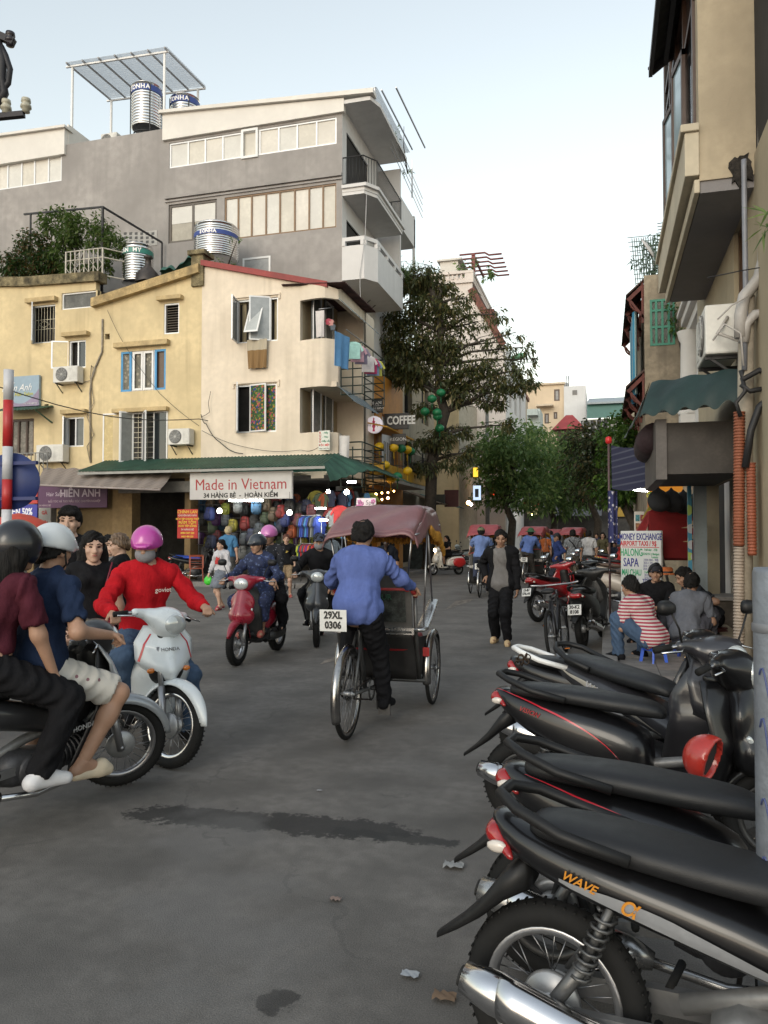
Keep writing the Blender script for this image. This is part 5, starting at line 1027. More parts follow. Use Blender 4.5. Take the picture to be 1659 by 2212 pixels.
blobs=[tb(590,200,.75,1.0),tb(470,260,.7,1),tb(670,260,.6,.8),tb(430,520,.95,1.4),tb(620,450,.95,1.4),tb(800,520,.85,1.2),tb(350,560,.7,.9),tb(300,730,.85,1.2),tb(480,720,1.0,1.7),tb(660,700,.9,1.4),tb(860,700,.8,.7),tb(420,860,1.0,1.7),tb(560,900,1.0,1.5),tb(760,850,.8,.8),tb(330,960,.7,1),tb(480,1000,.8,1.2),tb(760,1010,.9,1.3),tb(900,990,.8,1),tb(850,1110,.8,1.2),tb(1010,900,.8,.7),tb(1130,720,.75,.35),tb(1000,560,.7,.35),tb(1120,1080,.75,.7),tb(1230,1040,.7,.55),tb(1330,1070,.55,.5),tb(1180,900,.8,.5),tb(1330,760,.6,.22),tb(1170,500,.5,.2),tb(1340,930,.5,.3),tb(1180,1200,.5,.3),tb(1060,1180,.5,.3),tb(1400,1040,.35,.2),tb(1440,850,.4,.08),tb(1230,1360,.4,.25),tb(560,1240,.5,.5),tb(900,380,.6,.3),tb(1300,640,.5,.12),tb(760,300,.4,.3),tb(700,1480,.7,.9,-.4),tb(560,1500,.5,.5,-.3),tb(860,1420,.5,.5,.3),tb(560,1700,.6,.6,-.4),tb(800,1650,.6,.6,-.3),tb(950,1580,.5,.4)]
base=aty(925,1250,YT);base.z=.12
tree('broad street tree with sparse drooping leaves in front of the coffee house',tuple(base),[tuple(z5(640,1650,YT)),tuple(z5(690,1450,YT)),tuple(z5(745,1270,YT)),tuple(z5(700,1130,YT)),tuple(z5(690,900,YT)),tuple(z5(710,640,YT)),tuple(z5(680,420,YT)),tuple(z5(610,250,YT))],None,blobs,540,.2,.42,LF_MAIN,.26,.7)
ff=lambda u,v,F,r,n:(tuple(atf(u,v,F)),(r,r,r*.7),n)
def far_tree(label,u0,F,tops,lm,per=680,size=.3):
 b=atf(u0,1155,F);b.z=0;bl_=[ff(u,v,F+random.uniform(-2,2),r,n)for u,v,r,n in tops];cz=atf(u0,1090,F);tree(label,tuple(b),[(b.x+.2,b.y,cz.z*.7),(b.x-.2,b.y,cz.z),tuple(atf(u0+8,1010,F))],None,bl_,per,size,.5,lm,.28,.4,twig=False)
far_tree('dense dark street tree left of the street end behind lamp post',1100,46,[(1075,960,1.7,1.2),(1110,950,1.8,1.3),(1150,960,1.7,1.2),(1080,1010,1.9,1.5),(1125,1010,1.9,1.5),(1165,1020,1.6,1.3),(1070,1060,1.6,1.2),(1110,1065,1.7,1.3),(1150,1075,1.5,1),(1060,985,1.2,.8)],LF_FAR)
far_tree('round dense street tree at the middle of the street end',1192,52,[(1190,960,1.8,1.2),(1225,965,1.8,1.2),(1205,1010,2,1.5),(1240,1010,1.9,1.4),(1175,1030,1.6,1.2),(1215,1055,1.8,1.3),(1250,1060,1.6,1.1),(1180,1075,1.4,.9),(1240,1095,1.2,.6)],LF_FAR)
far_tree('street tree with reddish young leaves right of the street end',1285,44,[(1265,950,1.3,.9),(1290,940,1.3,1),(1310,960,1.3,1),(1270,1000,1.5,1.2),(1305,1010,1.5,1.2),(1280,1050,1.4,1),(1315,1060,1.3,.9)],leafmat((.02,.035,.012),(.045,.06,.02),(.1,.08,.03)),560,.28)
far_tree('light green street tree beside the weathered right house',1362,28,[(1345,930,.8,1),(1362,910,.7,.9),(1350,970,.9,1.3),(1335,1000,.8,1.1),(1360,1010,.8,1),(1345,1045,.8,1),(1320,1060,.7,.8),(1365,1060,.7,.8),(1330,950,.6,.6),(1375,960,.6,.6)],LF_BR,450,.2)
# ------------------------------------------------------------ right side: near yellow house with the bay, its shade put into a darker yellow
YR=M((.38,.32,.22),.85,0,.1,1.2,bump=.2,bs=30,streak=.5,dirt=(.2,.15,.09));TRIM=M((.5,.44,.33),.8,0,.1,2,streak=.3);SLAB=M((.2,.19,.19),.85,0,.1,1,bump=.15)
XR=1.47;WR=Pl('W',XR);XBAY=.96;YB0,YB1=8.3,12.15;ZB=5.2
rb=T('bay_window_house','near yellow house at right with projecting upper bay and pipes','house',(2.5,9.5,0),wc=True)
wall(WR,7.6,13.2,.1,ZB+.2,[(9.0,.3,12.7,2.35),(8.95,4.0,9.6,5.1)]).build('wall',YR,rb)
o=window(rb,WR,(8.95,4.0,9.6,5.1),2,fm=M((.09,.045,.02),.4),w=.07)
mb=MB();mb.box((XR+.02,7.6,.1),(XR+4,8.9,14));mb.box((2.6,8.9,.1),(2.8,13.2,3));mb.box((1.7,8.9,2.9),(2.6,13.2,3));mb.build('house_body',ROOM,rb)
mb=MB();mb.box((XBAY,YB0,ZB+.001),(XR+.6,YB0+.2,13));mb.build('bay_side_wall',M((.4,.335,.235),.85,0,.14,1.3,bump=.25,bs=25,streak=.25,dirt=(.2,.15,.1)),rb)
mb=MB();mb.box((XBAY+.01,YB0+.02,ZB-.12),(XR,YB1,ZB));mb.build('bay_soffit',SLAB,rb)
mb=MB();mb.box((XBAY-.05,YB0,ZB-.12),(XBAY+.005,YB1+.02,ZB+.02));mb.box((XBAY-.14,YB0-.03,ZB+.05),(XBAY-.001,YB1+.08,ZB+.5));mb.box((XBAY-.18,YB0-.06,ZB+.5),(XBAY-.001,YB1+.1,ZB+.58));mb.build('bay_cornice',TRIM,rb,bev=.01)
BW=M((.05,.022,.012),.4)
for i in range(5):
 y=YB0+.25+i*.93;mb=MB();mb.box((XBAY-.03,y-.05,ZB+.58),(XBAY+.06,y+.05,12.5));f=mb.build('bay_mullion',BW,rb)
 if i<4:
  for z0,z1 in((ZB+.6,ZB+2.0),(ZB+2.1,ZB+2.7),(ZB+3.2,ZB+5.2)):mb=MB();mb.box((XBAY+.01,y+.06,z0),(XBAY+.03,y+.87,z1));mb.build('pane',GLASS,f)
for z in(ZB+.62,ZB+2.05,ZB+2.75,ZB+3.1):mb=MB();mb.box((XBAY-.02,YB0+.2,z-.04),(XBAY+.05,YB1,z+.04));mb.build('bay_transom',BW,rb)
mb=MB();mb.box((XBAY-.02,YB1,ZB),(XR,YB1+.2,13));mb.box((XBAY+.3,YB0+.2,ZB),(XBAY+.35,YB1,13));mb.build('bay_core',ROOM,rb)
for i,(y,wd)in enumerate(((YB0+1.0,.5),(YB0+2.0,.62))):
 mb=MB();P=lambda s,z:Vector((XBAY-.04-.16*wd*s,y+.98*wd*s,z))
 for s0,s1,z0,z1 in((0,.1,ZB+.65,ZB+2),(.9,1,ZB+.65,ZB+2),(0,1,ZB+.65,ZB+.72),(0,1,ZB+1.93,ZB+2)):mb.add([P(s,z)+Vector((e,0,0))for e in(-.02,.02)for s,z in((s0,z0),(s1,z0),(s1,z1),(s0,z1))],[(0,3,2,1),(4,5,6,7),(0,1,5,4),(1,2,6,5),(2,3,7,6),(3,0,4,7)],0,False)
 f=mb.build('casement',BW,rb);mb=MB();mb.add([P(s,z)for s,z in((.1,ZB+.72),(.9,ZB+.72),(.9,ZB+1.93),(.1,ZB+1.93))],[(0,1,2,3)]);mb.build('pane',M((.3,.4,.45),.05,0,0,spec=.8),f)
a=aty(1402,166,10.9);b=aty(1478,140,10.9)
mb=MB();zc=a.z+.08
mb.slab(lambda s,q:(XBAY+.05-(.05+XBAY-a.x)*q,7.2+3.7*s,zc+.3-.3*q+.012*math.sin(s*110)),220,2,(0,0,.02));mb.build('roof_canopy',M((.1,.095,.08),.8,0,.2,2),rb)
mb=MB();mb.bar((a.x+.02,7.2,zc-.04),(a.x+.02,10.9,zc-.04),.05,.1);mb.bar(((a.x+XBAY)/2+.05,7.2,zc+.08),((a.x+XBAY)/2+.05,10.9,zc+.08),.06,.08);mb.bar((a.x+.02,10.88,zc-.02),(XBAY,10.88,zc+.2),.05,.12);mb.build('canopy_frame',M((.08,.08,.08),.6),rb)
def npx(u,v,Y=8.2):return aty(u,v,Y)
q=npx(1606,350);mb=MB();rs=random.Random(4);n=18
ol=[(.13*(1+.35*rs.uniform(-1,1))*math.cos(2*math.pi*i/n),(.2 if math.sin(2*math.pi*i/n)<0 else .13)*(1+.3*rs.uniform(-1,1))*math.sin(2*math.pi*i/n))for i in range(n)]
mb.prism([(q.x+x*.8,q.z+z)for x,z in ol],lambda a,b,d:(a,d,b),YB0-.012,YB0+.05);mb.build('broken_wall_hole',M((.03,.025,.02),.95,0,.5,20,bump=1,bs=30),rb)
PVC=M((.42,.4,.38),.5,0,.15,3,streak=.4);CONC=M((.33,.29,.23),.85,0,.2,4,streak=.6)
def pipe(label,pts,r,mt,name='pipe',nseg=10):mb=MB();mb.tube(pts,r,nseg);return tag(mb.build(name,mt),label,'pipe')
pipe('thick white drain pipe running down the right edge of the bay wall',[npx(1652,-60),npx(1652,60),npx(1650,560),npx(1640,600),npx(1608,640),npx(1600,680),npx(1600,730)],.06,PVC)
pipe('thin grey pipe with green cap coming from hole in bay wall',[npx(1607,345),npx(1607,360),npx(1611,640),npx(1608,800)],.026,M((.2,.21,.24),.4),nseg=8)
pipe('elbow pipe entering wall above the green tarp at far right',[npx(1680,672),npx(1630,680),npx(1612,700),npx(1606,740)],.05,PVC)
pp_=npx(1610,900);pipe('pale concrete wall post beside the orange conduit',[npx(1613,640,8.28),npx(1609,1000,8.28),Vector((npx(1607,1360,8.28).x,8.28,.1))],.075,CONC,'wall_post',12)
def conduit(label,pts,r,col):
 mb=MB();P=[Vector(p)for p in pts];out=[];rad=[]
 for a,b in zip(P,P[1:]):
  n=max(2,int((b-a).length/.03))
  for i in range(n):
   for t_,k in((0,1),(.45,1),(.5,.86),(.95,.86)):out.append(a.lerp(b,(i+t_)/n));rad.append(r*k)
 mb.tube(out,rad,10);return tag(mb.build('corrugated_conduit',M(col,.6,0,.15,4)),label,'conduit','corrugated conduits on the right wall')
conduit('orange ribbed conduit left of the pale wall post',[npx(1597,890,8.2),npx(1596,1180,8.2)],.055,(.24,.075,.035));conduit('pale ribbed conduit continuing below the orange one',[npx(1596,1182,8.2),Vector((npx(1594,1360,8.2).x,8.2,.1))],.052,(.33,.27,.22));conduit('orange conduit right of the pale wall post',[npx(1622,1000,8.15),npx(1625,1200,8.15)],.045,(.28,.08,.04))
for i,pts in enumerate((((1602,800),(1604,820),(1640,800),(1690,815)),((1600,830),(1620,845),(1700,830)),((1603,815),(1610,845),(1590,870),(1600,900)),((1670,850),(1640,880),(1622,930),(1610,1010)),((1540,735),(1565,700),(1600,720),(1606,790)),((1550,690),(1580,660),(1615,640)),((1528,600),(1600,585),(1690,570)))):
 mb=MB();mb.tube([npx(u,v,8.1)for u,v in pts],(.03,.025,.02,.035,.01,.008,.006)[i],6);tag(mb.build('cable',M((.012,.012,.014),.6)if i not in(4,5)else M((.4,.38,.36),.6)),('thick black cable sagging right from wall post','second black cable low beside wall post','black cable looping behind orange conduit','heavy black cable running down dark doorway edge','grey cable looping off the street air conditioner','grey flex rising from the air conditioner','thin wire crossing the yellow wall')[i],'cable','cables on the right wall')
mb=MB();mb.box((1.48,7.9,.1),(2.4,8.0,4.2));mb.box((1.62,7.75,2.9),(2.2,7.95,3.4));tag(mb.build('dark_doorway',M((.014,.014,.015),.8)),'black panel for the shade inside the far right doorway','door')  # flat black panel, the open doorway's shade put into its colour
a=npx(1538,670,8.7);t=ac_unit(WR,(8.75,3.52,9.55,4.05),'air conditioner seen from the side above the green tarp',dep=.36)
mb=MB();mb.tube([(XR-.2,8.74,3.9),(XR-.32,8.6,3.7),(XR-.1,8.6,3.6),(XR,8.7,3.5)],.02,5);tag(mb.build('cable',M((.45,.42,.38),.6)),'pale insulated tube curling out of the side air conditioner','cable')
# tarp over roller box
TARP=M((.007,.026,.023),.55,0,.2,3,bump=.35,bs=9)
tl,tr=aty(1381,900,9.0),aty(1604,868,8.4);hl_,hr=aty(1408,828,9.3),aty(1602,797,8.6)
mb=MB();mb.slab(lambda s,q:(hl_*(1-s)+hr*s)*(1-q)+(tl*(1-s)+tr*s)*q+Vector((0,-.05*math.sin(q*math.pi),.03*math.sin(s*31)*q*q+.012*math.sin(s*17+q*5))),60,12,(0,0,.012))
mb.slab(lambda s,q:hl_*(1-q)+tl*q+Vector((-.02-.1*q*s,2.2*s,.02*math.sin(s*14)*q)),30,6,(0,0,.012));mb.slab(lambda s,q:hl_*(1-s)+hr*s+Vector((0,2.3*q,-.02)),8,4,(0,0,.012))
tag(mb.build('tarpaulin',TARP),'dark green tarpaulin draped over the awning box at right','tarpaulin')
bx=T('roller_box','dark grey roller awning box under the green tarpaulin','awning box',(1.1,9.2,2.3),wc=True)
a=aty(1440,910,9.15);b=aty(1600,1030,9.15);mb=MB();mb.box((a.x,9.15,2.28),(XR,11.5,a.z-.02));mb.build('casing',M((.05,.043,.038),.7,0,.2),bx);mb=MB();mb.box((a.x-.12,9.1,2.22),(a.x-.005,11.5,a.z+.02));mb.build('end_panel',M((.085,.075,.07),.6,0,.2),bx)
mb=MB();p=aty(1412,920,9.6);mb.lathe([(0,-.9),(.16,-.9),(.19,-.3),(.18,.5),(.16,.9),(0,.9)],14,p+Vector((0,.9,-.12)),(0,1,0));tag(mb.build('fabric_roll',M((.035,.018,.022),.8,0,.3,4,bump=.4,bs=15)),'dark maroon rolled fabric hanging at the tarp end','fabric roll')
bt=Pl('S',14.2);r=bt.rect(1318,962,1420,1058);a,b,c,d=aty(1320,962,14),aty(1416,956,12.2),aty(1410,1046,12.0),aty(1322,1056,13.8)
mb=MB();mb.slab(lambda s,q:(a*(1-s)+b*s)*(1-q)+(d*(1-s)+c*s)*q+Vector((0,0,-.06*math.sin(s*math.pi))),20,12,(0,.012,0));tag(mb.build('side_awning',stripes(((.012,.014,.045),(.012,.014,.045),(.012,.014,.045),(.06,.065,.1)),9,2)),'dark blue side awning with thin pale stripes','awning')
ap=T('awning_pole','thin pole with red ball top carrying the blue striped awning','pole',(a.x-.04,a.y,0));mb=MB();mb.tube([(0,0,.1),(0,0,a.z+.05)],.02,8);mb.build('pole',M((.1,.06,.06),.5),ap);mb=MB();mb.lathe([(0,.07),(.05,.05),(.06,0),(.05,-.05),(0,-.07)],12,(0,0,a.z+.09));mb.build('ball',M((.55,.02,.02),.4),ap)
mb=MB();f0=aty(1318,1060,13.9);mb.slab(lambda s,q:f0+Vector((-.04+.16*s,.05*math.sin(s*9),-.9*q)),8,8,(0,.01,0));tag(mb.build('flag',pattern((.03,.035,.12),[(.5,.5,.55)],14,.3)),'narrow blue and white cloth flag hanging at the pole','flag')
q=Pl('S',12.6);r=q.rect(1414,950,1436,1040);mb=MB();mb.prism([(r[0],r[1]+.1),(r[2],r[1]+.3),(r[2]-.03,r[3]),(r[0]+.02,r[3]-.35)],lambda a,b,d:(a,d,b),12.55,12.62,0);tag(mb.build('advert_panel',stripes(((.03,.03,.25),(.45,.06,.12)),1.1,2)),'small red and blue advert panel under the roller box','advert')
# white columned house and weathered house
wc_=T('white_columned_house','white classical house front with round columns and heavy cornices','house',(2.3,17,0),wc=True);WX=1.92;WW=M((.62,.6,.57),.8,0,.06,.8,streak=.3,dirt=(.3,.27,.22))
zA_=3.0
wall(Pl('W',WX),13.25,17.2,.1,13.5,[(13.8,.2,16.6,2.6),(14.3,3.6,16,5.6),(14.3,7.6,16,10)]).build('wall',WW,wc_);mb=MB();mb.box((WX+.6,13.3,.1),(WX+.8,17.1,13));mb.box((2.45,17.25,.1),(2.6,21.9,8));mb.build('inner_wall',ROOM,wc_)
for z0,z1,pj in((3.05,3.3,.45),(5.75,5.95,.35),(5.95,6.12,.5),(6.12,6.22,.62),(10.6,10.9,.4),(10.9,11.3,.7),(12.6,12.9,.5),(12.9,13.2,.8)):
 mb=MB();mb.box((WX-pj*.68,13.3+.004*z0,z0+.001),(WX+.01,17.1,z1));mb.build('cornice',WW,wc_,bev=.02)
for y in(13.75,16.7):
 for z0,z1 in((3.3,5.75),(6.9,10.6)):
  mb=MB();mb.box((WX-.42,y-.2,z0),(WX-.02,y+.2,z0+.75));mb.lathe([(.22,z0+.75),(.24,z0+.8),(.2,z0+.86),(.19,z0+.95),(.165,z1-.22),(.2,z1-.16),(.22,z1-.08),(.24,z1-.001)],20,(WX-.22,y,0));mb.build('column',WW,wc_)
mb=MB();mb.box((WX-.3,13.2,6.25),(WX+.4,13.32,13.2));mb.box((WX-.46,13.34,6.9),(WX-.4,17.1,6.95));mb.box((WX-.46,13.34,7.1),(WX-.4,17.1,7.14));mb.build('balcony_front',WW,wc_)
wa=aty(1393,800,22);wb=Pl('S',22);WEA=M((.3,.25,.18),.95,0,.3,1.2,bump=.4,bs=20,streak=.95,dirt=(.035,.03,.025))
we=T('weathered_house','stained concrete house wall with green framed window','house',(wa.x+1,22,0),wc=True);zt2=aty(1430,592,22).z;GWn=wb.rect(1404,646,1458,746);xr_=wb.px(1478,700)[0]
wall(wb,wa.x,xr_+.6,.1,zt2,[GWn]).build('wall',WEA,we);mb=MB();mb.box((wa.x+.02,22.25,.1),(xr_+.6,30,zt2-.05));mb.build('house_body',WEA,we)
o=window(we,wb,GWn,4,fm=M((.03,.2,.13),.5),pm=M((.1,.11,.09),.3,0,.3),hm=(GWn[1]+(GWn[3]-GWn[1])*.4,GWn[1]+(GWn[3]-GWn[1])*.76),w=.06,d=.03)
mb=MB()
for i in range(4):
 for j in range(3):x0,z0=GWn[0]+(GWn[2]-GWn[0])*i/4,GWn[1]+(GWn[3]-GWn[1])*j/3;x1,z1=x0+(GWn[2]-GWn[0])/4,z0+(GWn[3]-GWn[1])/3;mb.tube([(x0,22.0,z0),(x1,22.0,z1)],.008,4);mb.tube([(x1,22.0,z0),(x0,22.0,z1)],.008,4)
mb.build('grille',M((.2,.2,.17),.6),o,stuff=True)
ROOFB=M((.14,.035,.025),.7,0,.3,3)
for v0,v1,v2,nm in((640,604,690,'upper'),(838,800,850,'lower')):
 zu=aty(1392,v1,22).z;zl=aty(1352,v0,22).z;xo=aty(1352,v0,22).x;mb=MB();mb.slab(lambda s,q:(wa.x+(xo-wa.x)*q,22.02+6*s,zu+(zl-zu)*q+.03*math.sin(s*90)),150,2,(0,0,.04));mb.build('eave_roof',M((.09,.05,.04),.8,0,.3,4),we)
 for y in(22.1,23.6,25.4,27.5):
  mb=MB();mb.bar((wa.x,y,zu-.12),(xo+.05,y,zl-.1),.07,.1);mb.bar((wa.x,y,zl-.62),(xo+.12,y,zl-.12),.06);mb.bar((wa.x-.04,y,zl-.75),(wa.x-.04,y,zu),.06,up=(0,1,0));c=Vector((wa.x-.05,y,zl-.12));mb.tube([c+Vector((-.32*math.cos(a),0,-.32*math.sin(a)))for a in np.linspace(0,1.57,7)],.03,5);mb.build('eave_bracket',ROOFB,we)
mb=MB();mb.slab(lambda s,q:(wa.x-.25+.05*math.sin(s*30),22.2+2.4*s,aty(1386,662,22).z-2.35*q),40,3,(.02,0,0));tag(mb.build('balcony_blind',stripes(((.03,.15,.3),(.05,.25,.4),(.3,.42,.42)),2.6,1)),'blue fabric blind hanging between the two tiled eaves','blind')
mb=MB();mb.tube([(wa.x,22.1,zt2+.85),(xr_,22.1,zt2+.85)],.03,5);mb.tube([(wa.x,22.1,zt2+.1),(xr_,22.1,zt2+.1)],.02,5)
for i in range(14):x=wa.x+(xr_-wa.x)*i/13;mb.tube([(x,22.1,zt2),(x,22.1,zt2+.85)],.012,4)
for i in range(12):z=zt2-.3+i*.13;mb.tube([(wa.x-.2-.02*i,22.1,z),(wa.x+.5,22.1,z)],.01,4);y=wa.x-.2+i*.06;mb.tube([(y,22.1,zt2-.3),(y-.1,22.1,zt2+1.1)],.01,4)
for i in range(8):mb.tube([(wa.x+.4,22.6,zt2+1.0+i*.09),(wa.x+1.6,22.6,zt2+1.1+i*.09)],.012,4)
mb.build('roof_railing',M((.06,.1,.07),.6),we)
ds=T('satellite_dish','white satellite dish on the roof of the weathered house','satellite dish',aty(1401,540,22.3));mb=MB();mb.lathe([(0,.1),(.15,.085),(.3,.04),(.37,0),(.38,.01),(.3,.055),(.15,.1),(0,.115)],28,(0,0,0),(.75,-.25,.45));mb.build('dish',M((.6,.58,.56),.5),ds);mb=MB();mb.tube([(0,0,0),(.15,.1,-.35),(.15,.1,-.7)],.025,6);mb.tube([(.0,0,.05),(-.2,-.1,.3)],.01,4);mb.build('mast',STEEL,ds)
plant('roof_bush','bright green bush on the weathered house roof beside the dish','bush',(xr_-.6,22.6,zt2),[((xr_-.5,22.6,zt2+.9),.5,1),((xr_-.1,22.6,zt2+1.2),.45,1),((xr_-.9,22.5,zt2+.4),.4,.7),((wa.x+.7,22.4,zt2+.35),.35,.6),((xr_-.2,22.4,zt2+.4),.4,.8)],230,.16,.3,leafmat((.02,.06,.015),(.05,.12,.025),(.1,.2,.05)))
plant('hanging_creeper','small creeper hanging down the right edge of weathered wall','creeper',(xr_,21.9,6),[((wb.px(1462,690)[0],21.85,wb.px(1462,690)[1]),.3,1),((wb.px(1468,735)[0],21.85,wb.px(1468,735)[1]),.25,.7),((wb.px(1448,680)[0],21.85,wb.px(1448,680)[1]),.2,.4)],90,.13,.35,LF_BR)
plant('balcony_fern','spiky green plant jutting out at the right edge above wall post','plant',tuple(npx(1690,480,7.4)),[(tuple(npx(1672,478,7.4)),.15,1),(tuple(npx(1680,500,7.4)),.15,.8)],22,.22,.12,LF_FAR,droop=.1)
for u,v,lb in((1462,480,'tiny weeds growing out of the upper right cornice'),(1468,560,'small palm sprig sticking out beside bay house')):p=aty(u,v,15);plant('cornice_weed',lb,'weed',tuple(p),[(tuple(p),.25,1),(tuple(p+Vector((.1,0,.4))),.2,.5)],40,.12,.3)
rf=T('right_far_houses','further houses along the right side with stepped balconies','house',(2,34,0),wc=True);wall(Pl('W',1.5),30.2,44,.1,8.6,[(31+3*i,3.4+3*j,32.6+3*i,5.2+3*j)for i in range(4)for j in range(2)]).build('wall',M((.5,.43,.3),.85,0,.1,.8,streak=.4),rf);mb=MB();mb.box((2.0,30.2,.1),(6,44,8.5));mb.build('house_body',ROOM,rf);mb=MB();mb.box((.9,30.6,3.1),(1.5,40,3.25));mb.box((.9,30.6,6.1),(1.5,40,6.25));mb.box((.85,30.6,3.25),(.95,40,4.0));mb.build('balcony',M((.5,.45,.36),.8),rf)
# shop side of the pavement
S13=Pl('S',13.1)
mb=MB();mb.box((aty(1500,1200,11.5).x,11.5,.1),(aty(1528,1200,11.5).x,11.62,3.0));tag(mb.build('door_frame',M((.2,.24,.26),.4,.2,.1)),'blue grey metal door frame column of the right shop','door frame')
mb=MB();x0=aty(1497,1200,11.4).x;mb.box((x0-.06,11.4,.5),(x0-.01,11.48,2.4));tag(mb.build('poster_strip',pattern((.05,.2,.3),[(.3,.4,.1),(.4,.4,.42)],5,.4)),'narrow colourful poster strip on the shop door frame','poster')
b0=gr(1342,1356,.1);b1=gr(1438,1368,.1);sx=(Vector((b1.x,b1.y,0))-Vector((b0.x,b0.y,0)));ww=.77;sx.normalize();zt3=1.68
ms=T('money_exchange_sign','white standing board MONEY EXCHANGE with tour prices behind seated men','sign',(b0.x+sx.x*ww/2,b0.y+sx.y*ww/2,.1),math.atan2(sx.y,sx.x))
hgt=(1155-1147)/1659*12.9+1.6-.1;mb=MB();mb.box((-ww/2,0,.0),(ww/2,.05,hgt));mb.build('panel',M((.56,.57,.56),.45,0,.05,1.5),ms,bev=.01)
NV,RD,GN=(.03,.03,.2),(.5,.03,.04),(.02,.3,.13)
for tx,sz,cx,cz,c_,sx_ in(('MONEY EXCHANGE',.125,0,.062,NV,.62),('AIRPORT TAXI / 9$',.095,-.04,.13,RD,.75),('HALONG',.145,-.17,.222,GN,.62),('SAPA',.165,-.18,.325,NV,.68),('MAI CHAU',.12,-.17,.425,GN,.58),('SPECIAL   TOUR',.075,-.02,.505,NV,.8),('HOA LU - TAM COC',.072,-.02,.555,GN,.75),('PERFUME PAGODA',.072,-.03,.6,NV,.75),('BAI DINH',.072,-.17,.648,GN,.8),('HANOI CITY',.072,-.14,.695,NV,.8),('FESTIVAL',.07,-.17,.745,GN,.8),('BUS TICKET',.065,-.15,.81,NV,.8),('HUE - HOI AN',.065,-.12,.86,GN,.8)):text(tx,sz*1.15,M(c_,.5,var=0),ms,(cx,-.003,hgt*(1-cz)),(1,0,0),(0,0,1),sx=sx_,bold=.002)
for i,tx in enumerate(('Full day  -25$','2DS/1N ) Budget','            Luxury','3 DS /2N - 90$','2DS / 1N - 40$','3DS / 2Ns - 60$','2DS / 1Ns - 65$','Full day - 25$','2DS/1N - 55$','3DS/2N - 85$')):text(tx,.052,M(GN if i in(0,1,2,7)else(.15,.15,.3),var=0),ms,(.2,-.003,hgt*(1-(.19,.232,.262,.292,.322,.352,.382,.415,.445,.475)[i])),(1,0,0),(0,0,1),sx=.85)
mb=MB();mb.box((-ww*.46,-.004,hgt*.832),(ww*.46,-.001,hgt*.838));mb.build('rule',M(RD,var=0),ms)
mb=MB()
for x in(-.3,.3):mb.bar((x,.05,hgt*.9),(x,.55,0),.03)
mb.build('prop',STEEL,ms)
for i,(u,v,c_,lb)in enumerate(((1442,1092,(.2,.008,.01),'large red T-shirt hanging in the right shop'),(1472,1098,(.15,.006,.01),'second red T-shirt with round print hanging in right shop'),(1430,1085,(.3,.24,.02),'yellow cloth hanging at the front of the right shop'),(1496,1100,(.25,.02,.02),'dark red shirt hanging deepest in right shop'))):garment(aty(u,v,13.0+i*.2),c_,lb,'t-shirt',R(15),1.35 if i<2 else .9,'clothes hanging in the right shop',nm='t_shirt')
q=aty(1463,1162,12.9);mb=MB();mb.lathe([(0,.012),(.09,.01),(.1,0)],20,(q.x,q.y,q.z),(0,-1,0));
def capo(p,label,col=(.012,.012,.014),s=1,grp='black caps and bags hung in the right shop',nm='hanging_bag'):
 mb=MB();mb.sdf([E((0,0,-.12*s),(.16*s,.11*s,.17*s)),C((0,0,.05*s),(0,0,.12*s),.02*s,.01*s),E((.03*s,-.06*s,-.2*s),(.15*s,.08*s,.1*s))],.02*s,.05*s);o=mb.build(nm,M(col,.8,0,.2,8,bump=.3,bs=20),None,p);return tag(o,label,'bag',grp)
for i,(u,v)in enumerate(((1422,1064),(1450,1066),(1476,1070),(1500,1075))):capo(aty(u,v,12.6+.15*i),('leftmost black bag hung over the yellow cloth','second black bag from left hung over the red shirts','third black bag from left over the red shirts','black bag hanging nearest the shop door frame')[i])
def hat(p,label,col,s=1,top=None):
 t=T('straw_hat',label,'hat',p,random.uniform(0,3),'hats stacked in the right shop');mb=MB();mb.lathe([(0,.11),(.07,.11),(.095,.09),(.1,.01),(.19,-.005),(.195,.0),(.1,.02)],24);mb.build('crown_and_brim',M(col,.85,0,.15,20,bump=.3,bs=80),t);mb=MB();mb.lathe([(.1,.015),(.101,.045),(.096,.046)],24);mb.build('hat_band',M((.02,.02,.02),.7),t);t.scale=(s,)*3;return t
for i,(u,v,c_,lb)in enumerate(((1487,1258,(.55,.45,.3),'pale straw hat with black band on top of the pile'),(1482,1284,(.5,.38,.25),'beige hat just under the black banded one'),(1479,1306,(.35,.24,.14),'brown hat in the middle of the hat pile'),(1478,1320,(.33,.22,.13),'brown hat near the bottom of the hat pile'),(1476,1334,(.36,.25,.15),'lowest brown hat of the pile'),(1500,1140,(.3,.2,.1),'brown hat hung high beside the door frame'),(1503,1170,(.28,.18,.09),'brown hat hung lower beside the door frame'),(1440,1240,(.45,.12,.03),'orange red cap on the shelf behind black capped man'))):hat(aty(u,v,12.4),lb,c_,.95)
t=T('goods_table','low cloth covered table with goods behind the seated men','table',(1.4,12.4,.1));mb=MB();mb.box((-.35,-.3,0),(.5,.4,.55));mb.build('table_body',M((.12,.1,.08),.8,0,.3,4),t);mb=MB();mb.box((-.4,-.35,.55),(.55,.45,.6));mb.build('table_top',M((.3,.28,.26),.7),t)
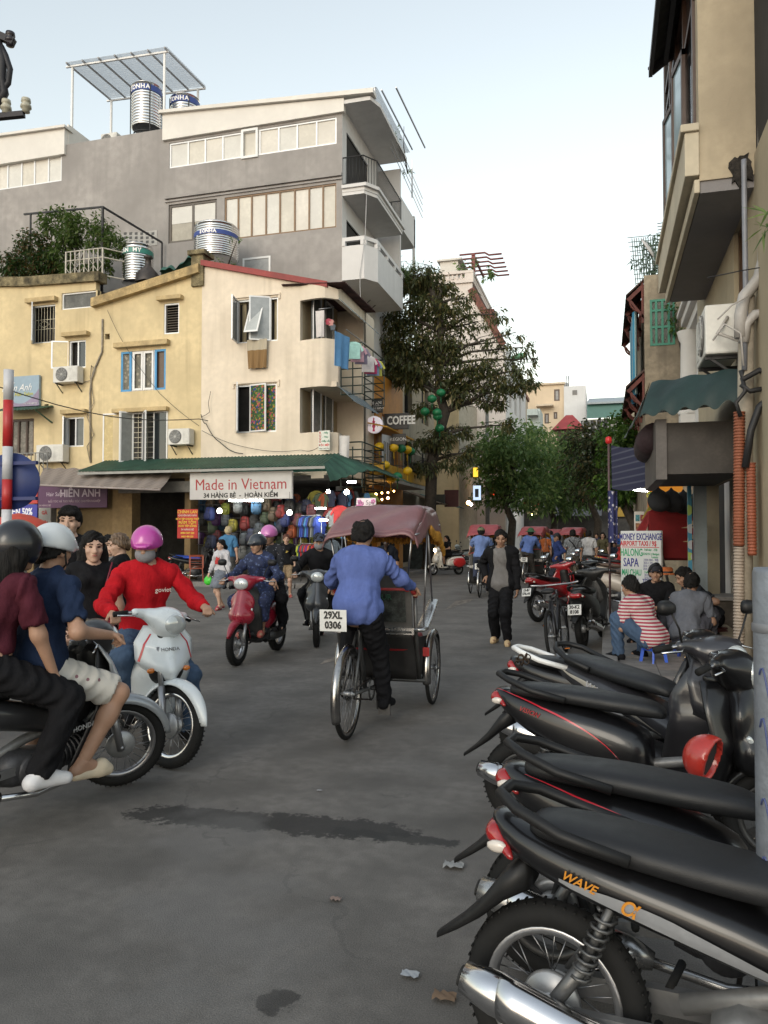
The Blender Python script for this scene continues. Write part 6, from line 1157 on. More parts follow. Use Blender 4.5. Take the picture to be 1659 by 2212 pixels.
for u0,v0,u1,v1,c_,lb,tx in((1370,1105,1392,1148,(.6,.56,.52),'white food poster with four pictures beside the tree',''),(1399,1080,1422,1124,(.65,.2,.04),'orange paper notice at the shop corner','THỊT'),(1400,1040,1475,1063,(.6,.22,.02),'orange shop board above the glass shop sign',''),(1402,1062,1462,1078,(.05,.3,.05),'green illuminated shop sign with yellow letters','GLASS CENTER')):
 Sx=Pl('S',13.6+(u0==1399)*.1);r=Sx.rect(u0,v0,u1,v1);t=board('shop_notice',lb,'sign',Sx,r,0,.03,M(c_,.5,0,.1,emit=.35 if 'illum' in lb or 'board' in lb else 0))
 if tx:text(tx,.11 if len(tx)>5 else .09,M((.6,.55,.05),var=0,emit=.3),t,Sx.p((r[0]+r[2])/2,-.005,(r[1]+r[3])/2),(1,0,0),(0,0,1),sx=.7,bold=.003)
 elif 'food' in lb:
  for i,cc_ in enumerate(((.3,.12,.04),(.35,.25,.1),(.05,.25,.3),(.3,.05,.04))):q=MB();a0=r[0]+.02+(i%2)*(r[2]-r[0])*.48;z0=r[1]+.03+(i//2)*(r[3]-r[1])*.42;Sx.box(q,a0,-.004,z0,a0+(r[2]-r[0])*.42,-.001,z0+(r[3]-r[1])*.33);q.build('food_photo',M(cc_,.5,0,.5,30),t)
mb=MB();mb.tube([aty(1368,1057,14.5),aty(1402,1060,14.5)],.02,6);tag(mb.build('strip_light',TUBE),'strip light glowing by the tree on the right','strip light')
# near post, traffic sign
gp=T('metal_post','grey galvanised post with blue scribbles at the right edge','post',(.445,2.27,0));mb=MB();mb.lathe([(.062,0),(.062,1.5),(.058,1.512),(0,1.514)],28);mb.build('tube',M((.2,.22,.25),.5,.5,.2,4,bump=.15),gp);mb=MB();mb.lathe([(.0635,1.34),(.0655,1.345),(.0655,1.36),(.0635,1.365)],28);mb.build('collar',M((.22,.23,.25),.5,.5),gp)
mb=MB();
for zc,hh in((1.2,.05),(1.05,.07),(.86,.05),(.7,.06)):mb.tube([(.0625*math.cos(a),.0625*math.sin(a),zc+hh*math.sin(a*7))for a in np.linspace(-2.6,-1.2,18)],.003,4)
mb.build('scribble',M((.06,.08,.2),.5),gp)
tp=T('traffic_sign','red and white banded sign pole with blue disc seen from behind','traffic sign',gr(8,1555));F1=6.6;pb_=Vector(tp.location);
for i,(v0,v1,c_)in enumerate(((793,860,0),(860,962,1),(962,1034,0),(1034,1100,1),(1100,1190,0),(1190,1300,1),(1300,1420,0),(1420,1556,1))):
 z1,z0=1.6+(1155-v0)/1659*6.62,1.6+(1155-v1)/1659*6.62;mb=MB();mb.tube([(0,0,max(0,z0)),(0,0,z1)],.042,14);mb.build('pole_band',M((.5,.5,.52),.4,0,.1)if c_==0 else M((.4,.02,.02),.4,0,.1),tp)
zc=1.6+(1155-1037)/1659*6.62;mb=MB();mb.lathe([(0,-.005),(.25,-.005),(.252,0),(.25,.005),(0,.005)],40,(-.01,.06,zc),(-.3,1,0));mb.build('disc',M((.015,.03,.13),.45,0,.1),tp);mb=MB();mb.box((-.12,.02,zc+.14),(.28,.05,zc+.17));mb.box((-.12,.02,zc-.17),(.28,.05,zc-.14));mb.build('bracket',M((.02,.03,.12),.5),tp)
for i,(u,v,s)in enumerate(((980,1875,.06),(886,2111,.04),(725,1946,.03),(960,2160,.05),(480,1316,.04),(690,1710,.02))):
 p=gr(u,v);mb=MB();mb.grid(lambda a,b:(s*(a-.5)*1.6,s*(b-.5),.006+s*.3*abs(math.sin(a*7+b*5+i))),5,4);o=mb.build('litter',M(((.3,.3,.29),(.4,.42,.44),(.25,.18,.15),(.2,.13,.08),(.35,.3,.25),(.3,.3,.3))[i],.8),None,p);tag(o,('crumpled white paper on the road beside nearest bike','tiny bluish paper scrap on the road at bottom','small pinkish scrap on the dark asphalt','brown dry leaf near the nearest rear wheel','pale scrap on the road behind the walking girl','tiny grey scrap right of the stain')[i],'litter','litter on the road')
 # ------------------------------------------------------------ two and three wheelers
def wheel_parts(r,w,kind,rimm,key={}):
 k=(r,w,kind,rimm.name)
 if k in key:return key[k]
 ax=(0,1,0);n=40;q=w*.5
 ty=MB();ty.lathe([(r-q*1.05+q*1.05*math.cos(a),q*math.sin(a))for a in np.linspace(0,2*math.pi,12,endpoint=False)],n,axis=ax,closed=True)
 if r<.33:
  for i in range(56):
   a=2*math.pi*i/56
   for s in(-1,1):c=Vector((math.cos(a+s*.02)*(r-.0055),s*q*.45,math.sin(a+s*.02)*(r-.0055)));ty.obox(c,(.005,q*.6,.007),Matrix.Rotation(-a,3,'Y'))
 rr=r-w*1.0;ri=MB();ri.lathe([(rr+.006,-q*.75),(rr+.012,-q*.6),(rr-.006,-q*.35),(rr-.012,0),(rr-.006,q*.35),(rr+.012,q*.6),(rr+.006,q*.75),(rr-.016,q*.5),(rr-.02,0),(rr-.016,-q*.5)],n,axis=ax,closed=True)
 sp=MB();hb_=MB()
 if kind=='spoke':
  m=36 if r>.32 else 28
  for i in range(m):
   a=2*math.pi*i/m;s=1 if i%2 else-1;b=a+(.35 if(i//2)%2 else-.35);h=.02 if r>.32 else .055
   sp.tube([(h*math.cos(b),s*.03,h*math.sin(b)),(rr*math.cos(a),s*.004,rr*math.sin(a))],.0016 if r>.32 else .0022,3)
  h=.018 if r>.32 else .05;hb_.lathe([(0,-.055),(h*.6,-.055),(h*.6,-.038),(h*1.25,-.034),(h*1.25,-.028),(h,-.025),(h,.025),(h*1.25,.028),(h*1.25,.034),(h*.6,.038),(h*.6,.055),(0,.055)],24,axis=ax)
  if r<.32:hb_.lathe([(0,-.05),(.085,-.045),(.09,-.03),(.06,-.02),(0,-.02)],28,axis=ax)
 else:
  for i in range(5):
   a=2*math.pi*i/5
   for da in(-.12,.12):sp.bar((.04*math.cos(a+da),0,.04*math.sin(a+da)),(rr*math.cos(a+da*.5),0,rr*math.sin(a+da*.5)),.022,.018,up=(0,1,0))
  hb_.lathe([(0,-.06),(.05,-.055),(.06,-.03),(.055,.03),(.04,.06),(0,.06)],20,axis=ax);hb_.lathe([(.05,.035),(.1,.036),(.1,.04),(.05,.041)],28,axis=ax,closed=True)
 key[k]=(ty.mesh('tyre',RUB),ri.mesh('rim',rimm),sp.mesh('spokes',STEEL if kind=='spoke' else rimm),hb_.mesh('hub',M((.4,.4,.4),.4,.6,.15)));return key[k]
def wheel(t,x,r,w,kind,rimm,S=None,y=0,name='wheel'):
 a,b,c,d=wheel_parts(r,w,kind,rimm);o=put(a,name,t)
 o.matrix_basis=(S or Matrix())@Matrix.Translation((x,y,r))
 put(b,'rim',o);put(c,'spokes',o,stuff=True);put(d,'hub',o);return o
def fender(t,x,r,w,a0,a1,mt,S=None,name='fender',flare=.02,y=0):
 mb=MB();mb.grid(lambda s,q:(x+(r+.02-flare*0+.012*math.cos((q-.5)*math.pi)-.03*(2*q-1)**4)*math.cos(R(a0+(a1-a0)*s)),y+(q-.5)*w*(1-.8*max(0,1-s*2.4)**2),r+(r+.02+.014*math.cos((q-.5)*math.pi)-.03*(2*q-1)**4)*math.sin(R(a0+(a1-a0)*s))),22,8)
 o=mb.build(name,mt,t,solid=.006);o.matrix_basis=S or Matrix();return o
LENS=M((.55,.58,.58),.08,.3,.1,14,coat=.5);TAIL=M((.3,.012,.012),.15,0,.15,20,coat=.7);AMB=M((.55,.16,.02),.2,0,.1,coat=.5);PLATE=M((.62,.62,.6),.45,0,.05)
def plate(t,txt,c,xd,up,w=.19,h=.15,col=(.02,.02,.02)):
 mb=MB();X,U=Vector(xd).normalized(),Vector(up).normalized();N=X.cross(U);mb.obox(c,(w,h,.004),Matrix((X,U,N)).transposed());o=mb.build('number_plate',PLATE,t,bev=.004)
 L=txt.split('\n')
 for i,s in enumerate(L):text(s,h*.46,M(col,.5,var=0),o,Vector(c)+N*.004+U*h*(.24-.46*i),X,U,bold=.003,sx=.86)
 return o
def mirror_part(t,S,x,y,z,mt=PLA,round_=False):
 mb=MB();sg=1 if y>0 else-1;mb.tube([(x,y*.7,z-.2),(x+.01,y*.85,z-.08),(x,y,z)],.006,5);o=mb.build('mirror',mt,t);o.matrix_basis=S
 mb=MB();mb.loft([(-.022,0,.05,.03),(-.02,0,.062,.042),(.01,0,.05,.03),(.02,0,.02,.012)],16,2 if round_ else 3)
 mb.V=[(x+a,y+sg*.03+b,z+.03+c)for a,b,c in mb.V];mb.build('mirror_shell',mt,o)
 mb=MB();mb.loft([(-.024,0,.055,.036),(-.0225,0,.055,.036)],16,2 if round_ else 3);mb.V=[(x+a,y+sg*.03+b,z+.03+c)for a,b,c in mb.V];mb.build('mirror_glass',M((.75,.78,.8),.04,1,0),o)
def spring(mb,a,b,r,turns,tr,m=0):
 a,b=Vector(a),Vector(b);d=(b-a);e1=d.orthogonal().normalized();e2=d.normalized().cross(e1);n=turns*8
 mb.tube([a+d*i/n+(e1*math.cos(i*math.pi/4)+e2*math.sin(i*math.pi/4))*r for i in range(n+1)],tr,4,m)
def bike(label,loc,head,kind='wave',body=BLK,accent=None,seatm=SEATM,plate_txt=None,steer=0,lean=0,shield=None,rimm=CH,wk='spoke',mirrors=True,cat='motorbike',name='motorbike',group='motorbikes and scooters',decal=None,light=None,engine_col=None,grab=PLA,muffler=CH,stand=True,detail=True,frontc=None,pitch=0,scale=1):
 t=T(name,label,cat,loc,0,group);t.scale=(scale,)*3;t.rotation_euler=(lean,pitch,head);shield=shield or body;frontc=frontc or body
 sc_=kind!='wave';r=.285 if not sc_ else .265 if kind=='scooter' else .225;w=.075 if not sc_ else .09
 xr_,xf=(-.67,.62)if kind!='vespa' else(-.6,.62);hp=Vector((.46,0,.8));ax=Vector((-.32,0,1)).normalized()
 S=Matrix.Translation(hp)@Matrix.Rotation(steer,4,ax)@Matrix.Translation(-hp)
 def fr(o):o.matrix_basis=S;return o
 wheel(t,xr_,r,w+.008,wk if kind=='wave' else('mag' if wk!='spoke' else 'spoke'),rimm,name='rear_wheel');wheel(t,xf,r,w,wk,rimm,S,name='front_wheel')
 mb=MB()
 for y in(.075,-.075):mb.tube([hp+Vector((0,y,0)),hp.lerp(Vector((xf,0,r)),.55)+Vector((0,y,0))],.018,8);mb.tube([hp.lerp(Vector((xf,0,r)),.5)+Vector((0,y,0)),(xf,y,r-.02)],.024,8)
 mb.tube([(xf,-.1,r),(xf,.1,r)],.014,6);fr(mb.build('fork',M((.35,.35,.36),.35,.8,.1),t))
 fender(t,xf,r,.125 if kind!='vespa' else .16,8 if kind=='wave' else 20,172,frontc,S,'front_fender')
 # handlebar, cover, lamp
 hz=1.0 if kind=='wave' else 1.02
 mb=MB();mb.tube([(.29,.35,hz),(.36,.22,hz+.03),(.41,0,hz),(.36,-.22,hz+.03),(.29,-.35,hz)],.012,6);hbo=fr(mb.build('handlebar',STEEL,t))
 for s in(1,-1):
  mb=MB();mb.tube([(.29+.035,s*.27,hz+.018),(.285,s*.36,hz-.002)],.019,8);mb.build('grip',RUB,hbo)
  mb=MB();mb.tube([(.37,s*.22,hz+.02),(.40,s*.28,hz+.005),(.365,s*.39,hz-.005)],.006,5);mb.build('brake_lever',CH,hbo)
 mb=MB();mb.sdf([E((.40,0,hz),(.10,.16,.075)),E((.44,0,hz-.03),(.11,.125,.11)),C((.36,.12,hz+.02),(.35,.23,hz+.025),.04,.03),C((.36,-.12,hz+.02),(.35,-.23,hz+.025),.04,.03)],.014,.04);hc=fr(mb.build('handle_cover',body,t))
 mb=MB();mb.sdf([E((.515,0,hz-.03),(.045,.095,.075))],.01,.01);lo=mb.build('headlight',light or LENS,hc)
 mb=MB();mb.sdf([E((.355,0,hz+.05),(.05,.08,.02))],.01,.01);mb.build('dial_cluster',M((.03,.03,.035),.15),hc)
 if mirrors:
  for s in(1,-1):mirror_part(t,S,.36,s*.31,hz+.2,PLA,kind=='vespa')
  # rear body and seat
 ps=.02 if sc_ else 0
 st=[(-.80,.80,.05,.02),(-.77,.805,.10,.035),(-.6,.80,.128,.045),(-.35,.775+ps,.14,.05),(-.15,.755+ps,.135,.05),(.0,.745+ps,.115,.05),(.10,.73+ps,.085,.04),(.14,.71+ps,.05,.02)]
 sq=lambda L:[(-.6+(q[0]+.6)*.7 if q[0]<-.6 else q[0],)+tuple(q[1:])for q in L]
 if sc_:st=[(x-.04,z,a,b)for x,z,a,b in st]
 mb=MB();mb.loft(sq(st),18,2.6);mb.build('seat',seatm,t,sub=1)
 if kind=='wave':bs=[(-.985,.80,.02,.015),(-.96,.79,.06,.04),(-.85,.755,.115,.06),(-.6,.70,.142,.075),(-.3,.645,.15,.088),(0,.575,.145,.085),(.2,.50,.12,.065),(.36,.44,.07,.03)]
 elif kind=='scooter':bs=[(-.98,.77,.02,.015),(-.95,.76,.07,.05),(-.8,.71,.13,.09),(-.55,.64,.165,.13),(-.25,.56,.17,.17),(-.05,.5,.16,.17),(.04,.47,.13,.14)]
 else:bs=[(-.95,.52,.05,.08),(-.92,.53,.14,.16),(-.75,.56,.21,.2),(-.5,.56,.225,.2),(-.25,.54,.19,.2),(-.08,.5,.14,.17),(.0,.45,.12,.12)]
 bs=sq(bs);mb=MB();mb.loft(bs,20,2.7);bo=mb.build('body_cover',body,t,sub=1)
 if accent is not None:
  def side(x,f):i=np.interp(x,[q[0]for q in bs],range(len(bs)));a,b=bs[int(i)],bs[min(len(bs)-1,int(i)+1)];u=i-int(i);z=a[1]+(b[1]-a[1])*u;hw=a[2]+(b[2]-a[2])*u;hh=a[3]+(b[3]-a[3])*u;an=f;return hw*(abs(math.cos(an))**(2/2.7)),z+hh*math.copysign(abs(math.sin(an))**(2/2.7),math.sin(an))
  x0,x1,f0,f1,wd=accent[1:6]if len(accent)>2 else(-.9,.2,.55,.2,.18)
  for s in(1,-1):
   mb=MB();mb.grid(lambda a,b:(lambda x,yz:(x,s*(yz[0]+.005),yz[1]))(x0+(x1-x0)*a,side(x0+(x1-x0)*a,f0+(f1-f0)*a**1.5+(b-.5)*wd*math.sin(math.pi*min(1,a*1.1+.08)))),26,3);mb.build('stripe',accent[0],bo)
 if decal:
  for tx,sz,x,z,col,sh in decal:text(tx,sz,M(col,.4,var=0,metal=.2),bo,(x,-.155,z),(1,0,-.28),(.28,0,1),shear=sh,bold=.0006,ext=.0008)
 mb=MB();mb.sdf([E((-.85,0,.765 if not sc_ else .74),(.035,.08,.035)),C((-.84,.05,.755),(-.775,.116,.715),.03,.011),C((-.84,-.05,.755),(-.775,-.116,.715),.03,.011)],.012,.03);tl_=mb.build('tail_light',TAIL,t)
 for s in(1,-1):mb=MB();mb.sdf([E((-.825,s*.098,.735),(.035,.014,.02))],.008,.01);mb.build('indicator',M((.55,.5,.45),.15,0,.1,coat=.5),tl_)
 if grab:
  mb=MB();mb.tube(sq([(-.42,.145,.78),(-.62,.15,.82),(-.82,.12,.865),(-.93,.05,.885),(-.93,-.05,.885),(-.82,-.12,.865),(-.62,-.15,.82),(-.42,-.145,.78)]),.019,8);mb.build('grab_rail',grab,t)
 mb=MB();mb.loft([(-1.06,.38,.02,.012),(-.98,.44,.055,.018),(-.9,.51,.075,.03),(-.82,.6,.085,.05),(-.74,.66,.09,.06)],12,3);mb.build('rear_fender',PLA,t)
 if plate_txt:plate(t,plate_txt,(-.965,0,.56),(0,-1,0),(.35,0,1))
 # mechanicals
 mb=MB();mb.loft([(-.22,.31,.09,.07),(-.15,.32,.12,.1),(.05,.3,.12,.1),(.14,.3,.1,.07)],16,3);mb.tube([(.1,0,.31),(.32,0,.34)],.062,10)
 for i in range(6):mb.lathe([(.05,0),(.082,.0),(.082,.008),(.05,.008)],14,(.15+i*.03,0,.315+i*.004),(1,0,.12),closed=True)
 mb.lathe([(0,-.13),(.085,-.13),(.095,-.115),(.095,-.1)],20,(-.05,0,.3),(0,1,0));mb.lathe([(0,.13),(.09,.13),(.1,.115),(.1,.1)],20,(-.02,0,.3),(0,1,0));mb.build('engine',engine_col or M((.07,.07,.075),.5,.5,.25,8),t)
 mb=MB();mb.bar((-.05,-.1,.33),(xr_-.03,-.1,r),.03,.045);mb.bar((-.05,.1,.33),(xr_-.03,.1,r),.04,.07);mb.tube([(xr_,-.12,r),(xr_,.12,r)],.016,6);mb.tube([(-.3,0,.36),(-.05,0,.45),(.2,0,.5),(.42,0,.75)],.03,8);mb.build('frame',M((.2,.2,.2),.45,.5,.2),t)
 for y in(-.115,.115):sk=MB();sk.tube([(-.47,y,.65),(-.57,y,.42)],.014,6);sk.tube([(-.55,y,.46),(xr_,y,r)],.022,8);spring(sk,(-.485,y,.62),(-.565,y,.42),.028,8,.006);sk.build('shock_absorber',M((.12,.12,.12),.4,.6,.2),t)
 mb=MB();mb.tube([(.2,-.1,.3),(.16,-.13,.2),(-.05,-.14,.18),(-.3,-.15,.22)],.018,8);mb.tube([(-.28,-.155,.225),(-.36,-.16,.24),(-.8,-.175,.34),(-.9,-.175,.36)],[.03,.055,.062,.045],14);ex=mb.build('exhaust',muffler,t)
 mb=MB();mb.grid(lambda s,q:Vector((-.38-.4*s,-.168,.243+.095*s))+Vector((0,-.068*math.cos((q-.4)*2.2),.068*math.sin((q-.4)*2.2))),8,8);mb.build('heat_shield',CH,ex,solid=.004);mb=MB();mb.tube([(-.905,-.175,.361),(-.912,-.175,.3625)],.03,12);mb.build('tail_hole',DARK,ex)
 for s in(1,-1):
  mb=MB();mb.tube([(.05,s*.1,.24),(.05,s*.24,.26)],.016,8);mb.build('footrest',RUB,t);mb=MB();mb.tube([(-.35,s*.1,.34),(-.33,s*.24,.36)],.014,8);mb.build('footrest',RUB,t)
 mb=MB();mb.tube([(.0,.1,.2),(-.02,.2,.02)],.01,6);mb.bar((-.05,.2,.015),(.03,.22,.015),.02);mb.build('side_stand',IRON,t)if stand else None
 if kind=='wave':
  fz=lambda s,q:(np.interp(s,[0,.45,1],[.46,.51,.34])-np.interp(s,[0,.3,1],[.12,.24,.2])*abs(2*q-1)**1.7,(2*q-1)*np.interp(s,[0,.2,.5,1],[.13,.2,.225,.15]),np.interp(s,[0,.45,1],[.92,.62,.26]))
  mb=MB();mb.grid(fz,16,14);mb.build('leg_shield',shield,t,solid=.012)
  def fcf(a,b):A=2*a-1;return(np.interp(b,[0,.4,.82,1],[.43,.53,.615,.59])-(.09+.15*b)*abs(A)**1.5+.012*max(0,1-3*abs(A)),A*np.interp(b,[0,.35,.75,1],[.13,.205,.2,.13]),.95-.36*b+.05*b*A*A)
  mb=MB();mb.sdf([C((.4,0,.88),(.46,0,.66),.085,.12),C((.46,0,.62),(.5,0,.6),.1,.06)],.016,.05);mb.build('inner_cover',PLA,t)
  mb=MB();mb.grid(fcf,18,14);fc=mb.build('front_cover',frontc,t,solid=.014)
  mb=MB();mb.loft([(.12,.56,.085,.1),(.24,.53,.07,.09),(.34,.58,.07,.1),(.42,.68,.07,.1)],14,2.6);mb.build('centre_cover',shield,t,sub=1)
  for s in(1,-1):mb=MB();mb.sdf([E((.52,s*.125,.655),(.016,.03,.02))],.009,.01);mb.build('indicator',AMB,fc)
 else:
  W_=.2 if kind=='scooter' else .23
  fz=lambda s,q:(np.interp(s,[0,.5,1],[.40,.47,.33])-.13*(2*q-1)**2,(2*q-1)*np.interp(s,[0,.2,.55,1],[.1,W_*.9,W_,.16]),np.interp(s,[0,.5,1],[.94,.62,.3]))
  mb=MB();mb.grid(fz,16,14);mb.build('leg_shield',shield,t,solid=.014)
  mb=MB();mb.sdf([C((.46,0,.88),(.54,0,.6),.07,.11),E((.50,0,.6),(.1,.17,.13)),E((.46,0,.76),(.06,.16,.14))],.016,.05);fc=mb.build('front_cover',frontc,t)
  if kind=='scooter':
   for s in(1,-1):mb=MB();mb.sdf([C((.545,s*.085,.56),(.50,s*.14,.68),.032,.016)],.009,.01);mb.build('indicator',LENS,fc)
  mb=MB();mb.loft([(-.05,.32,.13,.04),(.1,.31,.15,.03),(.3,.31,.14,.03),(.36,.36,.1,.05)],14,3);mb.build('floorboard',PLA if kind=='scooter' else body,t)
  mb=MB();mb.loft([(-.62,.3,.05,.05),(-.5,.29,.07,.075),(-.2,.28,.08,.07),(-.1,.28,.07,.05)],12,3);mb.V=[(x,y+.11,z)for x,y,z in mb.V];mb.build('drive_case',M((.05,.05,.05),.5,.3),t)
 if kind=='vespa':
  for s in(1,-1):mb=MB();mb.sdf([E((-.52,s*.2,.5),(.3,.09,.19))],.016,.02);mb.build('side_pod',accent[0]if accent else body,t)
  mb=MB();mb.loft([(.45,.74,.035,.1),(.56,.70,.035,.12),(.6,.62,.02,.1)],12,2.5);mb.build('horn_cover',accent[0]if accent else body,t)
 return t
H0=lambda a,b:math.atan2(b.y-a.y,b.x-a.x)
ALR=M((.5,.5,.51),.3,.9,.1)
# --- parked row at the right, nearest first
SILV=M((.45,.46,.48),.3,.6,.1);REDS=M((.5,.015,.03),.3,0,.08,coat=.5);ORG=(.55,.22,.02)
def parked(tail,head,**kw):
 h=head;c=tail-Vector((math.cos(h)*-.82,math.sin(h)*-.82,0));return dict(loc=(c.x,c.y,0),head=h,lean=R(-2),scale=.94,mirrors=False,**kw)
def tail_at(u,v,z):p=gr(u,v,z);return Vector((p.x,p.y,0))
bike('nearest parked black motorbike with grey and orange side graphics',**parked(tail_at(1060,1800,.7),R(-12)),accent=(SILV,-.62,.3,-.12,-.55,.42),decal=(('WAVE',.036,-.56,.7,ORG,.3),('α',.075,-.42,.66,ORG,.2)),rimm=ALR,engine_col=M((.25,.25,.25),.45,.6,.2))
bike('parked black scooter with thin red stripe and clear tail lamp, second from nearest',**parked(tail_at(1078,1682,.69),R(-9)),kind='scooter',accent=(REDS,-.75,.02,.85,.1,.07),decal=(('AIR BLADE',.04,-.45,.69,(.3,.015,.03),.3),),wk='mag',rimm=M((.03,.03,.03),.4),muffler=M((.4,.4,.4),.25,.9,.1))
bike('parked black scooter with long curved red side line, third from nearest',**parked(tail_at(1066,1508,.69),R(-11)),kind='scooter',accent=(REDS,-.9,.02,.95,-.35,.09),decal=(('VISION',.038,-.62,.7,(.28,.015,.02),.3),),wk='mag',rimm=M((.03,.03,.03),.4))
bike('parked motorbike with white grab rail and rusty chain, fourth from nearest',**parked(tail_at(1100,1408,.8),R(-11)),kind='wave',grab=M((.7,.7,.69),.35,0,.05),rimm=ALR)
bike('parked dark motorbike with silver and gold side stripe, mirrors and clear headlight before seated men',**{**parked(tail_at(1205,1432,.74),R(-45)),'mirrors':True,'scale':.98},kind='wave',body=M((.03,.03,.035),.3,0,.1,coat=.4),accent=(M((.45,.42,.36),.3,.5,.1),-.7,.3,.2,-.4,.3),decal=(('WAVE',.07,-.35,.66,(.5,.5,.52),.3),))
hl=T('helmet','red open helmet hanging among the parked black bikes at right','helmet',gr(1530,1640,.62));mb=MB();mb.sdf([E((0,0,0),(.13,.12,.13))],.012,.02,clips=[((.03,0,0),(1,-.55,-.3))],sub=[E((0.02,0,0),(.105,.095,.105))]);mb.build('shell',M((.42,.03,.02),.3,0,.1,coat=.4),hl);mb=MB();mb.sdf([E((0,0,0),(.112,.102,.112))],.012,.02,clips=[((-.0,0,0),(1,-.55,-.3))]);mb.build('lining',DARK,hl);hl.scale=(.82,)*3
ch=MB()
pch=gr(1128,1425,.87)
for i in range(9):ch.lathe([(.016,-.004),(.02,0),(.016,.004),(.012,0)],10,pch+Vector((.03*math.sin(i),.012*i-.06,.02*math.cos(i*.9))),(math.sin(i*1.6),math.cos(i*1.6),.3),closed=True)
tag(ch.build('chain',M((.07,.045,.03),.6,.6,.3)),'rusty chain looped over the white grab rail','chain')
# --- other parked machines on the right
def rear_view(label,ug,vg,head,**kw):p=gr(ug,vg);c=p+Vector((math.cos(head),math.sin(head),0))*.62;return bike(label,(c.x,c.y,0),head,**kw)
rear_view('black scooter seen from behind with number plate 30-K2 8108',1262,1398,R(78),kind='scooter',body=M((.02,.02,.02),.5),plate_txt='30-K2\n8108',wk='mag',rimm=M((.03,.03,.03),.4),lean=R(-5),seatm=PLA)
rear_view('red and black motorbike seen from behind with plate 15-B1 576.44',1166,1343,R(62),body=M((.3,.015,.02),.3,0,.08,coat=.5),shield=M((.3,.015,.02),.3,0,.08,coat=.5),plate_txt='15-B1\n576.44',lean=R(-6),steer=R(20))
rear_view('black motorbike with angular handlebar between the red bike and bicycle',1225,1330,R(60),plate_txt='29-H1\n462.7',lean=R(-6))
for i,(u,v,h,c_,lb,k)in enumerate(((1292,1330,-12,(.42,.36,.3),'cream scooter with brown seat nearest the money exchange board','scooter'),(1285,1300,-14,(.5,.44,.38),'cream scooter with brown seat behind the nearest cream one','scooter'),(1290,1275,-14,(.05,.05,.055),'dark motorbike in the middle of the right hand row','wave'),(1282,1250,-15,(.42,.03,.03),'red motorbike with yellow flames on its side','wave'),(1288,1232,-12,(.1,.1,.1),'dark motorbike behind the red flame bike','wave'),(1296,1215,-10,(.3,.02,.03),'dark red motorbike further back in the row','wave'),(1310,1203,-10,(.3,.31,.32),'grey scooter far back in the right hand row','scooter'),(1322,1195,-10,(.55,.56,.56),'white scooter at the far end of the right row','scooter'))):
 p=gr(u,v);bike(lb,(p.x+.55,p.y-.1,.0 if p.x+.5<.05 else .1),R(h),kind=k,body=M(c_,.35,0,.08,coat=.4),seatm=M((.09,.055,.04),.6)if i<2 else SEATM,accent=(M((.6,.42,.03),.4),-.8,.3,.3,-.3,.3)if i==3 else None,lean=R(-5),mirrors=i>3)
 # --- moving machines
WHT=M((.62,.66,.68),.28,0,.04,coat=.5);DRED=M((.27,.012,.03),.28,0,.08,coat=.5);GRAP=M((.06,.063,.07),.3,.3,.1,coat=.4)
def by_front(ug,vg,head,dx=.62):p=gr(ug,vg);return(p.x-math.cos(head)*dx,p.y-math.sin(head)*dx,0)
HW=R(-42);LW_=by_front(372,1657,HW);wv=bike('white motorbike with red stripes ridden by the red shirted man',LW_,HW,body=WHT,shield=WHT,steer=R(28),mirrors=False,stand=False)
mb=MB()
for s in(1,-1):mb.grid(lambda a,b:(lambda p:(p[0]+.011,s*abs(p[1])*1.01,p[2]))(((2*(.5+.34+.1*a+.03*b)-1)and(np.interp(.15+.6*a,[0,.4,.82,1],[.43,.53,.615,.59])-(.09+.15*(.15+.6*a))*(.6+.3*a+.06*b)**1.5,(.6+.3*a+.06*b)*np.interp(.15+.6*a,[0,.35,.75,1],[.13,.205,.2,.13]),.95-.36*(.15+.6*a)+.05*(.15+.6*a)*(.6+.3*a+.06*b)**2))),12,2)
mb.build('red_stripe',REDS,wv);text('HONDA',.035,M((.1,.1,.1),var=0),wv,(.555,0,.80),(0,1,0),(-.4,0,1))
HB=R(74);LB=by_front(258,1702,HB);cbk=bike('dark motorbike with silver front fender carrying the couple at left',LB,HB,body=M((.02,.02,.022),.35,0,.1,coat=.3),frontc=M((.33,.35,.37),.3,.4,.08,coat=.3),wk='spoke',rimm=M((.3,.3,.31),.3,.9,.1),mirrors=False,stand=False,steer=R(-32))
text('HONDA',.04,M((.4,.4,.4),var=0),cbk,(.2,-.21,.5),(1,0,.1),(-.1,0,1))
HR_=R(-62-16+0);LRd=by_front(512,1438,R(-88));rs_=bike('dark red scooter with oval headlight carrying two women',LRd,R(-88),kind='scooter',body=DRED,shield=M((.03,.03,.03),.5),wk='spoke',rimm=ALR,stand=False)
LG=by_front(684,1398,R(-72));gs=bike('graphite grey scooter with wing shaped front lamps ridden by masked rider',LG,R(-72),kind='scooter',body=GRAP,shield=PLA,wk='mag',rimm=M((.03,.03,.03),.4),stand=False)
VW=M((.68,.65,.58),.3,0,.05,coat=.4);LV=by_front(935,1243,R(-135));vs_=bike('white and red retro scooter with lit headlight',LV,R(-135),kind='vespa',body=VW,accent=(M((.45,.02,.02),.3,0,.05,coat=.4),),light=M((1,.75,.4),emit=12,var=0),wk='mag',rimm=ALR,stand=False)
p=gr(1002,1218);bike('white moped parked by the left kerb beyond the retro scooter',(p.x,p.y,0),R(-150),kind='wave',body=M((.5,.56,.55),.35,0,.05,coat=.4),shield=M((.5,.56,.55),.35,0,.05,coat=.4),lean=R(-6))
p=gr(968,1222);bike('dark moped parked behind the lit retro scooter',(p.x,p.y,0),R(-120),kind='wave',lean=R(-6))
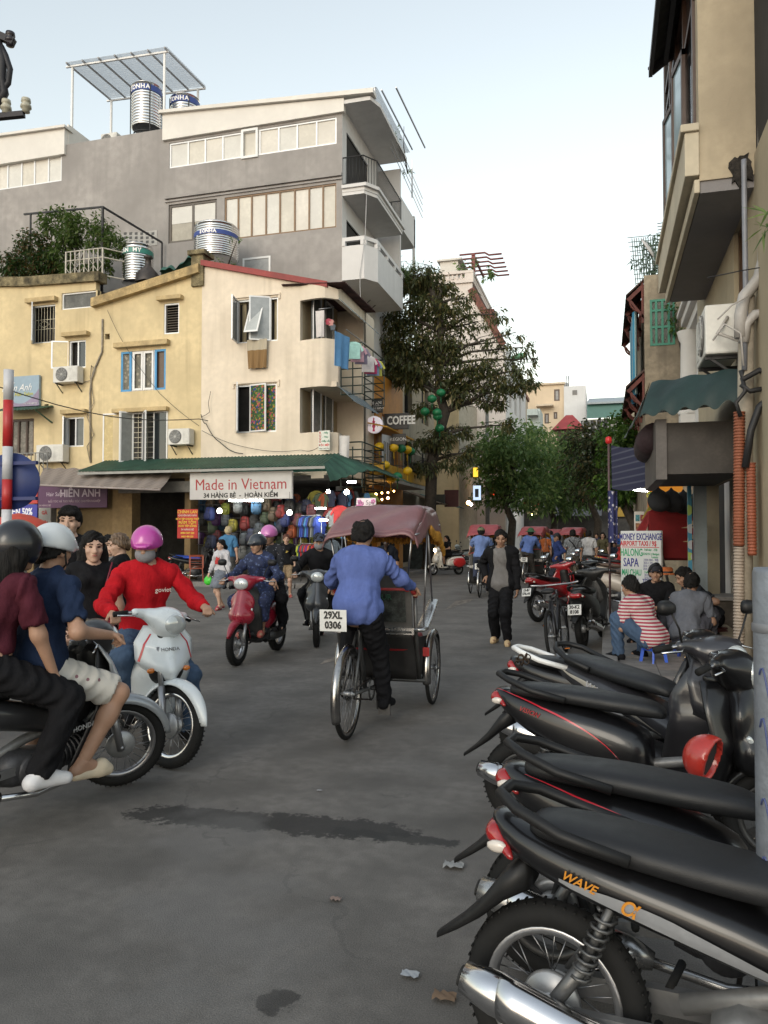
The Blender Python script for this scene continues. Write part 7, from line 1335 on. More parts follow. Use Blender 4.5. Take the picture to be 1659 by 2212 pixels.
p=gr(385,1268);bike('parked black motorbike with blue seat before the dark doorway',(p.x,p.y+1.1,.12),R(28),kind='wave',seatm=M((.02,.06,.35),.5),plate_txt='29-X5\n1184',lean=R(6),mirrors=True)
# --- cyclos
def cyclo(label,loc,head,canopy,detail=True,plate_txt='29XL\n0306',group='cyclos in the street'):
 t=T('cyclo',label,'cyclo',loc,head,group);CM=M((.4,.39,.38),.22,1,.2,6);TU=M((.1,.1,.1),.4,.6,.2)
 wheel(t,-.85,.35,.038,'spoke',CM,name='rear_wheel')
 for y in(.42,-.42):wheel(t,.55,.34,.038,'spoke',CM,None,y,'front_wheel');fender(t,.55,.335,.075,20,195,CM,None,'front_fender',y=y)
 fender(t,-.85,.35,.07,40,205,CM,None,'rear_fender')
 mb=MB();mb.tube([(-.85,.05,.35),(-.3,.05,.3),(.2,.1,.28)],.016,6);mb.tube([(-.85,-.05,.35),(-.3,-.05,.3),(.2,-.1,.28)],.016,6)
 mb.tube([(-.35,0,.3),(-.55,0,.88)],.02,8);mb.tube([(-.85,.05,.35),(-.53,.02,.8)],.012,6);mb.tube([(-.85,-.05,.35),(-.53,-.02,.8)],.012,6);mb.tube([(-.5,0,.74),(.05,0,.62)],.022,8);mb.tube([(.2,-.42,.28),(.2,.42,.28)],.018,6);mb.tube([(.55,-.48,.34),(.55,.48,.34)],.014,6)
 for y in(.36,-.36):mb.tube([(.0,y,1.12),(.05,y,.7),(.2,y,.3),(.55,y,.3)],.018,6);mb.tube([(.55,y,.34),(.95,y,.3),(1.05,y,.2)],.014,6)
 mb.build('frame',TU,t)
 mb=MB();mb.loft([(-.7,.95,.09,.025),(-.62,.96,.1,.035),(-.5,.955,.05,.03),(-.42,.95,.025,.02)],14,2.2);mb.build('saddle',SEATM,t)
 mb=MB();mb.lathe([(.09,-.008),(.095,0),(.09,.008),(.08,0)],24,(-.35,-.06,.3),(0,1,0),closed=True);mb.tube([(-.35,-.1,.3),(-.35,-.11,.13)],.01,5);mb.tube([(-.35,.1,.3),(-.35,.11,.47)],.01,5);mb.tube([(-.35,-.11,.3),(-.35,.11,.3)],.014,6);mb.bar((-.35,-.12,.13),(-.35,-.22,.13),.09,.025,up=(1,0,0));mb.bar((-.35,.12,.47),(-.35,.22,.47),.09,.025,up=(1,0,0));mb.build('pedals',TU,t)
 mb=MB();mb.tube([(-.35,-.06,.395),(-.85,-.05,.385),(-.85,-.05,.315),(-.35,-.06,.205)],.007,4);mb.build('chain',M((.05,.04,.035),.5,.6),t)
 mb=MB();mb.tube([(.02,-.36,1.05),(-.06,-.36,1.1),(-.08,-.3,1.12),(-.08,.3,1.12),(-.06,.36,1.1),(.02,.36,1.05)],.022,8);mb.build('push_bar',M((.35,.03,.03),.5),t)
 DK=M((.035,.033,.032),.45,.2,.25,4)
 mb=MB();mb.grid(lambda s,q:(.05+.12*(1-s)-.1*s*s,(q-.5)*.68,.3+.45*s),6,6);mb.grid(lambda s,q:(.17+.55*s,(q-.5)*.68,.3-.02*s),4,2);mb.build('cab_tub',DK,t,solid=.012)
 for y in(-.4,.4):mb=MB();mb.prism([(.02,.74),(.18,.3),(.75,.28),(.8,.62),(.3,.66)],lambda a,b,d:(a,d,b),y*.85-.006,y*.85+.006);mb.build('cab_side',DK,t)
 mb=MB();mb.bar((-.02,-.36,.75),(-.02,.36,.75),.05,.06);
 for y in(-.4,.4):mb.loft([(-.02,.76,.05,.018),(.15,.76,.06,.018),(.5,.88,.055,.018),(.7,.96,.05,.018),(.74,.97,.02,.01)],10,3);n=len(mb.V)-50;mb.V[n:]=[(a,b+y,c)for a,b,c in mb.V[n:]]
 mb.build('chrome_armrest',M((.5,.5,.5),.25,.9,.25,8),t)
 mb=MB();mb.slab(lambda s,q:(-.02-.1*s,(q-.5)*.68,.78+.46*s),4,6,(.03,0,0));bk=mb.build('seat_back',M((.09,.085,.08),.5,0,.2,3),t)
 mb=MB();mb.slab(lambda s,q:(-.025-.1*(.12+.6*s),(q-.5)*.58,.83+.28*s),2,2,(-.004,0,0));mb.build('advert_print',M((.045,.05,.045),.6,0,.6,14),bk)
 if detail:
  text('FOR TOUR',.07,M((.02,.09,.05),var=0),bk,(-.1,-.0,1.05),(0,-1,0),(-.2,0,1));text('348',.07,M((.22,.03,.03),var=0),bk,(-.087,0,.97),(0,-1,0),(-.2,0,1))
 mb=MB();mb.loft([(.05,.62,.31,.06),(.1,.64,.32,.07),(.6,.62,.32,.06),(.66,.6,.3,.04)],14,4);mb.slab(lambda s,q:(.02-.06*s,(q-.5)*.62,.7+.5*s),2,2,(.05,0,0));mb.build('red_cushion',M((.35,.015,.02),.6,0,.1),t)
 # canopy
 sg=lambda q:2*q-1
 def top(s,q):y=sg(q);return(-.22+1.3*s,y*.4,1.87-.05*abs(y)**12-.24*max(0,1-s/.4)-.1*max(0,(s-.8)/.2)+.012*math.sin(s*17+y*6))
 mb=MB();mb.grid(top,26,22)
 for e in(0,1):mb.grid(lambda s,q:Vector(top(s,e))+Vector((0,(.03 if e else-.03)*q,(-.1-.16*s)*q+.012*math.sin(s*40)*q)),26,4)
 mb.grid(lambda s,q:Vector(top(0,s))+Vector((-.02*q,0,-.04*q)),22,2);mb.grid(lambda s,q:Vector(top(1,s))+Vector((.05*q,0,-.2*q)),22,3)
 cn=mb.build('canopy',canopy,t,solid=.006)
 mb=MB()
 for e in(0,1):
  for i in range(30):s=.45+.55*i/29;p=Vector(top(s,e))+Vector((0,.035 if e else-.035,-.1-.16*s));mb.lathe([(0,.03),(.022,.0),(.018,-.05),(0,-.065)],5,p+Vector((0,0,.01*math.sin(i*2.1))))
 for i in range(26):p=Vector(top(1,i/25))+Vector((.055,0,-.2));mb.lathe([(0,.03),(.022,.0),(.018,-.05),(0,-.065)],5,p)
 mb.build('fringe',M((.42,.2,.02),.8,0,.3,14),cn,stuff=True)
 mb=MB()
 for y in(.37,-.37):mb.tube([(.62,y*1.08,.96),(.35,y*1.1,1.7)],.009,5);mb.tube([(.2,y*1.08,.76),(.33,y*1.1,1.7)],.009,5);mb.tube([(-.1,y*.85,1.2),(-.18,y,1.6)],.009,5);mb.tube([(-.2,y*1.1,1.6),(1.0,y*1.1,1.7)],.01,5)
 mb.build('canopy_frame',STEEL,t)
 plate(t,plate_txt,(-.93,.1,.93),(0,-1,0),(-.05,0,1),.22,.17)if detail else plate(t,plate_txt,(-1.0,.0,.8),(0,-1,0),(-.05,0,1),.2,.15)
 mb=MB();mb.box((-1.19,-.02,.43),(-1.17,.02,.49));mb.build('rear_reflector',DARK,t)
 mb=MB();mb.box((.2,-.45,.5),(.215,-.39,.58));mb.build('red_reflector',TAIL,t);return t
MAR=M((.17,.075,.08),.42,0,.12,2,bump=.3,bs=7,coat=.15);MAR2=M((.28,.05,.055),.5,0,.15,2,bump=.3,bs=7)
HC=math.radians(90-0);hc_=R(90+16-14)
CY=gr(752,1596);cyA=R(92);cl=(CY.x+math.cos(cyA)*.85,CY.y+math.sin(cyA)*.85,0)
cy1=cyclo('large maroon canopied cyclo with plate 29XL 0306 in the centre',cl,cyA,MAR)
def cy(u,v,head,lb,pt_):p=gr(u,v);return cyclo(lb,(p.x+math.cos(head)*.85,p.y+math.sin(head)*.85,0),head,MAR2,False,pt_)
c2=cy(1036,1291,R(92),'red canopied cyclo behind the walking man, driver in green cap','29XL\n0188');c3=cy(1135,1262,R(82),'red canopied cyclo whose driver wears a green sun helmet','29XL\n0201');c4=cy(1222,1250,R(80),'red canopied cyclo at right beside the painted goods cart','29XL\n0248');c5=cy(1188,1228,R(85),'cyclo mostly hidden between the two right hand canopies','29XL\n0115')
# painted cart, bicycle, chairs, stools
p=gr(1232,1243);ct=T('goods_cart','blue painted street cart with food picture beside the cyclos','cart',(p.x,p.y,0),R(2));mb=MB();mb.box((-.5,-.3,.35),(.5,.3,.95));cb_=mb.build('cart_body',M((.05,.16,.3),.5,0,.1,2),ct,bev=.015);mb=MB();mb.box((-.55,-.35,.95),(.55,.35,1.05));mb.build('cart_top',M((.35,.22,.15),.7,0,.3,6),ct,bev=.01)
mb=MB();mb.box((-.44,-.306,.42),(.44,-.301,.9));mb.build('picture',pattern((.08,.22,.36),[(.5,.2,.06),(.5,.4,.2)],4,.3),cb_)
for x in(-.35,.35):mb=MB();mb.lathe([(.14,-.02),(.16,0),(.14,.02),(.11,0)],20,(x,-.28,.16),(0,1,0),closed=True);mb.lathe([(0,-.02),(.12,-.005),(.12,.005),(0,.02)],16,(x,-.28,.16),(0,1,0));mb.build('cart_wheel',RUB,ct)
mb=MB();mb.box((-.45,-.25,.1),(-.4,.25,.36));mb.box((.4,-.25,.1),(.45,.25,.36));mb.build('cart_frame',IRON,ct)
def bicycle(label,loc,head,lean=0):
 t=T('bicycle',label,'bicycle',loc,0,None);t.rotation_euler=(lean,0,head);B=M((.03,.03,.035),.35,.2,.1)
 wheel(t,-.5,.33,.042,'spoke',M((.05,.05,.05),.4,.5),name='rear_wheel');wheel(t,.5,.33,.042,'spoke',M((.05,.05,.05),.4,.5),name='front_wheel')
 mb=MB()
 for a,b in(((-.08,0,.28),(-.2,0,.82)),((-.08,0,.28),(.33,0,.72)),((-.19,0,.76),(.31,0,.8)),((-.5,.05,.33),(-.08,.03,.28)),((-.5,-.05,.33),(-.08,-.03,.28)),((-.5,.05,.33),(-.19,.01,.74)),((-.5,-.05,.33),(-.19,-.01,.74)),((.31,0,.86),(.36,0,.62)),((.36,.05,.62),(.5,.05,.33)),((.36,-.05,.62),(.5,-.05,.33))):mb.tube([a,b],.017,8)
 mb.build('frame',B,t);mb=MB();mb.loft([(-.36,.88,.09,.03),(-.28,.89,.085,.035),(-.15,.88,.04,.025),(-.05,.87,.025,.02)],14,2.2);mb.build('saddle',SEATM,t)
 mb=MB();mb.tube([(.22,.32,.95),(.33,.2,.93),(.33,-.2,.93),(.22,-.32,.95)],.013,6);mb.build('handlebar',STEEL,t);mb=MB();mb.lathe([(.085,-.006),(.09,0),(.085,.006),(.075,0)],24,(-.08,-.05,.28),(0,1,0),closed=True);mb.tube([(-.08,-.07,.28),(-.14,-.08,.13)],.009,5);mb.tube([(-.08,.07,.28),(-.02,.08,.43)],.009,5);ck=mb.build('crank',STEEL,t)
 for x,y,z in((-.14,-.13,.13),(-.02,.13,.43)):mb=MB();mb.box((x-.045,y-.045,z-.012),(x+.045,y+.045,z+.012));pd=mb.build('pedal',DARK,ck);q=MB();q.box((x-.05,y-.03,z-.006),(x-.0455,y+.03,z+.006));q.build('reflector',AMB,pd)
 return t
p=gr(1196,1432);bicycle('black bicycle leaning against the rear of the plated black scooter',(p.x+.02,p.y+.52,0),R(-94),R(6))if 0 else bicycle('black bicycle leaning against the rear of the plated black scooter',(p.x+.06,p.y+.5,0),R(84),R(-7))
def stool(label,loc,col,s=1):
 s*=.66;t=T('plastic_stool',label,'stool',loc,random.uniform(0,1),'small plastic stools on the pavement');m=M(col,.4,0,.06);mb=MB();mb.box((-.15,-.15,.27),(.15,.15,.3));mb.box((-.14,-.14,.22),(.14,.14,.269));mb.build('seat',m,t,bev=.015)
 for x in(-1,1):
  for y in(-1,1):mb=MB();mb.bar((x*.125,y*.125,.25),(x*.155,y*.155,0),.055,.03,up=(x,-y,0));mb.build('leg',m,t)
 t.scale=(s,)*3;return t
def chair(label,loc,rz,col):
 t=T('plastic_chair',label,'chair',loc,rz);m=M(col,.45,0,.08);mb=MB();mb.slab(lambda s,q:(-.2+.4*s,(q-.5)*.4,.43-.02*math.sin(s*3)),6,4,(0,0,.02));mb.build('seat',m,t);mb=MB()
 for y in(-.2,.2):mb.bar((-.2,y,.43),(-.3,y,.84),.05,.03)
 mb.slab(lambda s,q:(-.3+.02*s,(q-.5)*.4,.78+.07*s),2,4,(.015,0,0));bo=mb.build('backrest',m,t)
 for i in range(4):q=MB();q.bar((-.215-.02*i,-.2,.5+.075*i),(-.215-.02*i,.2,.5+.075*i),.035,.012,up=(0,0,1));q.build('slat',m,bo)
 for x in(-1,1):
  for y in(-1,1):mb=MB();mb.bar((x*.18,y*.18,.43),(x*.23,y*.21,0),.045,.03,up=(0,1,0));mb.build('leg',m,t)
 return t
p=gr(424,1258,.12);chair('terracotta plastic chair beside the parked bike with blue seat',(p.x,p.y,.12),R(-60),(.25,.055,.025))
p=gr(345,1225,.12);jt=T('jar_table','small stall table stacked with jars by the dark doorway','table',(p.x,p.y+.7,.12));mb=MB();mb.box((-.5,-.3,.62),(.5,.3,.66));mb.build('table_top',M((.25,.2,.15),.7),jt);mb=MB()
for x in(-.45,.45):mb.bar((x,-.25,0),(x,-.25,.62),.04);mb.bar((x,.25,0),(x,.25,.62),.04)
mb.build('table_frame',IRON,jt)
jm=[MB().lathe([(0,0),(.045,0),(.05,.01),(.05,.1),(.04,.115),(.042,.116),(.042,.135),(0,.137)],10).mesh('jar',M(c_,.25,0,.2,12))for c_ in((.25,.07,.03),(.45,.35,.25),(.3,.12,.08))]
for i in range(8):
 for j in range(4-(i>5)*2):o=put(jm[(i*3+j)%3],'jar',None,(p.x-.45+i*.115,p.y+.55,.12+.66+j*.138));tag(o,'%s sauce jar, %s in the %s layer of the stall stack'%(('brown','cream','dark red')[(i*3+j)%3],ORD[i],('bottom','second','third','top')[j]),'jar','jars stacked on the stall table')
mb=MB();mb.lathe([(0,0),(.1,0),(.11,.02),(.11,.25),(.05,.3),(.05,.34),(0,.34)],14,(p.x+.35,p.y+.4,.78));tag(mb.build('oil_can',M((.5,.4,.02),.4)),'yellow plastic oil canister on the jar table','canister')
ab=T('chalkboard_sign','wooden A frame chalkboard sign behind the cyclo','sign board',gr(905,1236),R(-15));mb=MB();mb.slab(lambda s,q:((q-.5)*.6,-.3+.28*s,.15+1.05*s),2,2,(0,.02,0));mb.build('chalkboard',M((.03,.04,.038),.7,0,.5,8),ab);mb=MB()
for x in(-.33,.33):mb.bar((x,-.33,0),(x,-.0,1.3),.045,.03);mb.bar((x,.33,0),(x,.02,1.3),.045,.03)
mb.bar((-.33,-.03,1.22),(.33,-.03,1.22),.05);mb.build('wooden_frame',M((.38,.2,.06),.6,0,.15,3),ab)
fn_=T('pedestal_fan','grey pedestal fan on the left pavement behind the white moped','fan',gr(948,1215),R(-40));mb=MB();mb.lathe([(0,.02),(.2,.02),(.2,0)],20);mb.tube([(0,0,0),(0,0,1.2)],.02,8);mb.build('stand',STEEL,fn_);mb=MB()
for i in range(1,8):mb.lathe([(.25*i/7-.004,-.06),(.25*i/7,-.064),(.25*i/7+.004,-.06)],20,(0,0,1.3),(0,1,0))
mb.lathe([(0,.06),(.22,.03),(.25,-.02),(.25,-.05)],20,(0,0,1.3),(0,1,0));mb.build('fan_head',M((.4,.4,.4),.5),fn_)
# ------------------------------------------------------------ people
def ik(a,b,l1,l2,hint):
 a,b=Vector(a),Vector(b);d=b-a;L=min(d.length,(l1+l2)*.995);dn=d.normalized();b=a+dn*L
 x=(l1*l1-l2*l2+L*L)/(2*L);h=math.sqrt(max(0,l1*l1-x*x));p=Vector(hint)-dn*Vector(hint).dot(dn)
 p=p.normalized()if p.length>1e-5 else dn.orthogonal().normalized();return a+dn*x+p*h,b
def hand(w,d,n,k=1,curl=25,left=True,vox=.0065):
 d=Vector(d).normalized();n=Vector(n);n=(n-d*n.dot(d)).normalized();s=d.cross(n)*(1 if left else-1)
 w=Vector(w);Rm=np.array([[d[i],s[i],n[i]]for i in range(3)]);P=[C(w-d*.03*k,w+d*.02*k,.026*k,.026*k),E(w+d*.045*k,np.array((.05,.04,.017))*k,Rm)]
 for i,(o,L)in enumerate(((.028,.072),(.01,.08),(-.009,.075),(-.027,.06))):
  b=w+d*.078*k+s*o*k;c1=R(curl);d1=d*math.cos(c1)+n*math.sin(c1);d2=d*math.cos(c1*2.3)+n*math.sin(c1*2.3);m=b+d1*L*.55*k;P+=[C(b,m,.0098*k,.009*k),C(m,m+d2*L*.5*k,.009*k,.0075*k)]
 b=w+d*.025*k+s*.03*k;td=(d*.75+s*.6+n*(.25+curl/90)).normalized();m=b+td*.04*k;P+=[C(b,m,.013*k,.011*k),C(m,m+(td+d*.4).normalized()*.032*k,.011*k,.009*k)]
 return sdf(P,vox*k,.008)
def wob(V,F,amp,f=24,seed=0):
 V=np.asarray(V);F=np.asarray(F);a=np.random.default_rng(seed).normal(size=(4,3));o=np.zeros(len(V))
 for i in range(4):o+=np.sin(V@a[i]*f*(.6+.4*i)+i*2+1.8*np.sin(V@a[(i+1)%4]*f*.5))
 fn=np.cross(V[F[:,2]]-V[F[:,0]],V[F[:,3]]-V[F[:,1]]);n=np.zeros_like(V)
 for q in range(4):np.add.at(n,F[:,q],fn)
 n/=np.linalg.norm(n,axis=1,keepdims=True)+1e-9;return V+n*(amp*np.clip(o/2+.45,-.25,1.5))[:,None]
CL=lambda c,b=1.0:M(tuple(q*.8 for q in c),.85,0,.14,7,bump=b,bs=13,stretch=(1,1,.6),spec=.12)
NAVYJ=CL((.03,.05,.1));JEAN=CL((.075,.12,.2));BLACKC=CL((.012,.012,.014));SHOEW=M((.6,.6,.62),.5,0,.05)
def person(label,pos,yaw=0,H=1.68,pz=None,px=0,lean=0,side=0,hl=None,hr=None,fl=None,fr=None,head=(0,0),top=BLACKC,sleeve='short',bottom=BLACKC,legs='long',shoes=BLACKC,hair='short',hairm=None,hat=None,skin=None,fem=False,mask=False,vox=.015,face=True,hem=.02,fat=1.0,kl=(1,0,.1),el=(-.5,0,-.5),skirt=None,palm=None,foot_dir=None,group=None,jacket=None,curl=25,bald=False,build='person'):
 skin=skin or SKIN;k=H/1.7;t=T('person',label,'person',pos,yaw,group);V3=lambda*a:Vector(a)
 pz=pz if pz is not None else .895*k;pel=V3(px,0,pz);la,sa=R(lean),R(side);u=V3(math.sin(la),math.sin(sa),math.cos(la)).normalized();fw=V3(math.cos(la),0,-math.sin(la));lt=V3(0,1,0)
 sw=(.165 if fem else .188)*k;chest=pel+u*.33*k;neck=pel+u*.51*k;un=(u+V3(.0,0,1.2)).normalized()
 hcn=neck+un*.155*k+V3(math.cos(R(head[0])),math.sin(R(head[0])),0)*.025*k
 Rh=(Matrix.Rotation(R(head[0]),3,'Z')@Matrix.Rotation(R(head[1]),3,'Y'));hp=lambda x,y,z:hcn+Rh@V3(x,y,z)*k;Rn=np.array(Rh)
 A={};
 for s,tg,nm in((1,hl,'L'),(-1,hr,'R')):
  sh=neck-u*.055*k+lt*s*sw;tgt=V3(*tg)if tg is not None else sh+V3(.05,s*.06,-.53)*k
  e,w_=ik(sh,tgt,.285*k,.25*k,(el[0],el[1]+s*.45,el[2]));A[nm]=(sh,e,w_)
 G={}
 for s,tg,nm in((1,fl,'L'),(-1,fr,'R')):
  hj=pel+lt*s*.088*k-V3(0,0,.02);tgt=V3(*tg)if tg is not None else V3(px,s*.1,.085*k)
  kn,an=ik(hj,tgt,.435*k,.42*k,(kl[0],kl[1]*s,kl[2]));G[nm]=(hj,kn,an)
 f_=fat;bd=rot_to(u,(0,1,0));Rt=np.array(Matrix((fw,lt,u)).transposed())
 def torso(e,low=True):
  q=[E(chest+u*.05*k,np.array((.112*f_+e,(.145 if fem else .165)*f_+e,.19+e))*k,Rt),E(pel+u*.14*k,np.array((.105*f_+e,(.125 if fem else .145)*f_+e,.17+e))*k,Rt),C(A['L'][0]-lt*.03,A['R'][0]+lt*.03,.062*k+e,.062*k+e),C(neck-u*.03,A['L'][0]-lt*.03*k,.05*k+e,.045*k+e),C(neck-u*.03,A['R'][0]+lt*.03*k,.05*k+e,.045*k+e)]
  if low:q.append(E(pel+u*.01,np.array((.118*f_+e*2.2,(.17 if fem else .16)*f_+e*2.2,.16+e))*k,Rt))
  if fem:q+=[E(chest+u*.07*k+fw*.085*k+lt*s*.07*k,np.array((.05+e,.06,.06))*k,Rt)for s in(1,-1)]
  return q
 P=torso(0)
 for nm in 'LR':
  sh,e,w_=A[nm];P+=[C(sh,e,.05*k,.04*k),C(e,w_,.041*k,.027*k)]
  hj,kn,an=G[nm];P+=[C(hj,kn,.08*k*f_,.053*k),C(kn,kn.lerp(an,.35),.054*k,.054*k),C(kn.lerp(an,.3),an,.054*k,.035*k)]
 P+=[C(neck-u*.05*k,hp(-.01,0,-.06),.054*k,.05*k)]
 body=MB();body.sdf(P,vox,.035)
 ft={}
 for nm,s in(('L',1),('R',-1)):
  kn,an=G[nm][1:];fd=V3(*foot_dir)if foot_dir else V3(1,s*.18,0);sd=(an-kn).normalized();fd=fd.normalized();heel=an-fd*.045*k-V3(0,0,.045*k);toe=an+fd*.15*k-V3(0,0,.06*k);ft[nm]=(heel,toe,fd)
  body.sdf([C(an,heel,.034*k,.03*k),C(heel,toe,.03*k,.022*k),C(toe+lt*.018,heel,.024*k,.025*k),C(an,an+fd*.06*k-V3(0,0,.03),.034*k,.03*k)],.012 if vox<.02 else .018,.02)
 hv=.0085 if vox<.016 else .012
 body.sdf([E(hp(-.008,0,.022),np.array((.096,.076,.105))*k,Rn),E(hp(.022,0,-.045),np.array((.07,.06,.078))*k,Rn),E(hp(.058,0,-.1),np.array((.03,.032,.022))*k,Rn),C(hp(.088,0,.012),hp(.108,0,-.032),.009*k,.0145*k),C(hp(.1,.012,-.036),hp(.1,-.012,-.036),.008*k),E(hp(.075,.036,.03),np.array((.018,.028,.012))*k,Rn),E(hp(.075,-.036,.03),np.array((.018,.028,.012))*k,Rn),E(hp(.055,.045,-.025),np.array((.03,.022,.024))*k,Rn),E(hp(.055,-.045,-.025),np.array((.03,.022,.024))*k,Rn),E(hp(-.005,.078,-.01),np.array((.022,.01,.034))*k,Rn),E(hp(-.005,-.078,-.01),np.array((.022,.01,.034))*k,Rn),C(hp(-.02,0,-.09),neck+un*.02,.05*k,.05*k),E(hp(.086,0,-.066),np.array((.012,.026,.012))*k,Rn)],hv,.018*k)
 for nm in 'LR':
  e,w_=A[nm][1:];n=palm or(V3(0,-1 if nm=='L' else 1,0)if(hl if nm=='L' else hr)is None else V3(.2,0,-1));V,F=hand(w_,w_-e,n,k,62 if(hl if nm=='L' else hr)is not None and curl==25 else curl,nm=='L',.007 if vox<.016 else .01);body.add(V.tolist(),F.tolist())
 body.build('body',skin,t)
 if face:
  for s in(1,-1):
   if mask!='full':
    q=MB();q.lathe([(0,0),(.013,.0),(.0,.006)],10,(0,0,0),(1,0,0));mv=[hp(.088,s*.033,.008)+Rh@V3(x,y*1.15,z*.5)*k for x,y,z in q.V];q.V=mv;q.build('eye',M((.012,.01,.01),.15),t)
   q=MB();q.tube([hp(.092,s*.016,.028),hp(.094,s*.034,.034),hp(.08,s*.054,.028)],.0042*k,5);q.build('eyebrow',HAIRM,t)
  if not mask:
   q=MB();q.tube([hp(.088,.024,-.064),hp(.1,.008,-.062),hp(.1,-.008,-.062),hp(.088,-.024,-.064)],[.003*k,.0065*k,.0065*k,.003*k],6);q.build('mouth',M((.3,.09,.075)if fem else(.22,.09,.065),.5),t)
 if mask:q=MB();q.sdf([E(hp(.05,0,-.055),np.array((.066,.077,.068))*k,Rn)],.008,.01,clips=[(hp(.015,0,0),Rh@V3(-1,0,0)),(hp(0,0,-.008),Rh@V3(.15,0,1))]);q.build('face_mask',M((.2,.2,.215),.85,0,.08,10,bump=.4,bs=30),t)
 if hair:
  q=MB();hm=hairm or HAIRM;fs=[E(hp(.108,0,-.028),np.array((.085,.083,.105))*k,Rn)];pr=[E(hp(-.014,0,.026),np.array((.106,.087,.112))*k,Rn),E(hp(-.03,0,-.02),np.array((.085,.084,.09))*k,Rn)]
  if hair=='fringe':pr.append(E(hp(.06,0,.07),np.array((.05,.07,.035))*k,Rn));fs=[E(hp(.115,0,-.06),np.array((.085,.085,.105))*k,Rn)]
  pr0=pr;pr=[]
  if hair=='long':pr+=[C(hp(-.05,.03,-.02),neck-u*.22*k-fw*.1*k+lt*.05,.085*k,.05*k),C(hp(-.05,-.03,-.02),neck-u*.25*k-fw*.11*k-lt*.04,.085*k,.045*k),C(hp(-.03,.07,-.02),neck-u*.1*k+lt*.1-fw*.02,.04*k,.03*k),C(hp(-.03,-.07,-.02),neck-u*.12*k-lt*.1-fw*.03,.04*k,.03*k)]
  if hair=='tail':pr+=[C(hp(-.1,0,.02),hp(-.15,0,-.06),.04*k,.04*k),C(hp(-.15,0,-.06),hp(-.14,0,-.24),.04*k,.015*k)]
  if hair=='bun':pr+=[E(hp(-.125,0,.0),np.array((.05,.05,.05))*k)]
  if pr:V,F=sdf(pr,hv,.03,sub=fs);q.add(wob(V,F,.006,60).tolist(),F.tolist())
  V,F=sdf(pr0,hv,.02,sub=fs+[E(hp(.055,s*.1,-.045),np.array((.06,.05,.075))*k,Rn)for s in(1,-1)]+([E(hp(-.06,0,.125),np.array((.05,.045,.035))*k,Rn)]if bald else[]),clips=[(hp(-.1,0,-.075),Rh@V3(.7,0,-1))]);q.add(wob(V,F,.011,95).tolist(),F.tolist());q.build('hair',hm,t)
 if hat:
  kind,hm=hat;q=MB();m2=[hm]
  if kind=='helmet':V,F=sdf([E(hp(-.01,0,.035),np.array((.137,.118,.128))*k,Rn),C(hp(.1,.05,.03),hp(.1,-.05,.03),.02*k)],.011,.03,clips=[(hp(0,0,.0),Rh@V3(-.12,0,-1))]);V,F=(V,F);q.add(V.tolist(),F.tolist());q.add(*sdf([C(hp(.125,.05,.022),hp(.125,-.05,.022),.013*k),C(hp(.15,.03,.015),hp(.15,-.03,.015),.009*k)],.007,.03))
  elif kind=='fullback':q.add(*sdf([E(hp(-.01,0,.025),np.array((.145,.125,.145))*k,Rn)],.011,.03,clips=[(hp(0,0,-.07),Rh@V3(-.2,0,-1))]))
  elif kind=='cap':q.add(*sdf([E(hp(-.012,0,.04),np.array((.112,.094,.104))*k,Rn)],.009,.02,clips=[(hp(0,0,.035),Rh@V3(-.1,0,-1))]));q.grid(lambda a,b:hp(.085+.09*a*(1-.5*(2*b-1)**2),(2*b-1)*.075*(1-.15*a),.045-.022*a-.02*(2*b-1)**2),5,8)
  elif kind=='pith':q.lathe([(0,.125),(.06,.11),(.1,.06),(.115,.0),(.175,-.025),(.178,-.018),(.11,.012)],24,hp(-.01,0,.055),Rh@V3(0,0,1))
  elif kind=='beret':q.add(*sdf([E(hp(-.015,0,.05),np.array((.115,.1,.085))*k,Rn)],.01,.02,clips=[(hp(0,0,.03),Rh@V3(-.1,0,-1))]));q.grid(lambda a,b:hp(.08+.05*a,(2*b-1)*.06,.04-.01*a),3,4)
  o=q.build({'helmet':'helmet','fullback':'helmet','cap':'cap','pith':'sun_helmet','beret':'flat_cap'}[kind],hm,t,solid=.004 if kind in('pith',)else 0)
  if kind=='helmet':q=MB();q.tube([hp(.0,.09,.0),hp(.03,.075,-.08),hp(.055,.0,-.125),hp(.03,-.075,-.08),hp(.0,-.09,.0)],.006,5);q.build('chin_strap',DARK,t)
  # clothes
 cv=max(.012,vox*.95);e=.013
 if top is not None:
  q=MB();cp=pel+u*(-hem)*k;V,F=sdf(torso(e,hem>-.1),cv,.04,clips=[(cp,-u)],sub=[E(neck+un*.07*k+fw*.025,np.array((.07,.072,.08))*k,Rt)]);q.add(wob(V,F,.012,30,1).tolist(),F.tolist())
  for nm in 'LR':
   sh,el_,w_=A[nm]
   if sleeve is None:continue
   if sleeve=='long':pr=[C(sh,el_,.056*k+e*.4,.048*k+e*.4),C(el_,w_-(w_-el_).normalized()*.02,.05*k+e*.4,.037*k)];end,dr,rr=w_,(w_-el_).normalized(),.05
   else:md=sh.lerp(el_,.72 if sleeve=='short' else .4);pr=[C(sh,md,.053*k+e*.6,.056*k+e*.6)];end,dr,rr=md,(el_-sh).normalized(),.075
   V,F=sdf(pr,cv,.03,sub=[C(end+dr*(rr*k+(.0 if sleeve=='long' else .02)),end+dr*(rr*k+.2),rr*k*1.25)]);q.add(wob(V,F,.012,36,2).tolist(),F.tolist())
  q.build('shirt',top,t)
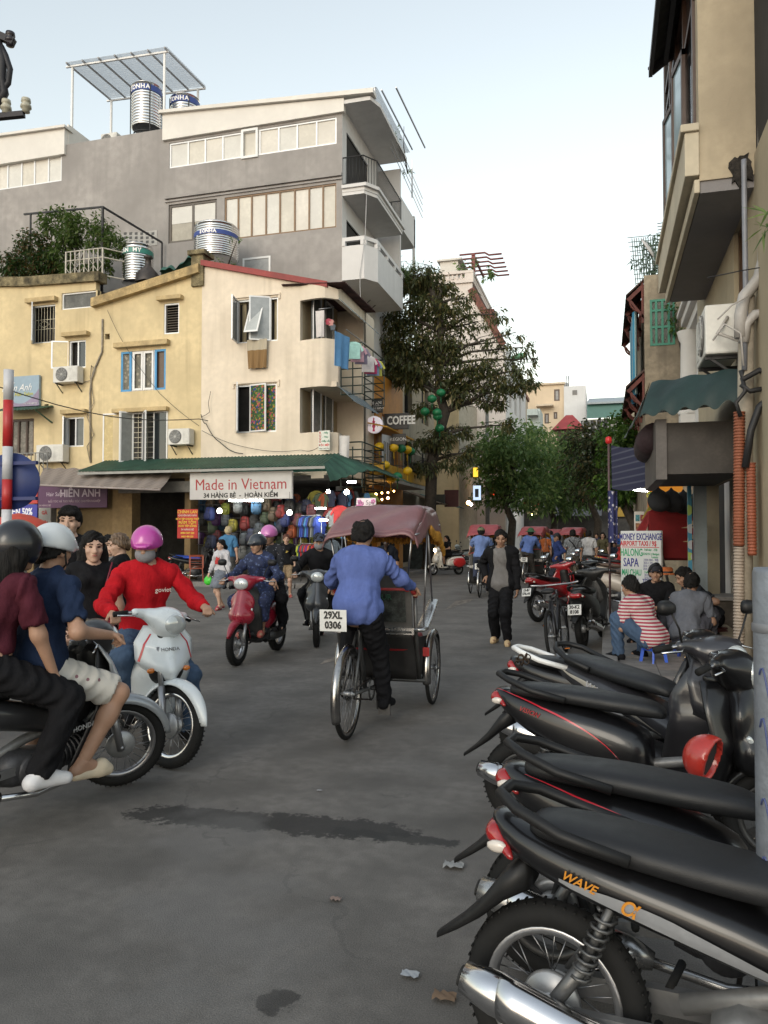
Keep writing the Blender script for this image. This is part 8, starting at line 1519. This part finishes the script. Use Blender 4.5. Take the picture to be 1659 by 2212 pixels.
 if jacket is not None:
  q=MB();V,F=sdf(torso(.03,True),cv,.04,clips=[(pel-u*.1*k,-u)],sub=[E(neck+un*.06*k+fw*.03,np.array((.09,.09,.1))*k,Rt),C(neck+fw*.15*k,pel+fw*.17*k-u*.1,.105*k,.15*k)]);q.add(wob(V,F,.008,20,3).tolist(),F.tolist())
  for nm in 'LR':
   sh,el_,w_=A[nm];dr=(w_-el_).normalized();V,F=sdf([C(sh,el_,.078*k,.062*k),C(el_,w_-dr*.01,.062*k,.048*k)],cv,.03,sub=[C(w_+dr*.06*k,w_+dr*.2,.06*k)]);q.add(wob(V,F,.009,24,4).tolist(),F.tolist())
  q.build('jacket',jacket,t)
 if bottom is not None:
  pr=[E(pel+u*.0,np.array((.122*f_+.016,(.172 if fem else .162)*f_+.016,.145))*k,Rt),E(pel+u*.05*k,np.array((.108*f_+.005,(.13 if fem else .146)*f_+.005,.1))*k,Rt)];sb=[]
  for nm in 'LR':
   hj,kn,an=G[nm]
   if skirt:continue
   pr.append(C(hj,kn,.092*k*f_+e*.7,.068*k+e*.8))
   if legs=='long':pr.append(C(kn,an,.068*k+e*.8,.05*k+e*.7));d_=(an-kn).normalized();sb.append(C(an+d_*.055*k,an+d_*.2,.065*k))
   elif legs=='crop':m_=kn.lerp(an,.6);pr.append(C(kn,m_,.07*k+e*.5,.07*k+e*.5));d_=(an-kn).normalized();sb.append(C(m_+d_*.08*k,m_+d_*.28,.095*k))
   else:d_=(kn-hj).normalized();sb.append(C(kn+d_*.035*k,kn+d_*.25,.105*k))if legs=='short' else None
  if skirt:pr+=[C(pel-V3(0,0,.02),G['L'][1]+V3(0,.0,.06),.15*k,.16*k),C(pel-V3(0,0,.02),G['R'][1]+V3(0,0,.06),.15*k,.16*k)]
  q=MB();V,F=sdf(pr[:2],cv,.05,clips=[(pel+u*.08*k,u)]);q.add(V.tolist(),F.tolist());V,F=sdf(pr[2:],cv,.035,clips=[]+([((0,0,G['L'][1].z+skirt),(0,0,-1))]if skirt else[]),sub=sb);q.add(wob(V,F,.011,30,5).tolist(),F.tolist());q.build('skirt' if skirt else 'trousers' if legs!='short' else 'shorts',bottom,t)
 if shoes is not None:
  for nm in 'LR':
   an=G[nm][2];heel,toe,fd=ft[nm];q=MB();kn=G[nm][1]
   if isinstance(shoes,tuple):V,F=sdf([C(heel-V3(0,0,.022*k),toe-V3(0,0,.014*k),.034*k,.036*k),C(toe-fd*.05,toe-fd*.04+V3(0,0,.012),.048*k)],.011,.02,clips=[((heel+toe)/2+V3(0,0,.03*k),V3(-.35*fd.x,-.35*fd.y,1))])
   else:V,F=sdf([C(heel,toe,.044*k,.034*k),C(an,heel,.044*k,.044*k),C(an,toe,.042*k,.03*k)],.012,.02,clips=[(an+V3(0,0,.02),(0,0,1)),((heel+toe)/2-V3(0,0,.04*k),(0,0,-1))])
   q.add(V.tolist(),F.tolist());q.build('shoe' if not isinstance(shoes,tuple)else 'sandal',shoes[0]if isinstance(shoes,tuple)else shoes,t)
 t['_h']=0;del t['_h'];return t,dict(hp=hp,A=A,G=G,pel=pel,neck=neck,chest=chest,fw=fw,u=u)
def rider(label,bikeloc,hd,pil=False,**kw):
 d=dict(pz=.85 if not pil else .90,px=-.12 if not pil else-.46,lean=8,hl=(.27,.33,1.03),hr=(.27,-.33,1.03),fl=(.13,.17,.36),fr=(.13,-.17,.36),kl=(1,.45,.8),palm=None)
 if pil:d.update(hl=(-.08,.14,.8),hr=(-.08,-.14,.8),fl=(-.3,.22,.43),fr=(-.3,-.22,.43),lean=3)
 d.update(kw);return person(label,bikeloc,hd,**d)
def chest_print(PJ,poly,col,y0=0,z0=.06,s=1,back=False,d=.155,nm='shirt_print'):
 t,J=PJ;sg=-1 if back else 1;mb=MB();up,fw=J['u'],J['fw']
 mb.prism(poly,lambda a,b,e:J['chest']+fw*(sg*(d-.5*(a*s+y0)**2+e))+Vector((0,a*s+y0,0))+up*(b*s+z0),-.02,.004);return mb.build(nm,M(col,.8,0,.3,25),t)
BLOB=[(-.5,-.6),(.45,-.6),(.5,-.1),(.35,.15),(.42,.6),(.2,.42),(-.05,.42),(-.25,.62),(-.32,.15),(-.55,-.1)]
# at left
rider('woman pillion with black helmet, long dark hair and maroon crop top',LB,HB,True,H=1.63,px=-.27,side=-7,fem=True,top=CL((.085,.018,.03)),sleeve='short',hem=-.1,bottom=BLACKC,hair='long',hat=('fullback',M((.012,.013,.016),.3,0,.1,coat=.3)),shoes=SHOEW,skin=SKIN,vox=.0125,face=False,hr=(.02,-.24,.72),hl=(.0,.12,.95),fr=(-.12,-.27,.33),lean=12,head=(0,4),curl=14)
rider('man driving the couple\'s motorbike in navy T-shirt, pale shorts and silver cap helmet',LB,HB,H=1.7,px=.03,top=CL((.02,.035,.08)),bottom=pattern((.48,.46,.42),[(.2,.1,.12)],16,.17),legs='short',shoes=(M((.55,.47,.35),.8,0,.1),),hat=('helmet',M((.55,.58,.6),.35,0,.05,coat=.3)),vox=.0125,hr=(.29,-.3,1.02),hl=(.36,.26,1.02),fr=(.2,-.2,.3),lean=8,head=(8,4),skin=SKIN)
RJ=rider('man in red long sleeved shirt with magenta helmet and grey mask on white motorbike',LW_,HW,H=1.7,px=-.12,top=CL((.5,.012,.02)),sleeve='long',hem=.12,bottom=JEAN,shoes=BLACKC,hat=('helmet',M((.42,.05,.3),.3,0,.05,coat=.5)),mask=True,vox=.0125,lean=6,head=(-30,8),hl=(.29,.33,1.06),hr=(.27,-.33,1.04),fl=(.02,.3,.1),fr=(.14,-.18,.34))
def stand(u,v,z=0):p=gr(u,v,z);return(p.x,p.y,z)
def face_cam(p,off=0):return math.atan2(-p[1],-p[0])+R(off)
p=stand(146,1534);person('tall young man with fringe in open black shirt standing at left',p,face_cam(p,-12),H=1.87,top=BLACKC,sleeve='long',hair='fringe',skin=SKIN2,vox=.013,fat=.95,hem=.12)
p=stand(196,1590);_,J=person('young woman in black dress with crossbody strap beside tall young man',p,face_cam(p,8),H=1.63,fem=True,top=BLACKC,sleeve='half',hair='long',skin=SKIN2,vox=.013,bottom=BLACKC,skirt=-.02,hr=(.12,-.2,.85),hem=.1)
t_=T('shoulder_bag','small dark red shoulder bag hanging on a thin strap','bag',p,face_cam(p,8));mb=MB();mb.box((.13,-.12,.78),(.19,.12,.94));mb.build('bag_body',M((.2,.02,.04),.4,0,.1),t_,bev=.015);mb=MB();mb.tube([(.16,.12,.93),(.17,.06,1.15),(.12,.13,1.38)],.007,5);mb.build('strap',M((.2,.02,.04),.5),t_)
p=stand(258,1470);person('fair haired woman in black top with her hair in a bun',p,face_cam(p,-100),H=1.62,fem=True,top=BLACKC,hair='bun',hairm=M((.13,.08,.045),.5,0,.2,30),skin=SKIN2,head=(10,10),hr=(.3,-.1,1.3))
p=stand(232,1440);person('grey shirted man half hidden behind the fair haired woman',p,face_cam(p,10),H=1.6,top=CL((.3,.3,.3)),skin=SKIN2,vox=.018)
# middle
p=stand(478,1316);GJ_=person('girl in white long sleeved shirt with red print and grey skirt',p,face_cam(p,-40),H=1.5,fem=True,top=CL((.62,.61,.64)),sleeve='long',bottom=CL((.2,.22,.26)),skirt=.03,shoes=(M((.35,.03,.05),.5),),hair='tail',skin=SKIN2,hem=-.05,fl=(.16,.09,.09),fr=(-.14,-.09,.1),hr=(.08,-.27,.77),head=(-10,0))
chest_print(GJ_,BLOB,(.45,.03,.03),0,-.03,.13,d=.135);gp_=Vector(p);y_=face_cam(p,-40);q=gp_+Vector((math.cos(y_)*.08+math.sin(y_)*.3,math.sin(y_)*.08-math.cos(y_)*.3,.6));mb=MB();mb.sdf([E((0,0,0),(.1,.05,.09)),C((.05,0,.06),(.02,0,.14),.03,.012),C((-.05,0,.05),(.0,0,.14),.03,.012)],.012,.03);tag(mb.build('plastic_bag',M((.05,.5,.03),.35,0,.15,12,bump=.6,bs=20),None,q),'bright green plastic bag in the girl\'s hand','bag')
mb=MB();c=gp_+Vector((math.cos(y_)*.128,math.sin(y_)*.128,1.05*.96))
p=stand(492,1272,.12);person('fair haired man in blue T-shirt looking into the bag shop',p,R(95),H=1.72,top=CL((.08,.22,.4)),bottom=CL((.1,.1,.1)),hairm=M((.42,.34,.2),.6,0,.2,30),face=False,skin=SKIN2,vox=.02)
p=stand(573,1278,.12);person('fair haired child among the bags of the shop',p,R(60),H=1.45,top=CL((.15,.12,.1)),hairm=M((.45,.33,.15),.6,0,.2,30),face=False,skin=SKIN2,vox=.02)
p=stand(618,1290);WJ_=person('woman with reddish hair in black T-shirt and khaki shorts behind the red scooter',p,face_cam(p,0),H=1.62,fem=True,top=BLACKC,bottom=CL((.33,.24,.15)),legs='short',hair='tail',hairm=M((.09,.025,.012),.5,0,.2,30),shoes=(M((.3,.05,.04),.6),),skin=SKIN2)
chest_print(WJ_,[(-.8,.3),(.8,.3),(.5,0),(.1,-.3),(-.1,-.3),(-.5,0)],(.35,.25,.05),0,0,.1,d=.14);text('goviet',.05,M((.6,.55,.5),var=0),RJ[0],RJ[1]['chest']+RJ[1]['fw']*.16+Vector((0,.085,0))+RJ[1]['u']*.02,(0,1,0),RJ[1]['u'])
NF=pattern((.012,.02,.06),[(.07,.1,.2),(.02,.035,.12)],22,.3);BF=pattern((.015,.015,.02),[(.2,.2,.22)],26,.2)
rider('woman in navy floral suit with dark flame helmet driving red scooter',LRd,R(-88),H=1.6,fem=True,fat=1.15,top=NF,sleeve='long',bottom=NF,legs='crop',shoes=(M((.4,.1,.08),.6),),hat=('helmet',M((.02,.025,.035),.3,0,.1,coat=.5)),head=(-22,2),fl=(.16,.13,.4),fr=(.2,-.1,.38),px=-.1,vox=.0135)
rider('woman in dark patterned blouse and lilac helmet riding pillion on red scooter',LRd,R(-88),True,H=1.62,fem=True,fat=1.05,top=BF,sleeve='long',bottom=BLACKC,hat=('helmet',M((.5,.15,.4),.3,0,.05,coat=.5)),head=(-2,4),pz=.95,px=-.42,hl=(-.02,.2,.85),hr=(-.05,-.2,.86))
rider('rider in black sweater with dark blue cap and grey mask on graphite scooter',LG,R(-72),H=1.65,top=BLACKC,sleeve='long',hat=('cap',M((.03,.04,.07),.8,0,.1)),mask=True,hair='short',fl=(.12,.14,.36),fr=(.12,-.14,.36))
_,J=person('cyclo driver in blue shirt seen from behind, dark hair thinning',(CY.x+math.cos(cyA)*.85,CY.y+math.sin(cyA)*.85,0),cyA,H=1.62,px=-.6,pz=.985,lean=17,top=CL((.12,.17,.43)),sleeve='long',hem=.13,bottom=BLACKC,shoes=BLACKC,hl=(-.1,.36,1.14),hr=(-.1,-.36,1.14),fl=(-.4,.17,.5),fr=(-.33,-.17,.22),kl=(1,.1,.3),head=(0,8),bald=True,face=False,vox=.0125,fat=1.18)
for o_,lb,st_ in((c2,'cyclo driver in light blue shirt and olive cap seen from behind',dict(hat=('beret',M((.12,.13,.07),.8)),top=CL((.17,.25,.5)),sleeve='short',bottom=CL((.05,.06,.1)))),(c3,'cyclo driver in blue shirt and green sun helmet leaning right',dict(hat=('pith',M((.03,.09,.04),.7)),top=CL((.12,.19,.45)),sleeve='long',bottom=CL((.06,.055,.05)),side=-10)),(c5,'cyclo driver in pale blue shirt half hidden between canopies',dict(top=CL((.15,.25,.5)),sleeve='long',bottom=CL((.06,.06,.07))))):
 person(lb,tuple(o_.location),o_.rotation_euler.z,H=1.66,px=-.58,pz=1.03,lean=10,hl=(-.1,.34,1.14),hr=(-.1,-.34,1.14),fl=(-.4,.17,.5),fr=(-.33,-.17,.22),kl=(1,.1,.3),face=False,vox=.018,**st_)
p=stand(1083,1390);GJ=CL((.2,.19,.185));person('man walking in grey T-shirt under open black jacket',p,face_cam(p,-10),H=1.68,top=GJ,bottom=BLACKC,jacket=BLACKC,shoes=(M((.5,.36,.2),.7),),sleeve=None,fl=(.14,.11,.09),fr=(-.1,-.1,.1),hr=(.0,-.22,.98),head=(8,8),skin=SKIN3,el=(-.6,0,-.2),hem=.16,vox=.0125)
DJ_=person('woman in white cap with a ponytail and dog print shirt seen from behind',stand(835,1330),R(100),H=1.62,fem=True,top=CL((.012,.014,.02)),bottom=NAVYJ,hat=('cap',M((.6,.58,.62),.7)),hair='tail',hairm=M((.03,.015,.01),.5,0,.2,30),face=False,vox=.018)
chest_print(DJ_,BLOB,(.4,.28,.15),0,-.03,.2,True,d=.14)
p=stand(748,1325);person('dark shirted person bending at stall behind the cyclo driver',p,R(40),H=1.6,top=CL((.03,.025,.045)),lean=25,face=False,vox=.02)
_,J=rider('woman in black top riding the white and red retro scooter',LV,R(-135),H=1.58,fem=True,top=BLACKC,sleeve='short',bottom=BLACKC,legs='short',hair='tail',fl=(.15,.1,.42),fr=(.15,-.1,.42),vox=.018,pz=.83)
# right background
p=stand(1205,1275);person('man in navy shirt and black cap standing hand on hip beside cart',p,R(190),H=1.66,top=CL((.03,.05,.16)),sleeve='long',bottom=CL((.04,.045,.06)),hat=('cap',M((.015,.015,.02),.8)),hl=(.05,.3,.98),el=(-.6,0,0),skin=SKIN3,head=(30,0),vox=.018,hem=.12)
GP=pattern((.12,.13,.14),[(.22,.23,.25),(.05,.05,.06)],16,.3)
for u,v,yw,lb,kw in((1238,1262,95,'man in grey patterned shirt with black shoulder strap seen from behind',dict(top=GP,bottom=CL((.15,.13,.1)),H=1.78)),(1272,1258,80,'man in white shirt standing by the right hand canopy',dict(top=CL((.55,.55,.56)),bottom=CL((.1,.1,.1)),H=1.76)),(1303,1242,260,'woman in olive blouse facing the camera among the scooters',dict(top=CL((.13,.12,.07)),fem=True,hair='long',H=1.7,face=True,skin=SKIN2)),(1328,1240,250,'small child in dark clothes behind the parked motorbikes',dict(top=CL((.05,.06,.1)),H=1.3,face=True)),(1178,1236,85,'person in orange and grey top between the canopies',dict(top=CL((.4,.12,.04)),bottom=CL((.05,.05,.05)))),(1162,1232,100,'person in black jacket far behind the sun helmet driver',dict(top=BLACKC)),(1290,1222,240,'person in dark blue shirt far behind the white shirted man',dict(top=CL((.03,.04,.1)))),(1340,1225,200,'person in bright blue top far back beside the green chair',dict(top=CL((.03,.12,.4)))),(1060,1216,180,'person in pale shirt beneath the left red canopy',dict(top=CL((.35,.35,.36)))),(1320,1216,90,'woman in dark dress far back under the trees',dict(top=BLACKC,fem=True,hair='long'))):
 p=stand(u,v);kw.setdefault('face',False);PJ=person(lb,p,R(yw),vox=.022,**kw)
 if 'strap' in lb:J=PJ[1];MB().tube([J['neck']+Vector((-.12,.14,-.02)),J['chest']+Vector((-.165,0,.03)),J['pel']+Vector((-.15,-.15,.12))],.016,6).build('shoulder_strap',BLACKC,PJ[0])
 # seated group at right
ST=stripes(((.3,.03,.06),(.5,.45,.43)),26,2)
def sit(label,u,v,yaw,**kw):
 p=gr(u,v,.1);d=dict(pz=.295,px=0,lean=34,fl=(.36,.2,.085),fr=(.36,-.2,.085),kl=(1,.5,1.2),hl=(.42,.1,.5),hr=(.42,-.12,.5));d.update(kw);return person(label,(p.x,p.y,.1),yaw,**d),p
(a_,J),p1=sit('man in red and white striped T-shirt and jeans sitting on a blue stool',1412,1432,R(135),top=ST,bottom=JEAN,shoes=BLACKC,H=1.7,head=(5,10),face=False,vox=.0135,hem=.12)
stool('bright blue plastic stool under the striped shirt man',(p1.x,p1.y,.1),(.02,.09,.5))
(a_,J),p2=sit('smiling man in black T-shirt and black cap facing the camera',1425,1385,R(-115),top=BLACKC,bottom=CL((.05,.05,.06)),hat=('cap',M((.012,.012,.02),.8)),H=1.7,lean=12,head=(20,-4),pz=.31,skin=SKIN,vox=.0135)
stool('red plastic stool under the smiling man in cap',(p2.x,p2.y,.1),(.45,.03,.04),1.1)
(a_,J),p3=sit('balding man in grey T-shirt seated with his back to camera',1482,1418,R(70),top=CL((.17,.18,.21)),bottom=CL((.1,.1,.12)),H=1.7,face=False,bald=True,head=(0,12),vox=.0135,hem=.1,lean=30)
stool('low stool under the grey shirted balding man',(p3.x,p3.y,.1),(.03,.06,.3),1.1)
(a_,J),p4=sit('man in dark grey shirt leaning forward over the table at right',1542,1395,R(190),top=CL((.05,.055,.065)),bottom=BLACKC,H=1.7,lean=38,head=(10,25),pz=.38,hl=(.3,.25,.6),hr=(.45,-.1,.62),vox=.0135)
stool('dark stool under the leaning man at right',(p4.x,p4.y,.1),(.08,.03,.03),1.3)
# ------------------------------------------------------------ loose wires on the facades
def wire(label,pts,r=.012,sag=.15,m=None):
 P=[];
 for a,b in zip(pts,pts[1:]):P+=[a.lerp(b,i/8)-Vector((0,0,sag*math.sin(math.pi*i/8)))for i in range(8)]
 mb=MB();mb.tube(P+[pts[-1]],r,4);return tag(mb.build('wire',m or M((.03,.03,.03),.7)),label,'wire','loose wires on the facades')
f1=lambda u,v:aty(u,v,YF-.12)
wire('thin wire slanting down the yellow wall past the blue framed window',[f1(232,670),f1(270,747),f1(345,850),f1(430,920)],.008,.05);wire('black wire sagging across the cream wall under flowered window',[f1(434,895),f1(445,915),f1(475,955),f1(525,980)],.014,.1);wire('thin wire low on the cream wall above green skirting',[f1(436,930),f1(540,968),f1(650,972),f1(690,965)],.007,.08);wire('short curled wire end high on the cream wall',[f1(455,845),f1(450,870),f1(453,890),f1(436,900)],.009,.02)
wire('white cord hanging down the white balconies of the grey block',[Vector((XG+.95,YG-.03,14.0)),Vector((XG+.9,YG-.05,12.4)),Vector((XG+.7,YG-.06,11)),Vector((XG+.75,YG-.06,9.2))],.012,.0,M((.5,.5,.5),.6))
for i,(a,b,lb)in enumerate(((aty(430,905,22.6),atf(1050,985,46),'long black street cable running from corner house into the tree'),(aty(720,985,22.4),atf(1050,1000,46),'second street cable along the left shops into the tree'),(aty(-20,830,15),aty(430,905,22.6),'street cable crossing the yellow house at first floor'))):wire(lb,[a,b],.014,.35)
